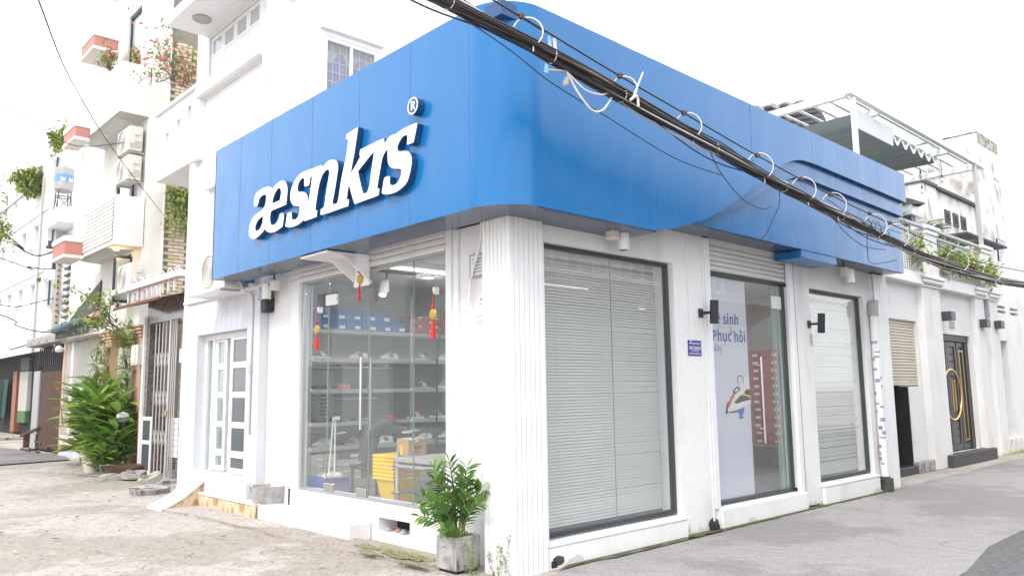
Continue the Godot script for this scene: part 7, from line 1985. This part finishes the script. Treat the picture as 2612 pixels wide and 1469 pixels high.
func bundle_near(x: float) -> Vector3:
	var best := Vector3.ZERO; var bd := 1e9
	for i in 301:
		var p := bundle_at(i / 300.0)
		if absf(p.x - x) < bd: bd = absf(p.x - x); best = p
	return best

# ---------------------------------------------------------------- plants
func leaf_mesh(len: float, wid: float, bend: float, m: Material, fold := 0.25, seg := 5, pinch := 1.0) -> Mesh:   # blade along +z from the origin, upper side +y
	var keep := org; var kx := xf; org = Vector3.ZERO; xf = Transform3D.IDENTITY
	var st := S()
	var row := func(i: int) -> Array:
		var t := float(i) / seg
		var w := wid * pow(sin(PI * clampf(pow(t, pinch) * 0.96 + 0.02, 0.0, 1.0)), 0.8) * 0.5
		var y := -bend * t * t; var z := len * t * (1.0 - 0.15 * bend * t)
		return [Vector3(-w, y + w * fold, z), Vector3(0, y, z), Vector3(w, y + w * fold, z)]
	for i in seg:
		var a: Array = row.call(i); var b: Array = row.call(i + 1)
		quad(st, a[0], b[0], b[1], a[1]); quad(st, a[1], b[1], b[2], a[2])
	st.set_material(m)
	org = keep; xf = kx
	return st.commit()

func aim(at: Vector3, dir: Vector3, roll := 0.0, size := 1.0) -> Transform3D:   # turns +z towards dir
	var z := dir.normalized()
	var x := Vector3.UP.cross(z)
	if x.length() < 0.01: x = Vector3.RIGHT
	x = x.normalized()
	var y := z.cross(x)
	return Transform3D(Basis(x, y, z) * Basis(Vector3.BACK, roll) * Basis().scaled(Vector3.ONE * size), at)

func leaf_cloud(parent: Node3D, called: String, meshes: Array, spots: Array, stuff := true) -> void:
	# many small leaves joined into one part, a few leaf shapes scattered over spots [at, direction, size]
	var st := S()
	var by := {}
	for s in spots:
		var m: Mesh = meshes[rng.randi() % meshes.size()]
		if not by.has(m): by[m] = S()
		by[m].append_from(m, 0, aim(s[0] - org, s[1], rng.randf_range(-0.6, 0.6), s[2]))
	var n := 0
	for m in by:
		var mi := put(by[m], called, (m as Mesh).surface_get_material(0), parent)
		mi.set_meta("kind", "stuff")

func rdir(up := 0.2) -> Vector3:
	return Vector3(rng.randfn(0, 1), rng.randfn(up, 0.7), rng.randfn(0, 1)).normalized()

func build_plants() -> void:
	var st: SurfaceTool
	# glossy potted plant by the corner
	var pt := thing("square_planter", "square grey cement planter with a brown rust mark at the shop's corner", "planter", Vector3(-0.51, 0, -0.57))
	st = S(); var x0 := -0.645; var x1 := -0.375; var z0 := -0.715; var z1 := -0.445
	slab(st, x0, x1, 0.03, 0.30, z0, z0 + 0.03, 0.006); slab(st, x0, x1, 0.03, 0.30, z1 - 0.03, z1, 0.006); slab(st, x0, x0 + 0.03, 0.03, 0.3, z0 + 0.03, z1 - 0.03, 0.004); slab(st, x1 - 0.03, x1, 0.03, 0.3, z0 + 0.03, z1 - 0.03, 0.004); slab(st, x0 + 0.02, x1 - 0.02, 0.03, 0.05, z0 + 0.02, z1 - 0.02)
	put(st, "pot", M.concrete, pt)
	st = S(); slab(st, x0 + 0.02, x1 - 0.02, 0.0, 0.03, z0 + 0.02, z1 - 0.02); put(st, "foot", M.dark_room, pt)
	st = S(); slab(st, x0 + 0.031, x1 - 0.031, 0.05, 0.275, z0 + 0.031, z1 - 0.031); put(st, "soil", M.soil, pt)
	st = S(); hoop(st, Vector3(x0 - 0.0005, 0.19, -0.60), Vector3.BACK, Vector3.UP, 0.028, 0.0025, 0.2, 2.6, 10, 4); put(st, "rust_mark", M.rust, pt)
	var zz := thing("glossy_pot_plant", "lush potted plant with arching stalks of thick glossy green leaflets", "plant", Vector3(-0.51, 0.28, -0.58))
	var zl := [leaf_mesh(0.108, 0.048, 0.012, M.leaf_dark, 0.3, 4), leaf_mesh(0.112, 0.05, 0.012, M.leaf_mid, 0.3, 4), leaf_mesh(0.104, 0.046, 0.010, M.leaf_mid, 0.3, 4), leaf_mesh(0.1, 0.044, 0.010, M.leaf_light, 0.3, 4)]
	var stalks := [[Vector3(-0.34, 0.36, 0.10), 1.0], [Vector3(-0.36, 0.22, -0.02), 0.9], [Vector3(-0.24, 0.50, 0.0), 1.1], [Vector3(-0.10, 0.50, 0.20), 1.0], [Vector3(-0.04, 0.64, -0.06), 1.1], [Vector3(0.02, 0.60, 0.10), 1.15], [Vector3(-0.12, 0.38, 0.26), 0.95], [Vector3(0.05, 0.42, 0.20), 1.0], [Vector3(-0.22, 0.34, -0.16), 1.0], [Vector3(-0.10, 0.58, -0.16), 1.0], [Vector3(-0.20, 0.42, 0.18), 1.0], [Vector3(-0.02, 0.34, 0.32), 0.9], [Vector3(0.04, 0.50, 0.0), 1.0], [Vector3(-0.30, 0.14, 0.14), 0.8], [Vector3(-0.14, 0.24, -0.24), 0.9]]
	for s in stalks:
		var tip: Vector3 = s[0]
		var b := Vector3(-0.51 + tip.x * 0.12 + rng.randf_range(-0.05, 0.05), 0.27, -0.58 + tip.z * 0.12 + rng.randf_range(-0.05, 0.05))
		var p := [b, b + Vector3(tip.x * 0.25, tip.y * 0.42, tip.z * 0.25), b + Vector3(tip.x * 0.6, tip.y * 0.8, tip.z * 0.6), b + tip]
		var path := through(p, 5)
		st = S(); tube(st, path, 0.011, 6, 0.004)
		var sk := put(st, "stalk", M.stem_green, zz)
		var n := 11
		for i in n:
			var t := 0.28 + 0.72 * i / (n - 1.0)
			var k := t * (path.size() - 1); var j := mini(int(k), path.size() - 2)
			var at: Vector3 = path[j].lerp(path[j + 1], k - j)
			var d: Vector3 = (path[j + 1] - path[j]).normalized()
			var sidev := d.cross(Vector3(tip.z, 0.3, -tip.x).normalized() if i % 1 == 0 else Vector3.UP).normalized()
			var lat := d.cross(Vector3(-0.62, 0.2, 0.75)).normalized()
			for sgn in ([-1.0, 1.0] if i < n - 1 else [0.0]):
				var dir: Vector3 = d * (0.75 if sgn != 0.0 else 1.0) + lat * sgn * 0.9 + Vector3(rng.randfn(0, 0.1), 0.1, rng.randfn(0, 0.1))
				var sz: float = s[1] * rng.randf_range(0.9, 1.2) * (1.05 - 0.35 * absf(t - 0.55))
				inst(zl[rng.randi() % (3 if t < 0.7 else 4)], "leaf", sk, Transform3D(Basis(), -org) * aim(at, dir, rng.randf_range(-0.5, 0.5), sz))
	# thin weeds at the column's foot
	var wm := [leaf_mesh(0.032, 0.010, 0.004, M.leaf_grey, 0.2, 3), leaf_mesh(0.028, 0.009, 0.004, M.leaf_light, 0.2, 3)]
	var weeds := [[Vector3(-0.43, 0.0, -0.10), 0.36, 7, "wispy grey-green weed growing at the corner column's foot"], [Vector3(-0.55, 0.0, -0.36), 0.42, 9, "wispy weed leaning over the front of the square planter"]]
	for w in weeds:
		var o := thing("wispy_weed", w[3], "weed", w[0], "weeds at the column")
		var spots := []
		st = S()
		for k in w[2]:
			var b: Vector3 = w[0] + Vector3(rng.randfn(0, 0.025), 0, rng.randfn(0, 0.05))
			var e := b + Vector3(rng.randfn(-0.04, 0.05), w[1] * rng.randf_range(0.5, 1.05), rng.randfn(0, 0.07))
			var path := through([b, b.lerp(e, 0.5) + Vector3(rng.randfn(0, 0.01), 0, rng.randfn(0, 0.015)), e], 5)
			tube(st, path, 0.0018, 4, 0.0008)
			for i in 34:
				var p: Vector3 = path[1 + rng.randi() % (path.size() - 1)]
				spots.append([p + Vector3(rng.randfn(0, 0.006), rng.randfn(0, 0.012), rng.randfn(0, 0.006)), rdir(0.5), rng.randf_range(0.6, 1.2)])
		put(st, "stem", M.stem_green, o)
		leaf_cloud(o, "foliage", wm, spots)
	# grass tufts along the apron
	var gm := [leaf_mesh(0.10, 0.006, 0.05, M.leaf_light, 0.1, 4), leaf_mesh(0.08, 0.006, 0.03, M.leaf_yellow, 0.1, 4)]
	var spots0 := []
	for k in 420: spots0.append([Vector3(-0.45 - absf(rng.randfn(0, 0.13)), 0.035, -0.85 - absf(rng.randfn(0, 0.55))), Vector3(rng.randfn(0, 0.5), 0.8, rng.randfn(0, 0.5)), rng.randf_range(0.3, 0.8)])
	for k in 160: spots0.append([Vector3(rng.randf_range(0.15, 2.6), 0.01, rng.randf_range(-0.01, 0.05)), Vector3(rng.randfn(0, 0.6), 0.6, rng.randfn(0.2, 0.5)), rng.randf_range(0.15, 0.4)])
	for k in 130: spots0.append([Vector3(rng.randf_range(6.85, 7.5), 0.01, rng.randf_range(0.0, 0.07)), Vector3(rng.randfn(0, 0.6), 0.7, rng.randfn(0.2, 0.5)), rng.randf_range(0.4, 1.0)])
	for k in 200: spots0.append([Vector3(rng.randf_range(14.4, 16.2), 0.01, rng.randf_range(-0.6, -0.4)), Vector3(rng.randfn(0, 0.6), 0.7, rng.randfn(0.2, 0.5)), rng.randf_range(0.6, 1.5)])
	org = Vector3(-0.5, 0, -1.2)
	var gr := Node3D.new(); gr.name = "grass"; gr.position = org; gr.set_meta("kind", "stuff"); add_child(gr)
	leaf_cloud(gr, "grass_blades", gm, spots0)
	# broad-leaved ginger clump in pots before the white gate
	clump("ginger_clump", "tall clump of long arching green leaves before the garden wall", Vector3(0.48, 0.0, -14.4), 1.95, 70, 0.58)
	clump("leafy_pot_clump", "second dense clump of long leaves nearer the folding gate", Vector3(0.24, 0.0, -12.7), 1.5, 84, 0.62)
	clump("low_leaf_clump", "low bushy clump of narrow leaves at the lane's edge", Vector3(0.12, 0.0, -12.2), 0.8, 70, 0.42)
	clump("variegated_clump", "pale striped long-leaved plant at the far left of the clump", Vector3(0.42, 0.0, -15.0), 1.0, 36, 0.4, true)
	clump("small_tuft", "small dark bushy tuft on the lane beside the broken slabs", Vector3(-0.2, 0.0, -11.7), 0.42, 40, 0.22)
	var fl := thing("orange_flower_spray", "thin orange flower spikes rising above the ginger leaves", "flower", Vector3(0.3, 0, -14.9))
	for k in 6:
		var b := Vector3(0.25 + rng.randfn(0, 0.15), 0.9, -14.9 + rng.randfn(0, 0.35)); var e := b + Vector3(rng.randfn(-0.1, 0.08), rng.randf_range(0.6, 1.05), rng.randfn(0, 0.1))
		st = S(); rod(st, b, e, 0.008, 5); put(st, "stem", M.stem_green, fl)
		for j in 4:
			st = S(); xf = aim(e - Vector3(0, j * 0.05, 0), rdir(0.8)); quad(st, Vector3(-0.012, 0, 0), Vector3(0.012, 0, 0), Vector3(0.004, 0.01, 0.13), Vector3(-0.004, 0.01, 0.13)); put(st, "petal", M.petal_orange if k % 2 else M.leaf_yellow, fl); xf = Transform3D.IDENTITY
	for k in 5:
		var c: Vector3 = [Vector3(0.05, 0, -13.3), Vector3(-0.02, 0, -12.95), Vector3(0.25, 0, -12.6), Vector3(0.35, 0, -14.4), Vector3(0.1, 0, -12.35)][k]
		var o := thing("flower_pot", ["pale cement pot at the foot of the ginger clump", "second pale pot right of the first under the leaves", "grey pot deep in the nearer clump", "large pot hidden under the tall ginger clump", "small pot under the low bushy clump"][k], "flower pot", c, "pots under the leaf clumps")
		st = S(); lathe(st, c, [Vector2(0.0, 0), Vector2(0.12, 0.0), Vector2(0.18, 0.30), Vector2(0.20, 0.30), Vector2(0.20, 0.36), Vector2(0.16, 0.36), Vector2(0.15, 0.28), Vector2(0, 0.28)], 18); put(st, "pot", M.concrete if k % 2 == 0 else M.ivory, o)
		st = S(); lathe(st, c + Vector3(0, 0.31, 0), [Vector2(0.0, 0.01), Vector2(0.15, 0)], 14); put(st, "soil", M.soil, o)
	var gb := thing("white_globe_lamp", "white globe standing among the leaves left of the folding gate", "globe lamp", Vector3(0.2, 0.95, -12.2))
	st = S(); lathe(st, Vector3(0.35, 0.98, -12.35), [Vector2(0, 0), Vector2(0.09, 0.03), Vector2(0.13, 0.10), Vector2(0.11, 0.18), Vector2(0, 0.235)], 18); put(st, "globe", M.plastic_white, gb)
	st = S(); rod(st, Vector3(0.35, 0, -12.35), Vector3(0.35, 0.98, -12.35), 0.02); put(st, "post", M.dark_metal, gb)
	# wall pots with trailing plants up the two terracotta pillars
	var tm := [leaf_mesh(0.22, 0.022, 0.10, M.leaf_mid, 0.2, 4), leaf_mesh(0.18, 0.02, 0.08, M.leaf_light, 0.2, 4), leaf_mesh(0.16, 0.022, 0.06, M.leaf_yellow, 0.2, 4)]
	for k in 9:
		var left := k < 4
		var c := Vector3(0.60, 1.05 + (k % 5) * 0.42 + (0.15 if left else 0.0), -14.75 if left else -12.95)
		var o := thing("wall_pot_plant", "%s wall pot with spiky trailing leaves on the %s terracotta pillar" % [["lowest", "second", "third", "fourth", "topmost"][k % 5] if not left else ["lowest", "second", "third", "topmost"][k], "farther" if left else "nearer"], "plant", c, "wall pots on the pillars")
		st = S(); lathe(st, c, [Vector2(0.0, 0), Vector2(0.07, 0.0), Vector2(0.11, 0.16), Vector2(0.12, 0.16), Vector2(0.12, 0.19), Vector2(0, 0.18)], 14); put(st, "pot", M.plastic_white, o)
		var sp := []
		for i in 150: sp.append([c + Vector3(rng.randfn(-0.02, 0.08), 0.18 + rng.randfn(0, 0.07) - (0.16 if rng.randf() < 0.35 else 0.0), rng.randfn(0, 0.11)), Vector3(rng.randfn(-0.4, 0.6), rng.randfn(0.25, 0.6), rng.randfn(0, 0.7)), rng.randf_range(0.7, 1.4)])
		leaf_cloud(o, "foliage", tm, sp)
	# sparse young tree reaching over the wall
	var tr := thing("sparse_tree", "thin-branched young tree with sparse bright leaves over the garden wall", "tree", Vector3(0.6, 0, -13.0))
	st = S(); tube(st, through([Vector3(0.62, 0.0, -12.9), Vector3(0.6, 1.6, -12.95), Vector3(0.45, 2.75, -13.0), Vector3(0.15, 3.1, -13.0)], 6), 0.035, 8, 0.018); put(st, "trunk", M.bark, tr)
	var lm := [leaf_mesh(0.13, 0.055, 0.03, M.leaf_light, 0.2, 4), leaf_mesh(0.12, 0.05, 0.03, M.leaf_mid, 0.2, 4), leaf_mesh(0.11, 0.05, 0.02, M.leaf_yellow, 0.2, 4)]
	var sp := []
	st = S()
	for k in 16:
		var b := Vector3(0.35 - 0.25 * rng.randf(), rng.randf_range(2.85, 3.15), -13.0)
		var e := b + Vector3(rng.randf_range(-1.15, 0.25), rng.randf_range(-0.35, 0.75), rng.randf_range(-1.2, 0.9))
		var path := through([b, b.lerp(e, 0.5) + Vector3(0, 0.12, 0), e], 5)
		tube(st, path, 0.012, 5, 0.004)
		for i in 26:
			var p: Vector3 = path[3 + rng.randi() % (path.size() - 3)]
			sp.append([p + Vector3(rng.randfn(0, 0.09), rng.randfn(0, 0.05), rng.randfn(0, 0.09)), rdir(0.0), rng.randf_range(0.6, 1.25)])
	put(st, "branch", M.bark, tr)
	leaf_cloud(tr, "crown", lm, sp)
	# yellow-green creeper hanging down the brick strip
	var vm := [leaf_mesh(0.09, 0.045, 0.03, M.leaf_light, 0.2, 3), leaf_mesh(0.08, 0.04, 0.03, M.leaf_yellow, 0.2, 3), leaf_mesh(0.09, 0.04, 0.03, M.leaf_mid, 0.2, 3)]
	vine("hanging_creeper", "yellow-green creeper hanging down the brick strip beside the slotted balcony", Vector3(1.32, 6.0, -12.42), Vector3(0.32, 0, 0.06), 1.25, 26, 40, vm)
	var fm := [leaf_mesh(0.10, 0.04, 0.03, M.leaf_mid, 0.2, 3), leaf_mesh(0.09, 0.04, 0.03, M.leaf_light, 0.2, 3), leaf_mesh(0.09, 0.06, 0.02, M.petal_pink, 0.3, 3)]
	sprays("pink_bougainvillea", "sprawling pink flowered climber on the balcony beside the brick wall", Vector3(0.95, 8.5, -11.6), Vector3(0.75, 0.75, 0.4), 30, 22, fm, Vector3(-0.9, 0.4, 0.3))
	sprays("balcony_rose", "small pink flowering plant on the corner of the top cream balcony", Vector3(0.13, 9.0, -13.6), Vector3(0.2, 0.25, 0.5), 12, 26, fm, Vector3(-0.6, 0.3, 0.2))
	sprays("balcony_shrub", "small green shrub beside the window on the top cream balcony", Vector3(0.4, 8.85, -12.8), Vector3(0.12, 0.25, 0.2), 8, 18, fm, Vector3(-0.2, 0.6, 0.2))
	sprays("far_hanging_plant", "dark green plant hanging off the far balcony end", Vector3(0.05, 8.2, -17.5), Vector3(0.22, 0.45, 0.4), 16, 50, lm, Vector3(-0.5, -0.2, 0.0))
	sprays("roof_garden_tree", "yellow-green tree on the roof terrace of the white apartment block", Vector3(3.8, 11.85, -38.5), Vector3(0.7, 0.6, 0.8), 30, 130, [leaf_mesh(0.28, 0.12, 0.06, M.leaf_light, 0.2, 3), leaf_mesh(0.28, 0.12, 0.06, M.leaf_yellow, 0.2, 3), leaf_mesh(0.26, 0.1, 0.06, M.leaf_mid, 0.2, 3)], Vector3(-0.5, 0.3, 0.0))
	sprays("lane_edge_tree", "dense small-leaved branch entering at the photo's left edge", Vector3(-1.55, 5.6, -16.5), Vector3(0.45, 0.7, 0.6), 30, 60, lm, Vector3(0.4, -0.3, 0.2))
	sprays("pipe_tuft", "tiny green tuft growing on the downpipe of the far white block", Vector3(4.0, 7.05, -37.2), Vector3(0.1, 0.15, 0.15), 6, 20, lm, Vector3(-0.3, 0.1, 0.1))
	# balcony plants on the right
	var names := [[8.55, "first"], [10.4, "second"], [11.9, "third"], [12.65, "fourth"], [13.15, "fifth"], [13.85, "sixth"], [14.6, "last"]]
	for p in names:
		var c := Vector3(p[0], 3.85, -0.50)
		var o := thing("rail_pot_plant", "%s hanging pot of light green leaves along the balcony rail" % p[1], "plant", c, "pots hung on the balcony rail")
		st = S(); lathe(st, c - Vector3(0, 0.08, 0), [Vector2(0.0, 0), Vector2(0.08, 0.0), Vector2(0.12, 0.16), Vector2(0, 0.15)], 14); put(st, "pot", M.rust if p[0] > 12.9 and p[0] < 13.4 else M.concrete, o)
		var s2 := []
		for i in 170: s2.append([c + Vector3(rng.randfn(0, 0.15), 0.12 + rng.randfn(0.0, 0.13), rng.randfn(0, 0.08)), rdir(0.1), rng.randf_range(0.6, 1.3)])
		leaf_cloud(o, "foliage", lm, s2)
	var palm_leaf := [leaf_mesh(0.34, 0.03, 0.10, M.leaf_mid, 0.2, 4), leaf_mesh(0.32, 0.03, 0.10, M.leaf_dark, 0.2, 4)]
	for k in 4:
		var c: Vector3 = [Vector3(12.6, 3.6, -1.4), Vector3(13.4, 3.6, -1.6), Vector3(14.2, 3.6, -1.4), Vector3(11.9, 3.6, -1.5)][k]
		var o := thing("balcony_palm", ["feathery palm behind the middle of the balcony rail", "tallest feathery palm behind the balcony rail", "feathery palm beside the last balcony pier", "short broad-leaved palm behind the first balcony pier"][k], "palm", c, "palms on the balcony")
		st = S(); lathe(st, c, [Vector2(0, 0), Vector2(0.15, 0), Vector2(0.2, 0.35), Vector2(0, 0.34)], 14); put(st, "pot", M.ivory, o)
		for f in 11:
			var a := TAU * f / 11 + k
			var tip := c + Vector3(cos(a) * 0.75, rng.randf_range(1.0, 1.55) if k != 3 else rng.randf_range(1.0, 1.25), sin(a) * 0.5)
			var path := through([c + Vector3(0, 0.35, 0), c.lerp(tip, 0.55) + Vector3(0, 0.35, 0), tip], 5)
			st = S(); tube(st, path, 0.010, 5, 0.004); var fr := put(st, "frond_stem", M.stem_green, o)
			var s3 := []
			for i in 44:
				var kx2 := rng.randf_range(2.0, path.size() - 1.01); var j := int(kx2)
				var at: Vector3 = path[j].lerp(path[j + 1], kx2 - j); var d: Vector3 = (path[j + 1] - path[j]).normalized()
				var sd := d.cross(Vector3.UP).normalized() * (1.0 if i % 2 else -1.0)
				s3.append([at, d * 0.7 + sd + Vector3(0, -0.15, 0), rng.randf_range(0.7, 1.1)])
			leaf_cloud(fr, "leaflets", palm_leaf, s3)
	var he := thing("balcony_heliconia", "broad green leaves with orange flower spikes at the balcony's near end", "plant", Vector3(9.6, 3.6, -1.0))
	var hl := leaf_mesh(0.75, 0.14, 0.2, M.leaf_light, 0.3, 6); var hd := leaf_mesh(0.7, 0.13, 0.15, M.leaf_mid, 0.3, 6)
	for k in 16: inst(hl if k % 2 else hd, "leaf", he, aim(Vector3(rng.randfn(0.2, 0.25), rng.randf_range(0.5, 0.95), rng.randfn(0, 0.1)), Vector3(rng.randfn(0, 0.5), 1.0, rng.randfn(0.1, 0.3)), rng.randf_range(-1, 1), rng.randf_range(0.7, 1.1)))
	st = S(); rod(st, Vector3(9.6, 3.6, -1.0), Vector3(9.75, 4.3, -1.0), 0.03); put(st, "stem", M.stem_green, he)
	for k in 5:
		st = S(); xf = aim(Vector3(9.85 + k * 0.1, 4.75 + 0.05 * (k % 2), -0.9), Vector3(-0.6 + k * 0.25, 0.9, 0.2)); quad(st, Vector3(-0.02, 0, 0), Vector3(0.02, 0, 0), Vector3(0.006, 0.02, 0.3), Vector3(-0.006, 0.02, 0.3)); put(st, "flower", M.petal_orange, he); xf = Transform3D.IDENTITY

func clump(called: String, label: String, c: Vector3, h: float, n: int, spread: float, pale := false) -> void:
	var o := thing(called, label, "plant", c, "leaf clumps by the gate")
	var shapes := []
	for k in 4:
		var m: Material = [M.leaf_mid, M.leaf_mid, M.leaf_light, M.leaf_light][k] if not pale else [M.leaf_mid, M.leaf_light, M.leaf_yellow, M.leaf_light][k]
		shapes.append(leaf_mesh(0.64 * minf(1.0, h), 0.15 * minf(1.0, h), 0.16 * minf(1.0, h), m, 0.25, 5))
	var st: SurfaceTool
	var canes := maxi(5, n / 6)
	var per := int(ceil(float(n) * 2.5 / canes))
	for i in canes:
		var a := rng.randf() * TAU
		var r := sqrt(rng.randf())
		var b := Vector3(cos(a) * r * spread * 0.35, 0.1, sin(a) * r * spread * 0.45)
		var e := b + Vector3(cos(a) * spread * rng.randf_range(0.1, 0.6) - 0.1, h * rng.randf_range(0.65, 1.0), sin(a) * spread * rng.randf_range(0.1, 0.6))
		var path := through([b, b.lerp(e, 0.5) + Vector3(0, h * 0.08, 0), e], 5)
		for q in path.size(): path[q] += org
		st = S(); tube(st, path, 0.011, 5, 0.005)
		var cane := put(st, "cane", M.stem_green, o)
		for k in per:
			var t := rng.randf_range(0.12, 1.0) * (path.size() - 1.01); var j := int(t)
			var at: Vector3 = path[j].lerp(path[j + 1], t - j) - org
			var aa := rng.randf() * TAU
			inst(shapes[rng.randi() % 4], "leaf", cane, aim(at, Vector3(cos(aa), rng.randf_range(0.1, 1.1), sin(aa)), rng.randf_range(-0.3, 0.3), rng.randf_range(0.7, 1.25)))

func vine(called: String, label: String, at: Vector3, half: Vector3, drop: float, strands: int, per: int, meshes: Array) -> void:
	var o := thing(called, label, "climber", at)
	var st := S(); var sp := []
	for k in strands:
		var b := at + Vector3(rng.randf_range(-half.x, half.x), rng.randf_range(-0.05, 0.15), rng.randf_range(0, half.z))
		var e := b + Vector3(rng.randfn(0, 0.05), -drop * rng.randf_range(0.35, 1.0), rng.randf_range(0.0, 0.12))
		tube(st, [b, b.lerp(e, 0.5) + Vector3(0, 0, 0.08), e], 0.005, 4)
		for i in per: sp.append([b.lerp(e, rng.randf()) + Vector3(rng.randfn(0, 0.05), 0, rng.randf_range(0.0, 0.14)), Vector3(rng.randfn(0, 0.6), rng.randfn(-0.4, 0.5), 0.6), rng.randf_range(0.6, 1.3)])
	put(st, "stem", M.bark, o)
	leaf_cloud(o, "foliage", meshes, sp)

func sprays(called: String, label: String, at: Vector3, half: Vector3, n: int, per: int, meshes: Array, lean: Vector3) -> void:
	var o := thing(called, label, "plant", at)
	var st := S(); var sp := []
	for k in n:
		var b := at + Vector3(rng.randf_range(-1, 1) * half.x * 0.4, -half.y * 0.6, rng.randf_range(-1, 1) * half.z * 0.5)
		var e := at + Vector3(rng.randfn(0, 0.5) * half.x, rng.randfn(0, 0.5) * half.y, rng.randfn(0, 0.5) * half.z) + lean * rng.randf() * half.length() * 0.6
		var path := through([b, b.lerp(e, 0.6) + Vector3(0, half.y * 0.2, 0), e], 4)
		tube(st, path, 0.007, 4, 0.003)
		for i in per: sp.append([path[2 + rng.randi() % (path.size() - 2)] + Vector3(rng.randfn(0, 0.16) * half.x, rng.randfn(0, 0.16) * half.y, rng.randfn(0, 0.16) * half.z), rdir(0.0), rng.randf_range(0.5, 1.2)])
	put(st, "stem", M.bark, o)
	leaf_cloud(o, "foliage", meshes, sp)
